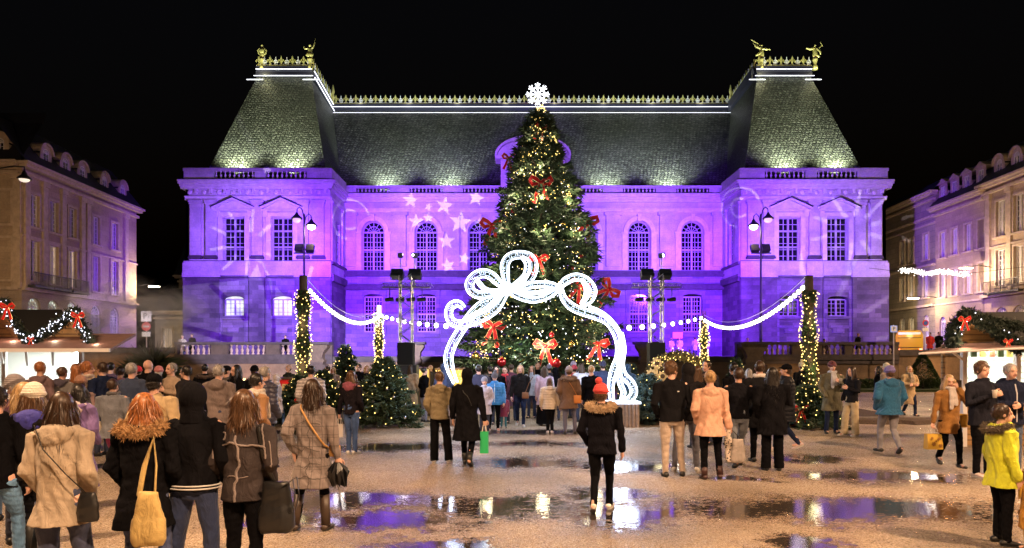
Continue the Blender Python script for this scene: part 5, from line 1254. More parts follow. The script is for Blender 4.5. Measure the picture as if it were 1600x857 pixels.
# ================================================================= GILDED STATUES ON THE ROOF
def statue(p, q_, label, kind):
    r = empty('roof_statue', (0, 0, 0), label=label, cat='statue'); Y = 59 + 4.7; zb = 28.95
    r.location = ((p - 800) * Y / F, Y + .1, zb)
    MB().lathe([(.26, -.3), (.26, 0), (.16, .12), (.2, .5), (.26, .6), (.26, .75)], (0, 0, 0), 12).build('plinth', gold, r, True)
    o = MB(); z = .75
    o.rings([(0, 0, z, .2, .17), (.03, 0, z + .35, .25, .2), (0, 0, z + .62, .2, .15), (0, 0, z + .85, .21, .15), (0, 0, z + 1.0, .14, .1)], 12); o.ball((0, -.02, z + 1.2), .125, 10, 8); o.tube([(0, 0, z + .95), (0, 0, z + 1.12)], .06, 8)
    T = lambda pts, r_: o.tube([(x, -.05, z + zz) for x, zz in pts], r_, 7, 'round')
    if kind == 0: T([(-.2, .92), (-.42, .7), (-.25, .38), (-.05, .3)], [.09, .07, .06, .05]); T([(.2, .92), (.44, .7), (.3, .38), (.05, .3)], [.09, .07, .06, .05]); o.ball((0, -.12, z + .68), (.26, .12, .26), 10, 8)
    if kind == 1: T([(-.2, .92), (-.48, .85), (-.55, 1.1)], [.08, .07, .06]); T([(.2, .92), (.36, 1.15), (.42, 1.4)], [.08, .06, .05]); T([(.40, 1.25), (.5, 1.85)], [.03, .02]); o.ball((.0, -.15, z + .28), (.36, .1, .2), 12, 8)
    if kind == 2: T([(-.15, .92), (-.3, 1.1), (-.15, 1.22)], [.08, .06, .05]); T([(-.05, 1.2), (-.95, 1.75)], [.025, .06]); T([(.1, .9), (.4, .85), (.85, .8)], [.13, .12, .03]); T([(-.1, .9), (-.5, 1.1), (-.75, 1.45)], [.12, .1, .03]); T([(-.1, .5), (-.45, .3)], [.16, .12])
    if kind == 3: T([(-.15, .92), (-.5, .85), (-.8, .95)], [.14, .12, .08]); T([(.15, .92), (.4, .95), (.62, 1.3)], [.07, .05, .04]); T([(.5, 1.5), (.72, 1.1)], [.04, .03]); T([(.15, .9), (.5, .6), (.48, .4)], [.1, .1, .08]); T([(.1, .3), (.35, .15)], [.16, .1])
    o.build('figure', gold, r, True)
statue(409, 0, 'golden robed statue at the outer left corner of the left wing roof', 0)
statue(484, 0, 'golden statue raising a spear at the inner corner of the left wing roof', 1)
statue(1190, 0, 'golden winged statue blowing a long trumpet on the right wing roof', 2)
statue(1274, 0, 'golden statue with a raised short trumpet at the outer right roof corner', 3)
# ================================================================= PEOPLE
TMP = bpy.data.scenes.new('modelling'); 
def remesh(mb, vox, fold=0.0, seed=0, smooth=2, fn=None, vert=1.0):
    """weld overlapping forms into one continuous skin and give it folds"""
    me = mb.mesh('tmp'); o = bpy.data.objects.new('tmp', me); TMP.collection.objects.link(o)
    m = o.modifiers.new('r', 'REMESH'); m.mode = 'VOXEL'; m.voxel_size = vox
    if smooth: s = o.modifiers.new('s', 'SMOOTH'); s.iterations = smooth; s.factor = .5
    TMP.view_layers[0].update(); dg = TMP.view_layers[0].depsgraph
    out = bpy.data.meshes.new_from_object(o.evaluated_get(dg), depsgraph=dg)
    bpy.data.objects.remove(o); bpy.data.meshes.remove(me)
    n = len(out.vertices); co = np.empty(n * 3, np.float32); out.vertices.foreach_get('co', co); co = co.reshape(-1, 3)
    if fold:
        no = np.empty(n * 3, np.float32); out.vertex_normals.foreach_get('vector', no); no = no.reshape(-1, 3)
        rg_ = np.random.default_rng(seed); d = np.zeros(n)
        wx = co + .03 * np.sin(co[:, [1, 2, 0]] * 9 + seed)
        for fr, am in ((13, 1.0), (24, .7), (45, .35)):
            for _ in range(3):
                k = rg_.normal(size=3) * fr; k[2] *= vert
                d += am * np.sin(wx @ k + rg_.uniform(0, 6)) * .4
        d = np.where(d > 0, d * .6, d)
        co = co + no * (d * fold)[:, None]
    if fn is not None: co = fn(co)
    out.vertices.foreach_set('co', co.astype(np.float32).ravel()); out.polygons.foreach_set('use_smooth', [True] * len(out.polygons)); out.update()
    return out
def merge(me, mats, extra):
    """append small detailed pieces (hands) to a body mesh"""
    bm_ = bmesh.new(); bm_.from_mesh(me)
    for m2, M in extra:
        t_ = m2.copy(); t_.transform(M); bm_.from_mesh(t_); bpy.data.meshes.remove(t_)
    bm_.to_mesh(me); bm_.free(); me.polygons.foreach_set('use_smooth', [True] * len(me.polygons)); return me
def hand_mesh(curl):
    """right hand, wrist at origin, fingers along -z, palm facing +x side"""
    o = MB(); o.rings([(0, 0, .02, .022, .028), (0, 0, -.02, .024, .034), (0, 0, -.06, .024, .042), (0, 0, -.092, .02, .042), (0, 0, -.1, .014, .038)], 12)
    for i, (y, L) in enumerate(((-.033, .062), (-.011, .074), (.011, .078), (.032, .070))):
        p = Vector((0, y, -.09)); a = 0; pts = [p]; 
        for j in range(3):
            a += curl * (.5 + .3 * j); p = p + Vector((-math.sin(a), 0, -math.cos(a))) * L * (.42, .33, .27)[j]; pts.append(p)
        o.tube([tuple(v) for v in pts], [.0105, .0095, .0088, .0078], 8, 'round')
    p = Vector((-.004, .03, -.03)); o.tube([tuple(p), tuple(p + Vector((-.012, .026, -.028))), tuple(p + Vector((-.024, .034, -.055))), tuple(p + Vector((-.03, .03, -.078)))], [.015, .0125, .011, .009], 8, 'round')
    return remesh(o, .0045, 0, 0, 1)
HAND = {'relax': hand_mesh(.45), 'grip': hand_mesh(1.15)}
def cloth(name, c, kind='plain', rough=.8):
    key = ('cloth', name, tuple(c), kind)
    if key in MATS: return MATS[key]
    m = bpy.data.materials.new(name); m.use_nodes = True; t = NT(m); b = t.b; g = t('TexCoord').outputs['Object']
    c = tuple(c); lo = tuple(x * .72 for x in c); hi = tuple(min(1, x * 1.22) for x in c)
    nz = t('TexNoise', {'Vector': g, 'Scale': 5, 'Detail': 6, 'Roughness': .65}); col = t.ramp(nz.outputs[0], [(.3, lo), (.7, hi)])
    fine = t('TexNoise', {'Vector': g, 'Scale': 220 if kind != 'fleece' else 70, 'Detail': 3}); h = fine.outputs[0]; st = .25
    sp = t('SeparateXYZ', {0: g})
    if kind == 'plaid':
        for ax in (0, 2):
            wv = t('Math', {0: t('Math', {0: t('Math', {0: sp.outputs[ax], 1: 52.0}, operation='MULTIPLY').outputs[0]}, operation='SINE').outputs[0], 1: .55, 2: .0}, operation='GREATER_THAN')
            w2 = t('Math', {0: t('Math', {0: t('Math', {0: sp.outputs[ax], 1: 190.0}, operation='MULTIPLY').outputs[0]}, operation='SINE').outputs[0], 1: .4}, operation='GREATER_THAN')
            mx = t('Math', {0: wv.outputs[0], 1: w2.outputs[0]}, operation='MULTIPLY')
            f_ = t('Math', {0: mx.outputs[0], 1: .55}, operation='MULTIPLY')
            col = t('Mix', {0: f_.outputs[0], 6: col, 7: c4(tuple(x * .35 for x in c))}, data_type='RGBA').outputs[2]
    if kind == 'jeans':
        st = .4; n3 = t('TexNoise', {'Vector': g, 'Scale': 3.2, 'Detail': 3}); col = t('Mix', {0: t.ramp(n3.outputs[0], [(.45, 0), (.7, .5)]), 6: col, 7: c4(tuple(min(1, x * 2.1 + .02) for x in c))}, data_type='RGBA').outputs[2]
    if kind == 'stripe':
        wv = t('Math', {0: t('Math', {0: t('Math', {0: sp.outputs[2], 1: 95.0}, operation='MULTIPLY').outputs[0]}, operation='SINE').outputs[0], 1: .2}, operation='GREATER_THAN')
        col = t('Mix', {0: t('Math', {0: wv.outputs[0], 1: .6}, operation='MULTIPLY').outputs[0], 6: col, 7: c4(tuple(x * .3 for x in c))}, data_type='RGBA').outputs[2]
    if kind == 'knit':
        h = t('Math', {0: t('Math', {0: sp.outputs[2], 1: 260.0}, operation='MULTIPLY').outputs[0]}, operation='SINE').outputs[0]; st = .5
    if kind == 'leopard':
        vv = t('TexVoronoi', {'Vector': g, 'Scale': 26}); col = t('Mix', {0: t.ramp(vv.outputs[0], [(.32, 0), (.38, 1)]), 6: c4((.015, .012, .01)), 7: c4((.5, .42, .36))}, data_type='RGBA').outputs[2]
    t.link(col, b.inputs['Base Color']); b.inputs['Roughness'].default_value = rough if max(c) > .05 or kind == 'puffer' else .97
    b.inputs['Sheen Weight'].default_value = .12 if max(c) > .05 else 0.0; b.inputs['Specular IOR Level'].default_value = .5 if max(c) > .05 else .07
    wr_ = t('TexNoise', {'Vector': t('Mapping', {'Vector': g, 'Scale': (1.0, 1.0, .55)}).outputs[0], 'Scale': 11, 'Detail': 3, 'Roughness': .5, 'Distortion': 1.6})
    b1 = t('Bump', {'Strength': .55 if kind != 'puffer' else .3, 'Distance': .035, 'Height': wr_.outputs[0]})
    t.link(t('Bump', {'Strength': st, 'Distance': .004, 'Height': h, 'Normal': b1.outputs[0]}).outputs[0], b.inputs['Normal'])
    MATS[key] = m; return m
def skinm(tone):
    key = ('skin', tone)
    if key in MATS: return MATS[key]
    m = bpy.data.materials.new('skin'); m.use_nodes = True; t = NT(m)
    c = {0: (.62, .36, .27), 1: (.52, .29, .20), 2: (.35, .18, .12)}[tone]
    n = t('TexNoise', {'Vector': t('TexCoord').outputs['Object'], 'Scale': 12, 'Detail': 4})
    t.link(t.ramp(n.outputs[0], [(.3, tuple(x * .85 for x in c)), (.7, tuple(x * 1.12 for x in c))]), t.b.inputs['Base Color']); t.b.inputs['Roughness'].default_value = .5
    t.b.inputs['Subsurface Weight'].default_value = 0
    MATS[key] = m; return m
eye_m = mat('dark_eye', (.03, .02, .015), .2); lip_m = mat('lips', (.42, .14, .12), .45); brow_m = mat('eyebrow', (.20, .11, .07), .8)
def hairm(c):
    key = ('hair', tuple(c))
    if key in MATS: return MATS[key]
    m = bpy.data.materials.new('hair'); m.use_nodes = True; t = NT(m)
    mp = t('Mapping', {'Vector': t('TexCoord').outputs['Object'], 'Scale': (70, 70, 4)})
    n = t('TexNoise', {'Vector': mp.outputs[0], 'Scale': 1, 'Detail': 3})
    t.link(t.ramp(n.outputs[0], [(.3, tuple(x * .45 for x in c)), (.7, tuple(min(1, x * 1.5) for x in c))]), t.b.inputs['Base Color']); t.b.inputs['Roughness'].default_value = .38
    t.link(t('Bump', {'Strength': .6, 'Distance': .004, 'Height': n.outputs[0]}).outputs[0], t.b.inputs['Normal'])
    MATS[key] = m; return m
HC = {'blk': (.012, .009, .008), 'dbr': (.035, .018, .010), 'br': (.085, .042, .02), 'gin': (.30, .11, .035), 'bl': (.38, .25, .12), 'gry': (.28, .26, .25), 'wht': (.5, .48, .46)}
ARMS = {   # shoulder is fixed; elbow, wrist (x outward, y forward, z) for a height of 1.75
    'down': ((.245, -.03, 1.13), (.25, .05, .88)), 'carry': ((.245, -.02, 1.13), (.29, .0, .87)), 'pocket': ((.252, -.05, 1.14), (.20, .09, .97)),
    'back': ((.27, -.12, 1.15), (.22, -.02, .92)), 'phone': ((.30, .12, 1.2), (.13, .10, 1.50)), 'cup': ((.25, .02, 1.14), (.08, .25, 1.27)),
    'fold': ((.27, .04, 1.15), (.0, .22, 1.12)), 'photo': ((.25, .18, 1.25), (.10, .34, 1.48)), 'out': ((.34, .0, 1.18), (.42, .1, .98)), 'chest': ((.26, .06, 1.15), (.10, .20, 1.22))}
LEGS = {   # left then right: knee (x, y, z), ankle (x, y, z); x outward
    'stand': (((.10, .01, .50), (.11, 0, .08)), ((.10, .01, .50), (.11, 0, .08))), 'apart': (((.16, .02, .50), (.21, 0, .08)), ((.13, .02, .50), (.15, .02, .08))),
    'walk': (((.09, .18, .52), (.08, .22, .10)), ((.09, .02, .49), (.08, -.26, .17))), 'walk2': (((.09, .02, .49), (.08, -.26, .17)), ((.09, .18, .52), (.08, .22, .10))),
    'ease': (((.10, .0, .50), (.10, -.02, .08)), ((.13, .08, .52), (.17, .08, .08))), 'close': (((.07, .01, .50), (.065, 0, .08)), ((.075, .02, .50), (.07, .03, .08)))}
def person(label, p, top, s, rz, col=(.02, .02, .022), t='jacket', L=.48, legs='stand', arms=('pocket', 'pocket'), tr=(.014, .022, .055), trk='jeans', hair='short', hc='dbr',
           hat=None, hatc=(.3, .3, .3), hood=None, hoodc=None, shoe=(.02, .02, .02), boots=False, skin=0, ck='plain', fur=None, scarf=None, hy=0, wide=1.0, lw=1.0, skirt=None, lean=0, band=None,
           zb=0, group=None, pitch=0, collar=True, hemband=None, vest=None, H=None, Y=None, detail=True):
    Yd = F / s if Y is None else Y; x = (p - 800) * Yd / F; sc = F / Yd
    if H is None: H = CAMH - zb - (top - 556) / sc
    k = H / 1.78; kid = H < 1.5
    vox = max(.0095, min(.024, .9 / sc)) ; seed = int(p * 7 + top)
    hs = 1.0 if not kid else 1.75 / (H * 1.02) * (.86 if H > 1.2 else .78)          # children have larger heads
    V = lambda v, g=1: Vector((v[0] * g * wide, v[1] + lean * max(0, v[2] - .9), v[2]))
    # ---- joints
    hip = [(-.095, 0, .90), (.095, 0, .90)]; legd = LEGS[legs]
    lowest = min(legd[0][1][2], legd[1][1][2])
    HZ = Vector((0, .015 + lean * .75, 1.645)); HR = Matrix.Rotation(hy, 3, 'Z') @ Matrix.Rotation(-pitch, 3, 'X')
    hd = lambda v: tuple(HZ + HR @ (Vector(v) * hs))
    B = MB()
    B.rings([(0, 0, .82, .13, .10), (0, 0, .92, .155, .11), (0, 0, 1.06, .125, .09), (0, lean * .3, 1.25, .15, .105), (0, lean * .5, 1.40, .15, .10), (0, lean * .55, 1.47, .08, .07)], 14)
    B.tube([(0, lean * .6 - .01, 1.42), hd((0, -.015, -.06))], [.062, .055], 10, 'round')
    for sg, (kn, an) in ((-1, legd[0]), (1, legd[1])):
        h_ = hip[0] if sg < 0 else hip[1]
        B.tube([h_, (kn[0] * sg, kn[1], kn[2]), (an[0] * sg, an[1], an[2])], [.085, .048, .031], 10, 'round')
        B.tube([(an[0] * sg, an[1] - .03, an[2] - .03), (an[0] * sg, an[1] + .13, an[2] - .045)], [.036, .03], 8, 'round')
    AR = []
    for sg, nm in ((-1, arms[0]), (1, arms[1])):
        e, w_ = ARMS[nm]; S = V((.18 * sg, -.005, 1.425)); E = V((e[0] * sg, e[1], e[2])); Wr = V((w_[0] * sg, w_[1], w_[2])); AR.append((sg, nm, S, E, Wr))
        B.tube([tuple(S), tuple(E), tuple(Wr)], [.045, .034, .024], 10, 'round')
    # head: skull, face, jaw, nose, brow, ears
    B.ball(hd((0, -.012, .025)), tuple(hs * v for v in (.076, .096, .098)), 20, 14, HR)
    B.ball(hd((0, .022, -.035)), tuple(hs * v for v in (.062, .068, .082)), 18, 12, HR)
    B.ball(hd((0, .052, -.088)), tuple(hs * v for v in (.032, .032, .024)), 12, 8, HR)
    B.tube([hd((0, .088, .005)), hd((0, .108, -.035))], [.009 * hs, .016 * hs], 8, 'round')
    B.tube([hd((-.045, .074, .022)), hd((0, .088, .022)), hd((.045, .074, .022))], .011 * hs, 6, 'round')
    B.ball(hd((0, .078, -.064)), tuple(hs * v for v in (.026, .014, .012)), 10, 6, HR)
    for g in (-1, 1): B.ball(hd((.077 * g, -.01, -.008)), tuple(hs * v for v in (.011, .02, .032)), 8, 6, HR)
    me = remesh(B, min(vox, .014), 0, seed, 1)
    ex = []
    for sg, nm, S, E, Wr in AR:
        if nm == 'pocket': continue
        d = (Wr - E).normalized(); hm = HAND['grip' if nm in ('phone', 'cup', 'carry', 'photo', 'out') else 'relax']
        q_ = d.to_track_quat('-Z', 'Y').to_matrix().to_4x4()
        Mh = Matrix.Translation(Wr + d * .015) @ q_ @ (Matrix.Scale(-1, 4, (1, 0, 0)) if sg < 0 else Matrix.Identity(4))
        ex.append((hm, Mh))
    if ex: me = merge(me, None, ex)
    hcol = hairm(HC[hc] if isinstance(hc, str) else hc)
    n = len(me.polygons); ce = np.empty(n * 3, np.float32); me.polygons.foreach_get('center', ce); ce = ce.reshape(-1, 3)
    inv = np.array(HR.inverted()); lc = (ce - np.array(HZ)) @ inv.T / hs; mi = np.zeros(n, np.int32)
    ey = (np.abs(np.abs(lc[:, 0]) - .031) < .011) & (np.abs(lc[:, 2] - .0) < .0055) & (lc[:, 1] > .05); mi[ey] = 1
    li = (np.abs(lc[:, 0]) < .026) & (np.abs(lc[:, 2] + .064) < .009) & (lc[:, 1] > .07); mi[li] = 2
    bw = (np.abs(np.abs(lc[:, 0]) - .032) < .02) & (np.abs(lc[:, 2] - .025) < .0042) & (lc[:, 1] > .06); mi[bw] = 3
    for m_ in (skinm(skin), eye_m, lip_m, brow_m): me.materials.append(m_)
    me.polygons.foreach_set('material_index', mi)
    me.name = 'person'; bd = bpy.data.objects.new('person', me); COL.objects.link(bd)
    bd.location = (x, Yd, zb - (lowest - .08) * k); bd.scale = (k, k, k); bd.rotation_euler = (0, 0, rz)
    tag(bd, label, 'person', group)
    def child(name, msh, m_):
        msh.name = name; msh.materials.clear(); msh.materials.append(m_); o = bpy.data.objects.new(name, msh); COL.objects.link(o); o.parent = bd; return o
    # ---- legs
    tm = cloth('trousers', tr, trk)
    if skirt is None or skirt > .3:
        T = MB(); T.rings([(0, 0, .80, .12, .10), (0, 0, .88, .165, .125), (0, 0, .98, .16, .12), (0, 0, 1.06, .14, .105)], 16)
        for sg, (kn, an) in ((-1, legd[0]), (1, legd[1])):
            h_ = hip[0] if sg < 0 else hip[1]; K = Vector((kn[0] * sg, kn[1], kn[2])); A_ = Vector((an[0] * sg, an[1], an[2] - .035)); Hh = Vector(h_)
            T.tube([tuple(Hh), tuple(Hh.lerp(K, .5)), tuple(K), tuple(K.lerp(A_, .45)), tuple(A_)], [.098, .088, .064 * lw, .056 * lw ** 1.5, .05 * lw ** 2], 14, True)
        child('trousers', remesh(T, vox, .006, seed, 1, vert=2.0), tm)
    if skirt is not None:
        T = MB(); T.rings([(0, 0, skirt, .27, .24), (0, 0, .6, .22, .18), (0, 0, .98, .16, .13), (0, 0, 1.05, .14, .11)], 20); child('skirt', remesh(T, vox, .012, seed, 2, vert=.2), tm)
    # ---- shoes
    sm_ = mat('shoe_leather', shoe, .45, noise=.15); wsole = mat('shoe_sole', (.5, .48, .45) if shoe[0] > .3 else (.02, .02, .02), .6)
    for sg, (kn, an) in ((-1, legd[0]), (1, legd[1])):
        c = Vector((an[0] * sg, an[1], an[2] - .08)); tilt = -.5 if an[2] > .12 and an[1] < 0 else 0; Rt = Matrix.Rotation(tilt, 3, 'X') @ Matrix.Rotation(-.15 * sg, 3, 'Z')
        S_ = MB()
        pr = [(-.075, .05, .034), (-.04, .068, .042), (.03, .062, .042), (.10, .045, .046), (.155, .034, .042), (.185, .02, .022)]
        vs = []; nn = 12
        for y, h, w_ in pr:
            for q_ in range(nn):
                a = 2 * math.pi * q_ / nn; vs.append(tuple(c + Rt @ Vector((w_ * math.cos(a), y, .012 + h * (.5 + .5 * math.sin(a)) * 1.1))))
        S_.add(vs, [(i * nn + q_, i * nn + (q_ + 1) % nn, (i + 1) * nn + (q_ + 1) % nn, (i + 1) * nn + q_) for i in range(len(pr) - 1) for q_ in range(nn)] + [tuple(range(nn))[::-1], tuple((len(pr) - 1) * nn + q_ for q_ in range(nn))])
        if boots:
            K = Vector((kn[0] * sg, kn[1], kn[2])); A_ = Vector((an[0] * sg, an[1], an[2])); S_.tube([tuple(A_ + Vector((0, -.01, -.02))), tuple(A_.lerp(K, .3 if boots == 'ankle' else .82))], [.052, .062 if boots != 'ankle' else .056], 12)
        o = S_.build('boot' if boots else 'shoe', sm_, bd, True)
        so = MB(); n2 = 14
        ol = [(.046 * math.cos(a) * (1 if math.sin(a) > 0 else .85), .055 + .135 * math.sin(a)) for a in [2 * math.pi * i / n2 for i in range(n2)]]
        vs = [tuple(c + Rt @ Vector((px_, py_, z))) for z in (.001, .018) for px_, py_ in ol]
        so.add(vs, [tuple(range(n2))[::-1], tuple(range(n2, 2 * n2))] + [(i, (i + 1) % n2, n2 + (i + 1) % n2, n2 + i) for i in range(n2)]); so.build('sole', wsole, o)
    # ---- coat
    pf = {'jacket': .0, 'puffer': .028, 'coat': .008, 'parka': .02, 'sweater': -.008, 'long': .01}[t]
    C = MB(); hem = L; wv = wide
    fl = {'jacket': .0, 'puffer': .0, 'coat': .045, 'parka': .055, 'sweater': -.01, 'long': .06}[t]
    rs = []
    for z, a, b_ in ((hem, 0, 0), (.92, .175, .135), (1.06, .165, .125), (1.20, .178, .135), (1.34, .19, .135), (1.42, .165, .115), (1.47, .115, .095), (1.50, .075, .072)):
        if z == hem: a, b_ = .185 + fl, .145 + fl * .9
        elif z <= hem + .02: continue
        rs.append((0, lean * max(0, z - .9), z, (a + pf) * wv, b_ + pf))
    C.rings(rs, 22, .92)
    for sg, nm, S, E, Wr in AR:
        wd = pf * .7; C.tube([tuple(S + Vector((-.03 * sg, 0, -.01))), tuple(S + Vector((.012 * sg, 0, -.015))), tuple(S.lerp(E, .5)), tuple(E), tuple(E.lerp(Wr, .5)), tuple(Wr + (Wr - E).normalized() * (.0 if nm != 'pocket' else .06))],
                                    [.07 + wd, .076 + wd, .064 + wd, .06 + wd, .053 + wd, .043 + wd], 14, 'round')
    if collar: C.tube([(.068 * math.cos(a), lean * .6 + .008 + .066 * math.sin(a), 1.50 + .012 * math.sin(a)) for a in [i * math.pi / 7 for i in range(14)]], .024 + pf * .4, 8, closed=True)
    if hood == 'down' or fur:
        C.ball((0, lean * .55 - .105, 1.435), (.135, .07, .10), 16, 10); C.tube([(-.12, lean * .6 + .0, 1.475), (-.13, lean * .55 - .09, 1.47), (0, lean * .55 - .155, 1.43), (.13, lean * .55 - .09, 1.47), (.12, lean * .6, 1.475)], .034, 8, 'round')
    def puff(co):
        if ck != 'puffer' and t != 'puffer': return co
        r_ = np.maximum(np.sqrt(co[:, 0] ** 2 + co[:, 1] ** 2), .02); b_ = np.abs(np.sin(co[:, 2] * math.pi / .082)) ** .5 * .016
        g_ = b_ - .008; co = co.copy(); co[:, 0] *= 1 + g_ / r_; co[:, 1] *= 1 + g_ / r_; return co
    cm = cloth('coat_fabric', col, ck if ck != 'puffer' else 'puffer', .45 if t == 'puffer' else .85)
    ct = child('coat' if t in ('coat', 'long', 'parka') else 'jacket', remesh(C, vox, .016 if t != 'puffer' else .005, seed + 1, 1, puff if s > 55 else None, vert=.8), cm)
    if hemband:
        hb = MB()
        for zz in (L + .02, L + .045): hb.tube([((.195 + pf) * wv * math.cos(a), (.152 + pf) * math.sin(a), zz) for a in [i * math.pi / 12 for i in range(24)]], .007, 5, closed=True)
        hb.build('hem_stripe', mat('white_knit_stripe', hemband, .8), ct)
    if vest:    # contrast panel, eg light lining or front placket
        v_ = MB(); v_.tube([(0, .135 + pf, L + .05), (0, .14 + pf, 1.1), (0, .14 + pf, 1.3), (0, .1 + pf, 1.45)], .010, 6); v_.build('zip', mat('zip_tape', vest, .5), ct)
    if hoodc is not None and hood == 'down':
        Hh = MB(); Hh.ball((0, lean * .55 - .11, 1.44), (.14, .075, .105), 16, 10); Hh.tube([(-.11, lean * .6 + .04, 1.47), (-.135, lean * .55 - .08, 1.475), (0, lean * .55 - .165, 1.44), (.135, lean * .55 - .08, 1.475), (.11, lean * .6 + .04, 1.47)], .036, 8, 'round')
        child('hood', remesh(Hh, vox, .006, seed, 1), cloth('hood_fabric', hoodc, 'plain'))
    if hood == 'up':
        Hh = MB(); Hh.ball(hd((0, -.035, .012)), tuple(hs * v for v in (.112, .12, .132)), 18, 12, HR); Hh.rings([(0, lean * .6 - .02, 1.44, .12, .10), (0, lean * .65 - .025, 1.53, .095, .09), (0, lean * .7 - .03, 1.60, .09, .09)], 14)
        child('hood', remesh(Hh, vox, .006, seed, 1), cloth('hood_fabric', hoodc or col, 'plain'))
    if fur:
        rgf = np.random.default_rng(seed); nf = 2600 if s > 110 else (1300 if s > 60 else 500); P = []
        base = [Vector((-.10, .03, 1.50)), Vector((-.165, -.05, 1.485)), Vector((-.13, -.14, 1.465)), Vector((0, -.18, 1.45)), Vector((.13, -.14, 1.465)), Vector((.165, -.05, 1.485)), Vector((.10, .03, 1.50))]
        if hood == 'furup': base = [HZ + HR @ Vector((.12 * math.cos(a), .03, .135 * math.sin(a))) for a in [i * math.pi / 5 for i in range(11)]]
        cc = catmull(base, 6); i = rgf.integers(0, len(cc), nf); P = np.array([tuple(v) for v in cc])[i] + rgf.normal(size=(nf, 3)) * .014; D = rgf.normal(size=(nf, 3)); D /= np.linalg.norm(D, axis=1)[:, None]; D[:, 2] -= .2
        Fm = MB(); Fm.tube([tuple(v) for v in cc], .035, 8, 'round'); sprigs(Fm, P, D, .058, .004, rgf, 3); Fm.build('fur_trim', cloth('fur', fur, 'plain'), bd, True)
    # ---- hair
    if hood != 'up' and hair != 'bald':
        Hm = MB(); big = 1.0 if hair != 'curly' else 1.12
        if not hat: Hm.ball(hd((0, -.026, .034)), tuple(hs * v * big for v in (.088, .100, .104)), 20, 14, HR)
        else: Hm.ball(hd((0, -.035, .0)), tuple(hs * v for v in (.084, .088, .09)), 16, 12, HR)
        if hair == 'curly':
            rh = random.Random(seed)
            for _ in range(46):
                a = rh.uniform(0, 6.28); e = rh.uniform(-.1, 1.5); Hm.ball(hd((.088 * math.cos(a) * math.cos(e), -.026 + .098 * math.sin(a) * math.cos(e), .045 + .095 * math.sin(e))), .026 * hs, 7, 5)
        if hair in ('long', 'verylong', 'bob', 'wavy'):
            zl = {'long': -.33, 'verylong': -.46, 'bob': -.20, 'wavy': -.34}[hair]; wdd = {'long': .10, 'verylong': .105, 'bob': .095, 'wavy': .125}[hair]
            Hm.rings([(HZ.x, HZ.y - .085 + lean * -.1, HZ.z + zl * hs, wdd * .78, .035), (HZ.x, HZ.y - .085, HZ.z + zl * .6 * hs, wdd * 1.05, .05), (HZ.x, HZ.y - .055, HZ.z - .06, wdd * 1.0, .07), (HZ.x, HZ.y - .04, HZ.z + .03, .086 * hs, .08)], 18)
            if hair != 'bob' :
                for g in (-1, 1): Hm.tube([hd((.07 * g, .03, .03)), hd((.085 * g, .035, -.08)), hd((.085 * g, .05, -.18)), hd((.07 * g, .07, -.27))], [.03, .034, .032, .018], 8, 'round')
            else:
                for g in (-1, 1): Hm.tube([hd((.07 * g, .02, .03)), hd((.08 * g, .02, -.05)), hd((.072 * g, .02, -.13))], [.03, .034, .02], 8, 'round')
        if hair == 'bun': Hm.ball(hd((0, -.12, .06)), .045 * hs, 10, 8)
        if hair == 'tail': Hm.tube([hd((0, -.11, .03)), hd((0, -.15, -.03)), hd((0, -.145, -.14)), hd((.01, -.13, -.22))], [.028, .034, .028, .01], 8, 'round')
        ho = child('hair', remesh(Hm, min(vox, .014), .004 if hair != 'curly' else .006, seed, 1, vert=.25), hcol)
        if s > 70:     # loose strands over the combed mass
            rgh = np.random.default_rng(seed); nv = len(ho.data.vertices); cv = np.empty(nv * 3, np.float32); ho.data.vertices.foreach_get('co', cv); cv = cv.reshape(-1, 3)
            nn_ = np.empty(nv * 3, np.float32); ho.data.vertex_normals.foreach_get('vector', nn_); nn_ = nn_.reshape(-1, 3)
            ii = rgh.integers(0, nv, 1500 if s > 120 else 700); Pn = cv[ii]; lng = hair in ('long', 'verylong', 'bob', 'wavy', 'tail')
            dn = np.array([0, 0, -1.0]) + nn_[ii] * (.22 if lng else .35) + rgh.normal(size=(len(ii), 3)) * (.10 if lng else .5); dn /= np.linalg.norm(dn, axis=1)[:, None]
            Sm = MB(); sprigs(Sm, Pn + nn_[ii] * .001, dn, .11 if lng else .035, .0028 if lng else .002, rgh, 1); Sm.build('strands', hcol, ho)
    # ---- hats
    if hat:
        K = MB(); hm_ = cloth('hat_knit', hatc, 'knit' if hat in ('beanie', 'pom', 'patt') else 'plain')
        if hat in ('beanie', 'pom', 'patt'):
            K.ball(hd((0, -.022, .052)), tuple(hs * v for v in (.098, .112, .108)), 20, 14, HR)
            K.tube([hd((.092 * math.cos(a), -.018 + .106 * math.sin(a), .038 - .012 * math.sin(a))) for a in [i * math.pi / 8 for i in range(16)]], .02 * hs, 8, closed=True)
            h_o = child('hat', remesh(K, min(vox, .014), .003, seed, 1), hm_)
            if hat == 'pom': pb = MB().ball(hd((-.02, -.05, .18)), .05 * hs, 12, 9); h2 = pb.build('pompom', hm_, h_o, True)
        else:
            K.ball(hd((0, -.018, .05)), tuple(hs * v for v in (.094, .108, .085)), 18, 12, HR); K.tube([hd((-.05, .09, .055)), hd((0, .13, .045)), hd((.05, .09, .055))], .014 * hs, 8, 'round')
            child('cap', remesh(K, min(vox, .014), .001, seed, 1), hm_)
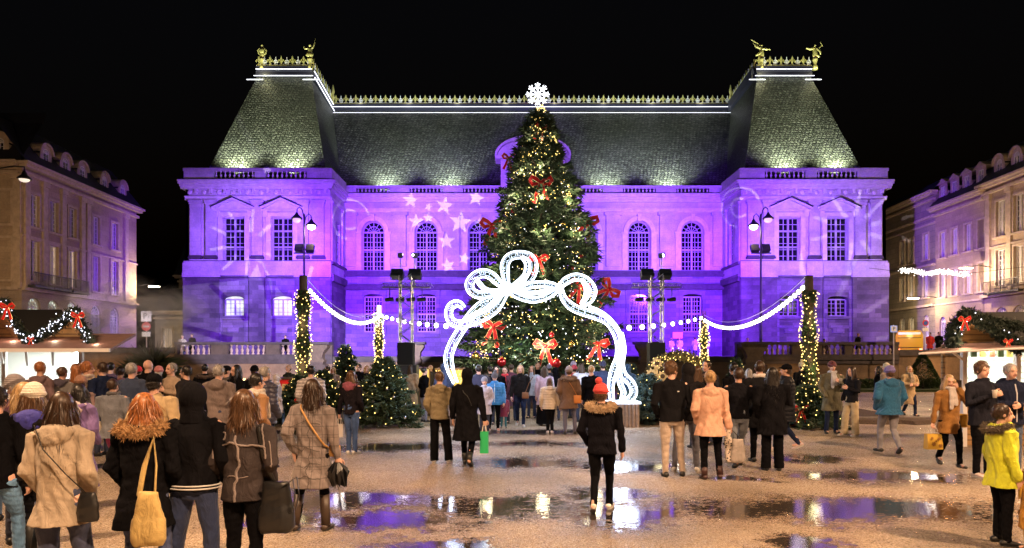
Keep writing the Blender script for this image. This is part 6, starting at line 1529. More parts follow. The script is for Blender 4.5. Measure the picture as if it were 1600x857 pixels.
    if scarf:
        S_ = MB(); S_.tube([(.082 * math.cos(a), lean * .6 + .01 + .082 * math.sin(a), 1.515 + .01 * math.sin(3 * a)) for a in [i * math.pi / 8 for i in range(16)]], .036, 10, closed=True)
        S_.tube([(.02, .10, 1.50), (.035, .145 + pf, 1.38), (.04, .16 + pf, 1.15)], [.036, .04, .045], 10, 'round', flat=.5); S_.tube([(-.03, .10, 1.50), (-.04, .145 + pf, 1.36), (-.045, .16 + pf, 1.22)], [.034, .04, .042], 10, 'round', flat=.5)
        child('scarf', remesh(S_, vox, .008, seed, 1), cloth('scarf_wool', scarf, 'knit'))
    bd['_w'] = [AR[0][4].x, AR[0][4].y, AR[0][4].z, AR[1][4].x, AR[1][4].y, AR[1][4].z]; bd['_k'] = k
    return bd
def at(bd, v):      # local body point -> world
    return Matrix.Translation(bd.location) @ Matrix.Rotation(bd.rotation_euler.z, 4, 'Z') @ Vector((v[0] * bd.scale.x, v[1] * bd.scale.x, v[2] * bd.scale.x))
def wrist(bd, side, drop=.09):
    w_ = list(bd['_w']); v = w_[:3] if side < 0 else w_[3:]; return at(bd, (v[0], v[1], v[2] - drop))
def place(o, bd, side, drop=.09, rz=None):
    o.location = wrist(bd, side, drop); o.rotation_euler = (0, 0, bd.rotation_euler.z if rz is None else rz)
B_, Fr = 0.0, math.pi       # back to the camera, facing the camera
Lf, Rt_ = math.pi / 2, -math.pi / 2
BLK = (.0045, .0045, .006); NAV = (.012, .018, .045); JN = (.025, .06, .17); DJ = (.010, .022, .075); GR = (.10, .10, .11)
# ---- foreground group on the left
beige = person('woman with long brown hair in a beige hooded parka at the lower left', 95, 612, 205, .05, (.36, .29, .215), 'coat', .72, 'ease', ('pocket', 'pocket'), (.03, .04, .09), hair='verylong', hc='dbr', hood='down', lw=1.18, hy=.3, wide=.95)
wbean = person('woman in a cream beanie and black jacket with a royal blue hood', 52, 597, 168, .35, (.012, .011, .012), 'jacket', .86, 'walk', ('down', 'down'), (.012, .012, .016), 'plain', hair='long', hc='br', hat='beanie', hatc=(.62, .56, .48), hood='down', hoodc=(.03, .03, .28), hy=.2, boots=True)
person('blonde woman half hidden between the cream beanie and the grey fur hat', 36, 597, 150, .5, (.05, .03, .05), 'jacket', .8, 'stand', hair='bob', hc='bl', hy=.3)
person('person in a grey fur hat, pale scarf and plum coat looking down', 24, 585, 132, 1.2, (.10, .03, .07), 'coat', .6, 'walk', tr=(.10, .2, .38), hat='beanie', hatc=(.16, .14, .15), scarf=(.45, .42, .42), pitch=.45, hy=.3, hair='short', hc='gry')
person('dark coated person cut off by the left edge of the picture in light blue jeans', -6, 600, 172, .1, BLK, 'jacket', .8, 'walk2', ('down', 'down'), (.10, .22, .40), hair='short', hc='blk')
furw = person('woman in a long black coat with a broad ginger fur hood trim, seen from behind', 226, 613, 195, .0, BLK, 'coat', .62, 'ease', ('pocket', 'pocket'), (.03, .045, .12), hair='bob', hc='gin', fur=(.42, .24, .10), wide=1.08)
hoodm = person('man in a black hoodie with two white hem stripes and dark jeans, seen from behind', 304, 598, 190, -.05, (.006, .006, .008), 'jacket', .88, 'apart', ('pocket', 'pocket'), DJ, hood='up', hemband=(.6, .6, .6), wide=1.1, lw=1.1)
shear = person('woman with straight brown hair in a grey brown shearling jacket, seen from behind', 382, 608, 190, -.1, (.048, .040, .042), 'jacket', .82, 'stand', ('pocket', 'pocket'), BLK, 'plain', hair='bob', hc='br', ck='fleece', wide=1.06, hy=-.1)
plaid = person('woman in a knee length grey plaid coat and brown boots', 489, 592, 140, -.05, (.20, .165, .16), 'long', .52, 'apart', ('back', 'carry'), BLK, 'plain', hair='long', hc='dbr', ck='plaid', boots='tall', shoe=(.06, .04, .03), hy=-.2)
pinkt = person('person in a grey felt jacket and pink trousers walking towards the left stall', 177, 590, 97, .1, (.13, .14, .17), 'coat', .72, 'walk', ('carry', 'pocket'), (.52, .08, .28), 'plain', hair='short', hc='dbr', scarf=(.08, .08, .09), wide=1.12, hy=-.2)
person('man in a tan field jacket and black cap behind the ginger fur hood', 241, 583, 122, .0, (.42, .31, .17), 'jacket', .78, 'stand', hat='cap', hatc=BLK, hc='blk', wide=1.2)
person('woman with a white quilted hood on a long purple coat', 124, 600, 122, -.1, (.16, .10, .28), 'long', .3, 'stand', hair='long', hc='blk', hood='down', hoodc=(.62, .52, .52), hy=.1)
person('child with a knitted brown hat in front of the ginger haired woman at the stall', 126, 588, 92, .2, (.22, .14, .13), 'jacket', .7, hat='beanie', hatc=(.28, .14, .09))
# ---- queue at the left stall
person('short haired man in a mauve hoodie at the stall counter', 63, 565, 82, .0, (.15, .09, .10), 'sweater', .85, hair='short', hc='gin', hood='down', tr=BLK)
person('person with cropped hair and a pink and orange strap jacket at the stall counter', 97, 573, 80, -.1, (.16, .15, .15), 'jacket', .8, hair='short', hc='br', hood='down', hoodc=(.06, .05, .08), vest=(.8, .25, .15))
person('woman with very long ginger hair at the left stall', 121, 568, 79, .2, (.09, .05, .035), 'coat', .6, hair='verylong', hc='gin', hy=-.9)
person('curly haired man with a pale scarf and cream sleeves facing right by the stall', 136, 566, 80, -1.2, (.36, .28, .22), 'jacket', .8, hair='curly', hc='gin', scarf=(.5, .42, .38))
person('dark haired man in a navy coat facing left by the stall', 160, 566, 80, 1.3, NAV, 'coat', .6, hair='short', hc='dbr', wide=1.15)
person('person in a dim violet coat behind the navy coat at the stall end', 173, 566, 66, .3, (.09, .05, .10), 'coat', .6, hair='short', hc='blk')
person('person with a dark bun and pink collar behind the grey felt jacket', 188, 573, 72, .1, (.35, .12, .14), 'jacket', .8, hair='bun', hc='dbr')
person('broad grey haired man in a long navy coat left of the bald man', 206, 567, 86, -.1, (.02, .035, .085), 'coat', .6, hair='short', hc='gry', wide=1.25)
person('bald man in a black coat beside the spiky palm', 231, 562, 76, -.2, BLK, 'coat', .6, hair='bald', wide=1.15)
person('person in a patterned red and white hat beside the bald man', 248, 573, 70, .3, (.03, .05, .10), 'jacket', .8, hat='beanie', hatc=(.55, .2, .2), hair='short', hc='wht')
person('small person in a bright red hat between the navy coat and the bald man', 216, 573, 60, .1, (.3, .02, .02), 'jacket', .8, hat='beanie', hatc=(.7, .02, .03))
person('man with glasses in a cream jacket holding up a snack', 268, 567, 76, 2.6, (.38, .28, .20), 'jacket', .8, arms=('chest', 'cup'), hair='short', hc='gry')
person('dark haired young man in profile facing left with a black coat', 291, 571, 84, 1.45, (.02, .018, .02), 'coat', .6, hair='short', hc='blk', wide=1.1)
person('person in a dark fur hood left of the grey haired man in mauve', 320, 569, 62, .4, BLK, 'coat', .6, hair='short', hc='blk', fur=(.12, .08, .06))
person('grey haired man in a mauve grey jacket holding food, seen from behind', 342, 570, 91, -.1, (.15, .115, .11), 'jacket', .78, 'stand', ('chest', 'pocket'), DJ, hair='short', hc='gry', hood='down', wide=1.15)
person('person in a black cap just behind the mauve grey jacket', 354, 571, 70, -.8, (.06, .05, .05), 'jacket', .8, hat='cap', hatc=BLK)
person('long haired person in black between the mauve jacket and the navy puffer', 369, 570, 74, 2.5, BLK, 'coat', .6, hair='long', hc='blk', arms=('chest', 'cup'))
person('person with black hair, fluffy white scarf and camel jacket', 401, 583, 112, -.7, (.30, .15, .06), 'coat', .66, hair='short', hc='blk', scarf=(.55, .48, .42), hood='down', hoodc=(.5, .45, .4), wide=1.05)
person('person in a black beanie beside the silver haired man', 398, 572, 66, -.2, BLK, 'jacket', .8, hat='beanie', hatc=BLK)
person('silver haired man in a navy puffer with dark jeans', 414, 572, 90, -.5, (.03, .03, .06), 'puffer', .78, 'stand', hair='short', hc='gry', ck='puffer', tr=NAV)
wgirl = person('girl in a long white coat, hood up, with blue jeans and white shoes', 433, 584, 57.5, -1.2, (.68, .60, .60), 'long', .5, 'walk', ('pocket', 'pocket'), (.05, .12, .3), hood='up', hair='long', hc='bl', shoe=(.7, .68, .68))
person('person in a dark green coat behind the red counter box', 451, 571, 48, 2.6, (.03, .035, .03), 'coat', .6, hat='beanie', hatc=(.6, .4, .35))
person('person in a pale striped puffer behind the plaid coat', 486, 571, 75, .1, (.50, .46, .48), 'puffer', .78, 'stand', hair='short', hc='blk', ck='stripe', tr=BLK)
person('person in a bright red jacket beyond the lit firs', 512, 572, 44, 2.0, (.6, .02, .02), 'jacket', .8, hair='short', hc='dbr')
person('person with blonde hair near the red jacket beyond the firs', 521, 574, 44, 3.0, (.3, .22, .2), 'jacket', .8, hair='bob', hc='bl')
bh = person('woman with wavy brown hair in a black jacket and blue jeans', 549, 579, 79, -.35, (.012, .010, .014), 'jacket', .86, 'close', ('carry', 'pocket'), JN, hair='wavy', hc='br', shoe=(.55, .52, .5), hood='down', hoodc=(.25, .06, .1))
person('person in a dark coat beyond the slim fir on the left', 561, 569, 50, 2.8, BLK, 'coat', .6, hair='short', hc='br')
person('couple member with blonde hair beyond the slim fir', 573, 571, 50, 3.3, (.03, .03, .04), 'coat', .6, hair='bob', hc='bl')
person('woman in a white hooded puffer facing the square right of the small fir', 613, 566, 52, 3.0, (.62, .55, .60), 'puffer', .6, 'stand', ('chest', 'chest'), hair='long', hc='dbr', ck='puffer', fur=(.6, .5, .45))
person('woman in a long beige coat at the amber lantern box', 642, 570, 50, -.3, (.36, .27, .18), 'long', .45, hair='long', hc='dbr')
person('person in a black jacket with a dark bun by the amber lantern', 663, 574, 53, -1.0, BLK, 'jacket', .8, hair='bun', hc='blk', tr=(.3, .3, .4))
person('bald man behind the amber lantern box', 673, 570, 46, 2.5, (.05, .05, .07), 'coat', .6, hair='bald')
person('person in a navy hooded coat just outside the left ribbon', 693, 568, 54, .3, (.03, .045, .11), 'coat', .6, hood='up')
olive = person('person with short brown hair in an olive hoodie jacket and black trousers, seen from behind', 687, 580, 86, -.05, (.20, .16, .09), 'jacket', .86, 'ease', ('pocket', 'down'), BLK, 'plain', hair='short', hc='br', hood='down', lw=1.3, shoe=(.4, .38, .38))
hoodw = person('person all in black with the hood up carrying a green bottle bag', 730, 574, 88, -.1, (.006, .006, .008), 'long', .48, 'walk', ('down', 'carry'), BLK, 'plain', hood='up', boots='ankle', wide=1.08)
person('broad person in a navy coat just right of the black hooded figure', 748, 570, 60, .1, (.03, .035, .08), 'coat', .6, hair='short', hc='blk', wide=1.3)
# ---- crowd under the arch
person('person with dark fur collar under the left part of the arch', 766, 572, 52, .3, BLK, 'coat', .6, fur=(.1, .07, .05), hair='short', hc='blk')
person('small child in a pale coat and grey woolly hat behind the blue jacket boy', 757, 590, 62, Fr, (.42, .40, .48), 'coat', .6, hat='beanie', hatc=(.2, .2, .25))
boy = person('boy in a bright blue zip jacket and grey hat looking down at the ground', 773, 583, 60, Fr, (.02, .22, .60), 'puffer', .80, 'ease', ('down', 'down'), BLK, 'plain', hat='pom', hatc=(.10, .10, .12), shoe=(.6, .25, .15), pitch=.5, vest=(.6, .8, .9), wide=1.12)
person('woman with long dark hair in black, facing the camera behind the blue jacket boy', 776, 572, 55, Fr, BLK, 'coat', .6, hair='long', hc='blk')
person('woman with a bright red scarf beside the blue jacket boy', 789, 573, 54, 2.9, (.08, .02, .04), 'coat', .55, scarf=(.7, .04, .06), hair='bun', hc='br')
person('toddler in a burgundy snowsuit and teal boots beside the blue jacket boy', 787, 616, 58, Fr, (.18, .01, .05), 'puffer', .6, 'stand', ('down', 'down'), (.02, .15, .2), 'plain', hat='beanie', hatc=(.25, .02, .06))
person('person in a dark maroon coat seen from behind left of the black sweater woman', 799, 569, 52, .1, (.10, .02, .05), 'coat', .6, hair='short', hc='dbr', wide=1.1)
blks = person('woman in a black jumper with a brown shoulder bag walking out of the arch', 813, 569, 56.5, Fr, (.012, .012, .014), 'jacket', .85, 'walk', ('pocket', 'down'), NAV, hair='bob', hc='bl', shoe=(.6, .58, .56))
person('person in a pale blue jacket behind the woman with the long black skirt', 831, 571, 50, 2.9, (.35, .42, .55), 'jacket', .75, hair='long', hc='br', tr=DJ)
person('person in a black top beside the pale blue jacket', 840, 566, 48, 3.2, BLK, 'coat', .6, hair='short', hc='dbr', skin=1)
person('woman with very long dark hair in a lilac coat over a long black skirt', 851, 572, 56, .15, (.42, .34, .48), 'long', .62, 'stand', ('down', 'chest'), BLK, 'plain', hair='verylong', hc='dbr', skirt=.06)
person('child in a quilted beige jacket with black leggings', 859, 591, 62, -.1, (.55, .44, .32), 'puffer', .78, 'close', ('down', 'carry'), BLK, 'plain', hair='bob', hc='br', ck='puffer', hood='down', shoe=(.6, .55, .6), wide=1.12)
person('person in a lilac grey beanie behind the quilted child', 858, 570, 48, .2, (.03, .03, .06), 'coat', .6, hat='beanie', hatc=(.3, .28, .4))
person('person in a black hooded coat behind the quilted child', 868, 574, 52, .1, BLK, 'coat', .6, hood='up')
parka = person('person in a brown fur hooded parka with an orange bag on the right hip', 889, 573, 63, -.1, (.13, .07, .04), 'parka', .68, 'ease', ('pocket', 'pocket'), (.09, .09, .15), hair='short', hc='br', fur=(.25, .17, .12), hat='beanie', hatc=(.3, .25, .25), wide=1.08)
person('person in a pinkish red hat and scarf beside the brown parka', 897, 571, 50, .3, (.5, .06, .10), 'jacket', .8, hat='beanie', hatc=(.7, .08, .12))
person('person in a lavender beanie under the right half of the tree', 896, 565, 49, .0, (.2, .2, .3), 'coat', .6, hat='beanie', hatc=(.45, .42, .65))
person('long haired person in a white puffer right of the brown parka', 908, 568, 53, .2, (.50, .52, .62), 'puffer', .7, hair='long', hc='dbr', ck='puffer')
person('silver blond man in a black coat seen from behind right of the brown parka', 924, 571, 61, .1, BLK, 'coat', .6, 'stand', ('down', 'down'), (.06, .07, .12), hair='short', hc='bl')
person('broad person in a navy coat and dark beanie beside the ribbon tail', 942, 565, 53, .1, (.02, .03, .09), 'coat', .6, hat='beanie', hatc=(.03, .03, .08), wide=1.3)
person('tall person in a blue hooded raincoat behind the ribbon tail', 981, 569, 52, .0, (.015, .055, .13), 'coat', .6, hood='up')
red = person('girl in a red bobble hat and black fur collared jacket walking away from the camera', 940, 598, 125, -.25, (.006, .006, .009), 'jacket', .82, 'walk2', ('pocket', 'down'), BLK, 'plain', hat='pom', hatc=(.62, .05, .05), hair='short', hc='br', fur=(.55, .40, .26), shoe=(.7, .66, .62), wide=1.1, hy=-.35)
# ---- group on the right
m1 = person('tall curly haired man in a black fleece and cream trousers', 1050, 566, 97, -.1, (.008, .008, .010), 'jacket', .86, 'ease', ('pocket', 'pocket'), (.46, .37, .31), 'plain', hair='curly', hc='br', hy=-.9, wide=1.1, shoe=(.02, .02, .02))
person('hooded young man in a black jacket, grey trousers and white trainers', 1074, 567, 93, -.2, (.012, .011, .013), 'jacket', .84, 'apart', ('pocket', 'pocket'), (.12, .12, .15), 'plain', hood='up', shoe=(.65, .62, .6), hy=.4)
person('brown haired woman in black between the hooded man and the peach coat', 1089, 572, 74, .1, BLK, 'jacket', .8, hair='long', hc='br')
person('dark haired man looking over the peach coat woman', 1104, 563, 71, 2.4, (.03, .03, .04), 'jacket', .8, hair='short', hc='dbr')
peach = person('blonde woman in a peach hooded coat, black trousers and ankle boots', 1110, 579, 99, -.1, (.58, .33, .23), 'parka', .72, 'ease', ('pocket', 'carry'), BLK, 'plain', hair='bun', hc='bl', hood='down', boots='ankle', shoe=(.05, .02, .02), wide=1.0, hy=-.2)
person('man in black behind the light jeans man', 1146, 567, 72, .2, BLK, 'jacket', .8, hair='short', hc='blk')
person('man in a black sweatshirt and light grey jeans seen from behind', 1154, 573, 89, -.1, (.008, .008, .011), 'sweater', .88, 'walk2', ('down', 'pocket'), (.16, .18, .22), hair='short', hc='dbr', shoe=(.03, .03, .03), skin=1, wide=1.12)
person('person in a plum jacket with grey hair between the black coats', 1170, 576, 62, .1, (.2, .03, .10), 'jacket', .8, hair='bob', hc='gry')
person('man in a black coat with a white collar behind the long haired woman', 1187, 564, 85, -.1, (.010, .010, .012), 'coat', .6, 'stand', hair='short', hc='dbr', scarf=(.6, .55, .52), wide=1.15, tr=BLK, trk='plain')
person('woman with very long black hair all in black with loose trousers', 1207, 574, 92, -.15, (.006, .006, .008), 'coat', .62, 'stand', ('pocket', 'chest'), BLK, 'plain', hair='verylong', hc='blk', lw=1.3, wide=1.15)
person('man in a black cap and long black quilted coat facing left', 1229, 567, 76, 1.2, (.014, .015, .02), 'puffer', .62, 'walk', ('chest', 'pocket'), NAV, hat='cap', hatc=BLK, ck='puffer', shoe=(.5, .4, .4), hair='short', hc='dbr')
person('person in a cream bobble hat and black top at the red stand', 1253, 566, 52, .0, BLK, 'jacket', .8, hat='pom', hatc=(.5, .4, .25))
oliv = person('person in an olive green coat, burgundy beanie and grey scarf holding a paper cup', 1300, 565, 62, Fr - .1, (.10, .09, .05), 'coat', .56, 'ease', ('cup', 'pocket'), NAV, hat='beanie', hatc=(.10, .02, .03), scarf=(.45, .45, .5), hair='short', hc='br', wide=1.08)
person('woman in a black leather jacket and cream wide trousers turned left', 1331, 573, 64.5, 1.9, (.012, .012, .015), 'jacket', .86, 'ease', ('chest', 'pocket'), (.45, .36, .22), 'plain', hair='long', hc='dbr', lw=1.35, shoe=(.7, .65, .6))
person('person in a dark coat behind the purple beanie man', 1373, 572, 50, 1.0, BLK, 'coat', .6, hair='long', hc='blk')
person('person in a cream hat behind the purple beanie man', 1385, 568, 52, .5, (.2, .15, .12), 'coat', .6, hat='beanie', hatc=(.55, .5, .4))
person('man in a teal blue jacket, purple beanie and grey trousers walking away', 1390, 571, 78, .0, (.012, .10, .22), 'parka', .80, 'walk', ('pocket', 'pocket'), (.22, .21, .24), 'plain', hat='beanie', hatc=(.16, .13, .36), hood='down', hair='short', hc='br', wide=1.08)
person('woman in an open beige trench coat on the far orange path', 1421, 571, 48, Fr, (.40, .29, .16), 'long', .42, 'walk', ('fold', 'fold'), NAV, hair='bob', hc='bl', scarf=(.3, .25, .2))
mus = person('woman with wavy blonde hair in a mustard brown coat talking on her phone', 1483, 584, 88, Fr - .1, (.26, .115, .02), 'coat', .66, 'walk', ('phone', 'carry'), BLK, 'plain', hair='wavy', hc='bl', scarf=(.5, .44, .42), hy=-.1, pitch=.15)
tall = person('tall young man in a black jacket drinking from a paper cup', 1534, 566, 97, Fr + .25, (.016, .017, .026), 'jacket', .80, 'stand', ('pocket', 'cup'), BLK, 'plain', hair='curly', hc='br', shoe=(.6, .5, .48), wide=1.12, hy=-.1)
person('grey haired man in a navy jacket with folded hands beside the tall young man', 1579, 568, 95, Fr, (.014, .018, .04), 'jacket', .80, 'stand', ('fold', 'fold'), (.06, .09, .16), hair='short', hc='gry', hood='down', vest=(.6, .6, .65), wide=1.12)
yel = person('boy with short brown hair in a bright yellow green jacket facing right', 1566, 631, 151, -1.7, (.52, .56, .02), 'parka', .74, 'stand', ('down', 'down'), BLK, 'plain', hair='short', hc='dbr', hood='down', shoe=(.02, .02, .02), hy=-.25, wide=.98, fur=(.12, .09, .06))
tod = person('small child in a mustard hooded coat at the right picture edge', 1607, 737, 156, 1.2, (.42, .20, .02), 'coat', .5, 'stand', ('down', 'down'), (.40, .2, .03), 'plain', hood='up', hoodc=(.10, .03, .03), scarf=(.5, .28, .03))
# ---- people up on the terrace
for (lb, p, q_, Y, r_, c_, kw) in (('pale coated person leaning on the rail at the far left of the terrace', 285, 524, 44.0, Fr, (.5, .45, .4), dict(hair='short', hc='gry')), ('dark coated person leaning on the rail beside the pale coat', 300, 522, 44.0, 2.9, BLK, dict(hair='short', hc='blk')),
        ('small dark figure looking over the rail below the lit palace windows', 446, 524, 44.0, Fr, BLK, dict(hair='short', hc='blk')), ('person in pink at the end of the right balustrade', 1168, 528, 44.0, Fr, (.5, .2, .25), dict(hair='short', hc='br')),
        ('dark crouched figure at the rail right of the near post', 1288, 530, 44.0, Fr, (.03, .02, .03), dict(hair='short', hc='blk')), ('man in black leaning on the rail before the dark palace corner', 1341, 521, 44.0, Fr + .5, BLK, dict(hair='short', hc='gin')),
        ('person in a red coat beside the yellow van', 1453, 520, 46, 2.5, (.6, .03, .02), dict(hair='short', hc='dbr')), ('person in a black coat right of the red coat by the van', 1467, 519, 46, 3.0, BLK, dict(hair='short', hc='dbr')),
        ('violet lit visitor on the palace steps, left of three', 1049, 528, 52, .4, (.6, .6, .6), dict(hair='short', hc='bl')), ('violet lit visitor on the palace steps, middle of three', 1062, 527, 52, 2.8, (.7, .7, .7), dict(hair='long', hc='br')),
        ('violet lit visitor on the palace steps, right of three', 1086, 527, 52, -.6, (.6, .6, .65), dict(hair='short', hc='br')), ('violet lit person near the palace door right of the steps group', 1104, 530, 54, 0, (.4, .4, .45), dict(hair='short', hc='br'))):
    zt_ = CAMH + (556 - q_) * Y / F; hh = min(1.8, max(1.55, zt_ - Z0)); person(lb, p, q_, F / Y, r_, c_, 'coat', .6, H=hh, zb=min(Z0, zt_ - hh) if True else Z0, **kw)

# ---- seams and drawn details of the nearest coats
def seam(bd, pts, r, m_, name='seam', off=.004):
    co = [c for c in bd.children if c.name.startswith(('coat', 'jacket'))][0]; C = catmull(pts, 10); out = []
    for v in C:
        ok, p_, n_, i_ = co.closest_point_on_mesh(v); out.append(tuple(p_ + n_ * off) if ok else tuple(v))
    return MB().tube(out, r, 6, 'round').build(name, m_, co, True)
fleece = cloth('pale_fleece_seam', (.20, .165, .16), 'fleece'); dark_s = mat('dark_seam_line', (.05, .04, .035), .9)
seam(shear, [(0, -.3, 1.43), (0, -.3, 1.25), (0, -.3, 1.05), (0, -.3, .84)], .011, fleece)
seam(shear, [(-.24, -.3, 1.30), (-.12, -.3, 1.33), (0, -.3, 1.335), (.12, -.3, 1.33), (.24, -.3, 1.30)], .009, fleece)
seam(shear, [(-.15, -.3, 1.04), (-.07, -.3, 1.04), (0, -.3, 1.04), (.07, -.3, 1.04), (.15, -.3, 1.04)], .005, fleece)
for g in (-1, 1): seam(shear, [(.19 * g, -.05, 1.5), (.215 * g, -.3, 1.35), (.20 * g, -.3, 1.2)], .008, fleece); seam(shear, [(.3 * g, -.15, 1.35), (.35 * g, -.2, 1.2), (.33 * g, -.2, 1.05)], .006, fleece)
seam(plaid, [(0, -.3, 1.43), (0, -.3, 1.1), (0, -.3, .75), (0, -.3, .54)], .003, dark_s, off=.001)
for z_ in (1.27, 1.12, .97, .82, .67): seam(plaid, [(-.22, -.3, z_), (-.1, -.3, z_), (.1, -.3, z_), (.22, -.3, z_)], .0028, dark_s, off=.001)
seam(beige, [(-.11, -.3, 1.46), (-.12, -.3, 1.38), (0, -.3, 1.31), (.12, -.3, 1.38), (.11, -.3, 1.46)], .005, mat('beige_stitching', (.22, .17, .12), .8), 'hood_edge', .002)
seam(hoodw, [(-.15, -.3, 1.44), (-.05, -.3, 1.35), (.08, -.3, 1.22), (.2, -.3, 1.08)], .006, mat('thin_black_strap', (.03, .03, .03), .5), 'crossbody_strap')
lg = seam(m1, [(.075, -.3, 1.335), (.105, -.3, 1.34)], .011, mat('white_logo_patch', (.6, .6, .6), .6), 'chest_logo')
# ---- things carried
def strap(parent, pts, r, m_): return MB().tube(pts, r, 6, 'round', flat=.35).build('strap', m_, parent, True)
def bagobj(name, label, cat, loc, rz=0): return empty(name, loc, rz, label=label, cat=cat)
leather_b = mat('black_bag_leather', (.012, .012, .013), .4, bump=.2); tanl = mat('tan_strap_leather', (.45, .24, .08), .5); yc = cloth('yellow_canvas', (.50, .36, .13))
def onb(bd, pts): return [tuple(at(bd, v) - bd_loc) for v in pts]
def sackmesh(w_, d_, h_, m_, parent, loc=(0, 0, 0), fold=.008, vox=.012, nm='bag_body', tap=.7):
    o = MB(); o.rings([(0, 0, -h_, w_ * .42, d_ * .4), (0, 0, -h_ * .9, w_ * .5, d_ * .55), (0, 0, -h_ * .5, w_ * .48, d_ * .5), (0, 0, -h_ * .1, w_ * .5 * tap, d_ * .35), (0, 0, 0, w_ * .5 * tap, d_ * .25)], 16, .8)
    me = remesh(o, vox, fold, 3, 1); me.materials.append(m_); ob = bpy.data.objects.new(nm, me); COL.objects.link(ob); ob.parent = parent; ob.location = loc; return ob
b = bagobj('tote_bag', 'yellow canvas tote bag hanging on the back of the black coat with ginger fur', 'bag', at(furw, (.16, -.24, .97)))
sackmesh(.27, .12, .42, yc, b, tap=.55); strap(b, [(-.07, 0, -.02), (-.04, .02, .2), (.0, .08, .40), (.05, .02, .2), (.05, 0, -.02)], .022, yc)
b = bagobj('shoulder_bag', 'black crossbody bag on the right hip of the beige parka', 'bag', at(beige, (.27, -.10, .98)))
sackmesh(.17, .08, .22, leather_b, b); strap(b, [(0, 0, -.02), (-.10, -.11, .16), (-.25, -.13, .34), (-.36, -.06, .5)], .012, leather_b)
b = bagobj('shoulder_bag', 'large black slouchy bag with loop handles on the right of the shearling jacket', 'bag', at(shear, (.30, -.02, .98)))
sackmesh(.30, .16, .42, leather_b, b)
for dy in (-.05, .05): strap(b, [(.06, dy, -.04), (.15, dy, .03), (.17, dy, -.12), (.14, dy, -.24), (.09, dy, -.26)], .011, leather_b)
strap(b, [(-.02, 0, 0), (-.09, -.06, .22), (-.13, -.05, .44)], .018, leather_b)
b = bagobj('shoulder_bag', 'small tan bag with a thin strap crossing the back of the grey plaid coat', 'bag', at(plaid, (0, 0, 0))); kk = plaid.scale.x; b.rotation_euler = plaid.rotation_euler
sackmesh(.14, .06, .13, tanl, b, (.24, .02, .95), fold=.002, tap=.95)
MB().tube([tuple(Vector(v) * kk) for v in ((-.12, -.05, 1.475), (-.10, -.118, 1.44), (0, -.150, 1.28), (.10, -.148, 1.13), (.17, -.12, 1.02), (.195, -.04, .98))], .011, 6, 'round').build('strap', tanl, b, True)
b = bagobj('folded_umbrella', 'crumpled wet black umbrella held by the woman in the plaid coat', 'umbrella', wrist(plaid, 1, .08)); nyl = mat('black_umbrella_nylon', (.010, .010, .012), .35, bump=.3, bscale=12)
o = MB(); rq = random.Random(5)
for k in range(14):
    a = k * 2 * math.pi / 14; r0 = .03; r1 = rq.uniform(.08, .14); r2 = rq.uniform(.05, .12)
    a2 = a + rq.uniform(.2, .5)
    o.add([(r0 * math.cos(a), r0 * math.sin(a), .02), (r1 * math.cos(a), r1 * math.sin(a), -.1), (r2 * math.cos(a2), r2 * math.sin(a2), -.26), (.02 * math.cos(a), .02 * math.sin(a), -.22), (.9 * r1 * math.cos(a2), .9 * r1 * math.sin(a2), -.05)], [(0, 1, 2, 3), (0, 1, 4), (1, 2, 4), (0, 3, 4)])
o.ball((0, 0, -.11), (.085, .075, .13), 10, 8); o.build('canopy', nyl, b)
MB().tube([(0, 0, .05), (0, 0, -.24), (.03, 0, -.34), (.09, .02, -.44)], .006, 6).build('shaft', mat('steel_rod', (.4, .35, .3), .3, .8), b)
def paperbag(label, bd, side, w_, h_, d_, m_, rz=None, drop=.1, mark=None):
    b = bagobj('shopping_bag', label, 'bag', (0, 0, 0)); place(b, bd, side, drop, rz)
    o = MB(); z1 = -.13
    o.add([(-w_ / 2, -d_ / 2, z1 - h_), (w_ / 2, -d_ / 2, z1 - h_), (w_ / 2, d_ / 2, z1 - h_), (-w_ / 2, d_ / 2, z1 - h_), (-w_ / 2, -d_ / 2 * .7, z1), (w_ / 2, -d_ / 2 * .7, z1), (w_ / 2, d_ / 2 * .7, z1), (-w_ / 2, d_ / 2 * .7, z1)],
          [(0, 3, 2, 1), (0, 1, 5, 4), (1, 2, 6, 5), (2, 3, 7, 6), (3, 0, 4, 7)]); o.build('bag_body', m_, b)
    h = MB()
    for dy in (-d_ * .3, d_ * .3): h.tube([(-w_ * .25, dy, z1), (-w_ * .15, dy * .5, -.02), (0, 0, .0), (w_ * .15, dy * .5, -.02), (w_ * .25, dy, z1)], .006, 5)
    h.build('handles', mat('cord_handle', (.6, .55, .5), .6), b)
    if mark: mark(b, z1)
    return b
paperbag('white paper bag held low by the woman in the black jacket and blue jeans', bh, -1, .2, .26, .1, mat('white_paper', (.55, .5, .48), .6))
paperbag('slim bright green bottle bag carried by the person all in black', hoodw, 1, .14, .38, .12, mat('green_paper', (.02, .42, .14), .5))
def stars_mark(b, z1):
    o = MB(); rr = random.Random(1)
    for x_, z_, r_ in ((-.07, -.07, .03), (.05, -.08, .035), (-.04, -.17, .045), (.08, -.2, .04), (0, -.12, .02)): o.prism(star(x_, z1 + z_, r_, .3, 6, .6), -.085, -.081)
    o.build('printed_flowers', mat('brown_print', (.28, .13, .03), .6), b)
yb = paperbag('yellow paper bag with brown flower print held by the woman in the mustard coat', mus, 1, .27, .27, .14, mat('yellow_paper', (.58, .36, .05), .6), rz=0, mark=stars_mark)
b = bagobj('leopard_scarf', 'black and white leopard print scarf held by the woman in the peach coat', 'scarf', wrist(peach, 1, .06)); lm = cloth('leopard_cloth', (.4, .35, .3), 'leopard')
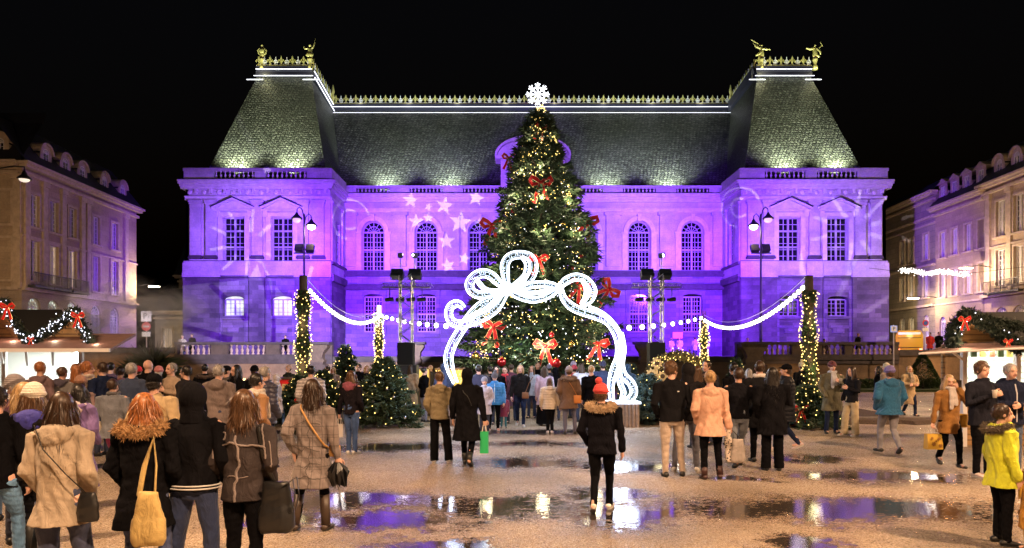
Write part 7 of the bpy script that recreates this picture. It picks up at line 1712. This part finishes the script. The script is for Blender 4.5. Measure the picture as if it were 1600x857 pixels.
o = MB(); o.tube([(0, 0, .02), (-.02, -.02, -.15), (.02, 0, -.32), (.0, -.03, -.46)], [.03, .07, .08, .05], 10, 'round', flat=.6); me = remesh(o, .012, .014, 8, 1); me.materials.append(lm); ob = bpy.data.objects.new('cloth', me); COL.objects.link(ob); ob.parent = b
b = bagobj('hand_bag', 'grey slouch bag hanging beside the leopard print scarf', 'bag', wrist(peach, 1, .12) + Vector((.13, -.04, 0))); sackmesh(.24, .1, .38, cloth('taupe_leather', (.30, .26, .24)), b, (0, 0, -.08)); strap(b, [(-.06, 0, -.1), (-.08, .02, .06), (.06, 0, -.1)], .01, leather_b)
b = bagobj('shoulder_bag', 'orange leather bag on the right hip of the brown parka', 'bag', at(parka, (.22, -.12, 1.03))); oc = mat('orange_bag_leather', (.50, .17, .03), .45)
sackmesh(.2, .09, .2, oc, b, fold=.003, tap=.95); strap(b, [(.0, 0, -.02), (-.15, -.05, .25), (-.27, .02, .42)], .01, oc)
b = bagobj('shoulder_bag', 'brown shoulder bag of the woman in the black jumper', 'bag', at(blks, (-.14, .19, 1.0))); oc = mat('brown_bag_leather', (.16, .07, .03), .45)
sackmesh(.2, .08, .18, oc, b, fold=.003, tap=.95); strap(b, [(.0, 0, -.02), (.1, -.0, .25), (.2, -.12, .42)], .01, oc)
b = bagobj('shoulder_bag', 'yellow bag at the elbow of the woman in the mustard coat', 'bag', at(mus, (-.26, -.02, 1.02))); sackmesh(.16, .1, .24, mat('mustard_bag_leather', (.6, .35, .03), .45), b, tap=.95)
b = bagobj('shoulder_bag', 'cream bag hanging from the shoulder of the grey felt jacket', 'bag', at(pinkt, (-.27, -.03, 1.02))); sackmesh(.2, .12, .36, cloth('cream_canvas', (.45, .38, .3)), b); strap(b, [(.0, 0, -.02), (.05, .0, .25), (.08, .02, .42)], .012, leather_b)
def cup(bd, side, label):
    w_ = wrist(bd, side, 0); b = bagobj('paper_cup', label, 'cup', w_ + (w_ - bd.location) * 0 + Vector((0, -.06, .02))); MB().lathe([(.028, -.05), (.038, .06), (.04, .065)], (0, 0, 0), 14).build('cup_body', mat('white_cup_paper', (.8, .76, .7), .5), b, True)
    MB().lathe([(.041, .062), (.041, .072), (.03, .075)], (0, 0, 0), 14).build('lid', mat('cup_lid', (.75, .7, .65), .4), b)
cup(oliv, -1, 'paper cup in the hand of the person in the olive green coat'); cup(tall, 1, 'paper cup held by the tall young man')
b = bagobj('mobile_phone', 'dark phone at the ear of the woman in the mustard coat', 'phone', wrist(mus, -1, -.10)); MB().box(-.02, .02, -.04, .04, -.07, .07).build('phone_body', leather_b, b)
for s_, c_ in ((0, 0),):
    bpy.data.scenes.remove(TMP)
# steam drifting from the stall
m = bpy.data.materials.new('drifting_steam'); m.use_nodes = True; t = NT(m); t.n.remove(t.b)
vp = t.n.new('ShaderNodeVolumePrincipled'); vp.inputs['Color'].default_value = (.95, .9, .92, 1); vp.inputs['Anisotropy'].default_value = .2
co = t('TexCoord'); g = co.outputs['Object']
nz = t('TexNoise', {'Vector': t('Mapping', {'Vector': g, 'Scale': (.7, .7, 1.1)}).outputs[0], 'Scale': 1.3, 'Detail': 7, 'Roughness': .6, 'Distortion': .8})
ln = t('VectorMath', {0: t('VectorMath', {0: g, 1: (1 / 2.9, 1 / 1.6, 1 / 1.25)}, operation='MULTIPLY').outputs[0]}, operation='LENGTH').outputs['Value']
fall = t('MapRange', {0: ln, 1: .2, 2: 1.0, 3: 1.0, 4: 0.0}).outputs[0]
den = t('Math', {0: t('MapRange', {0: nz.outputs[0], 1: .47, 2: .66, 3: 0.0, 4: 3.0}).outputs[0], 1: fall}, operation='MULTIPLY').outputs[0]
t.link(den, vp.inputs['Density']); out = [n for n in t.n if n.type == 'OUTPUT_MATERIAL'][0]; t.link(vp.outputs[0], out.inputs['Volume'])
o = MB().ball((0, 0, 0), (2.9, 1.6, 1.25), 16, 10).build('steam', m, None, False, (-10.6, 17.6, 2.9)); o['kind'] = 'stuff'; o['label'] = 'pale steam drifting from the food stall'
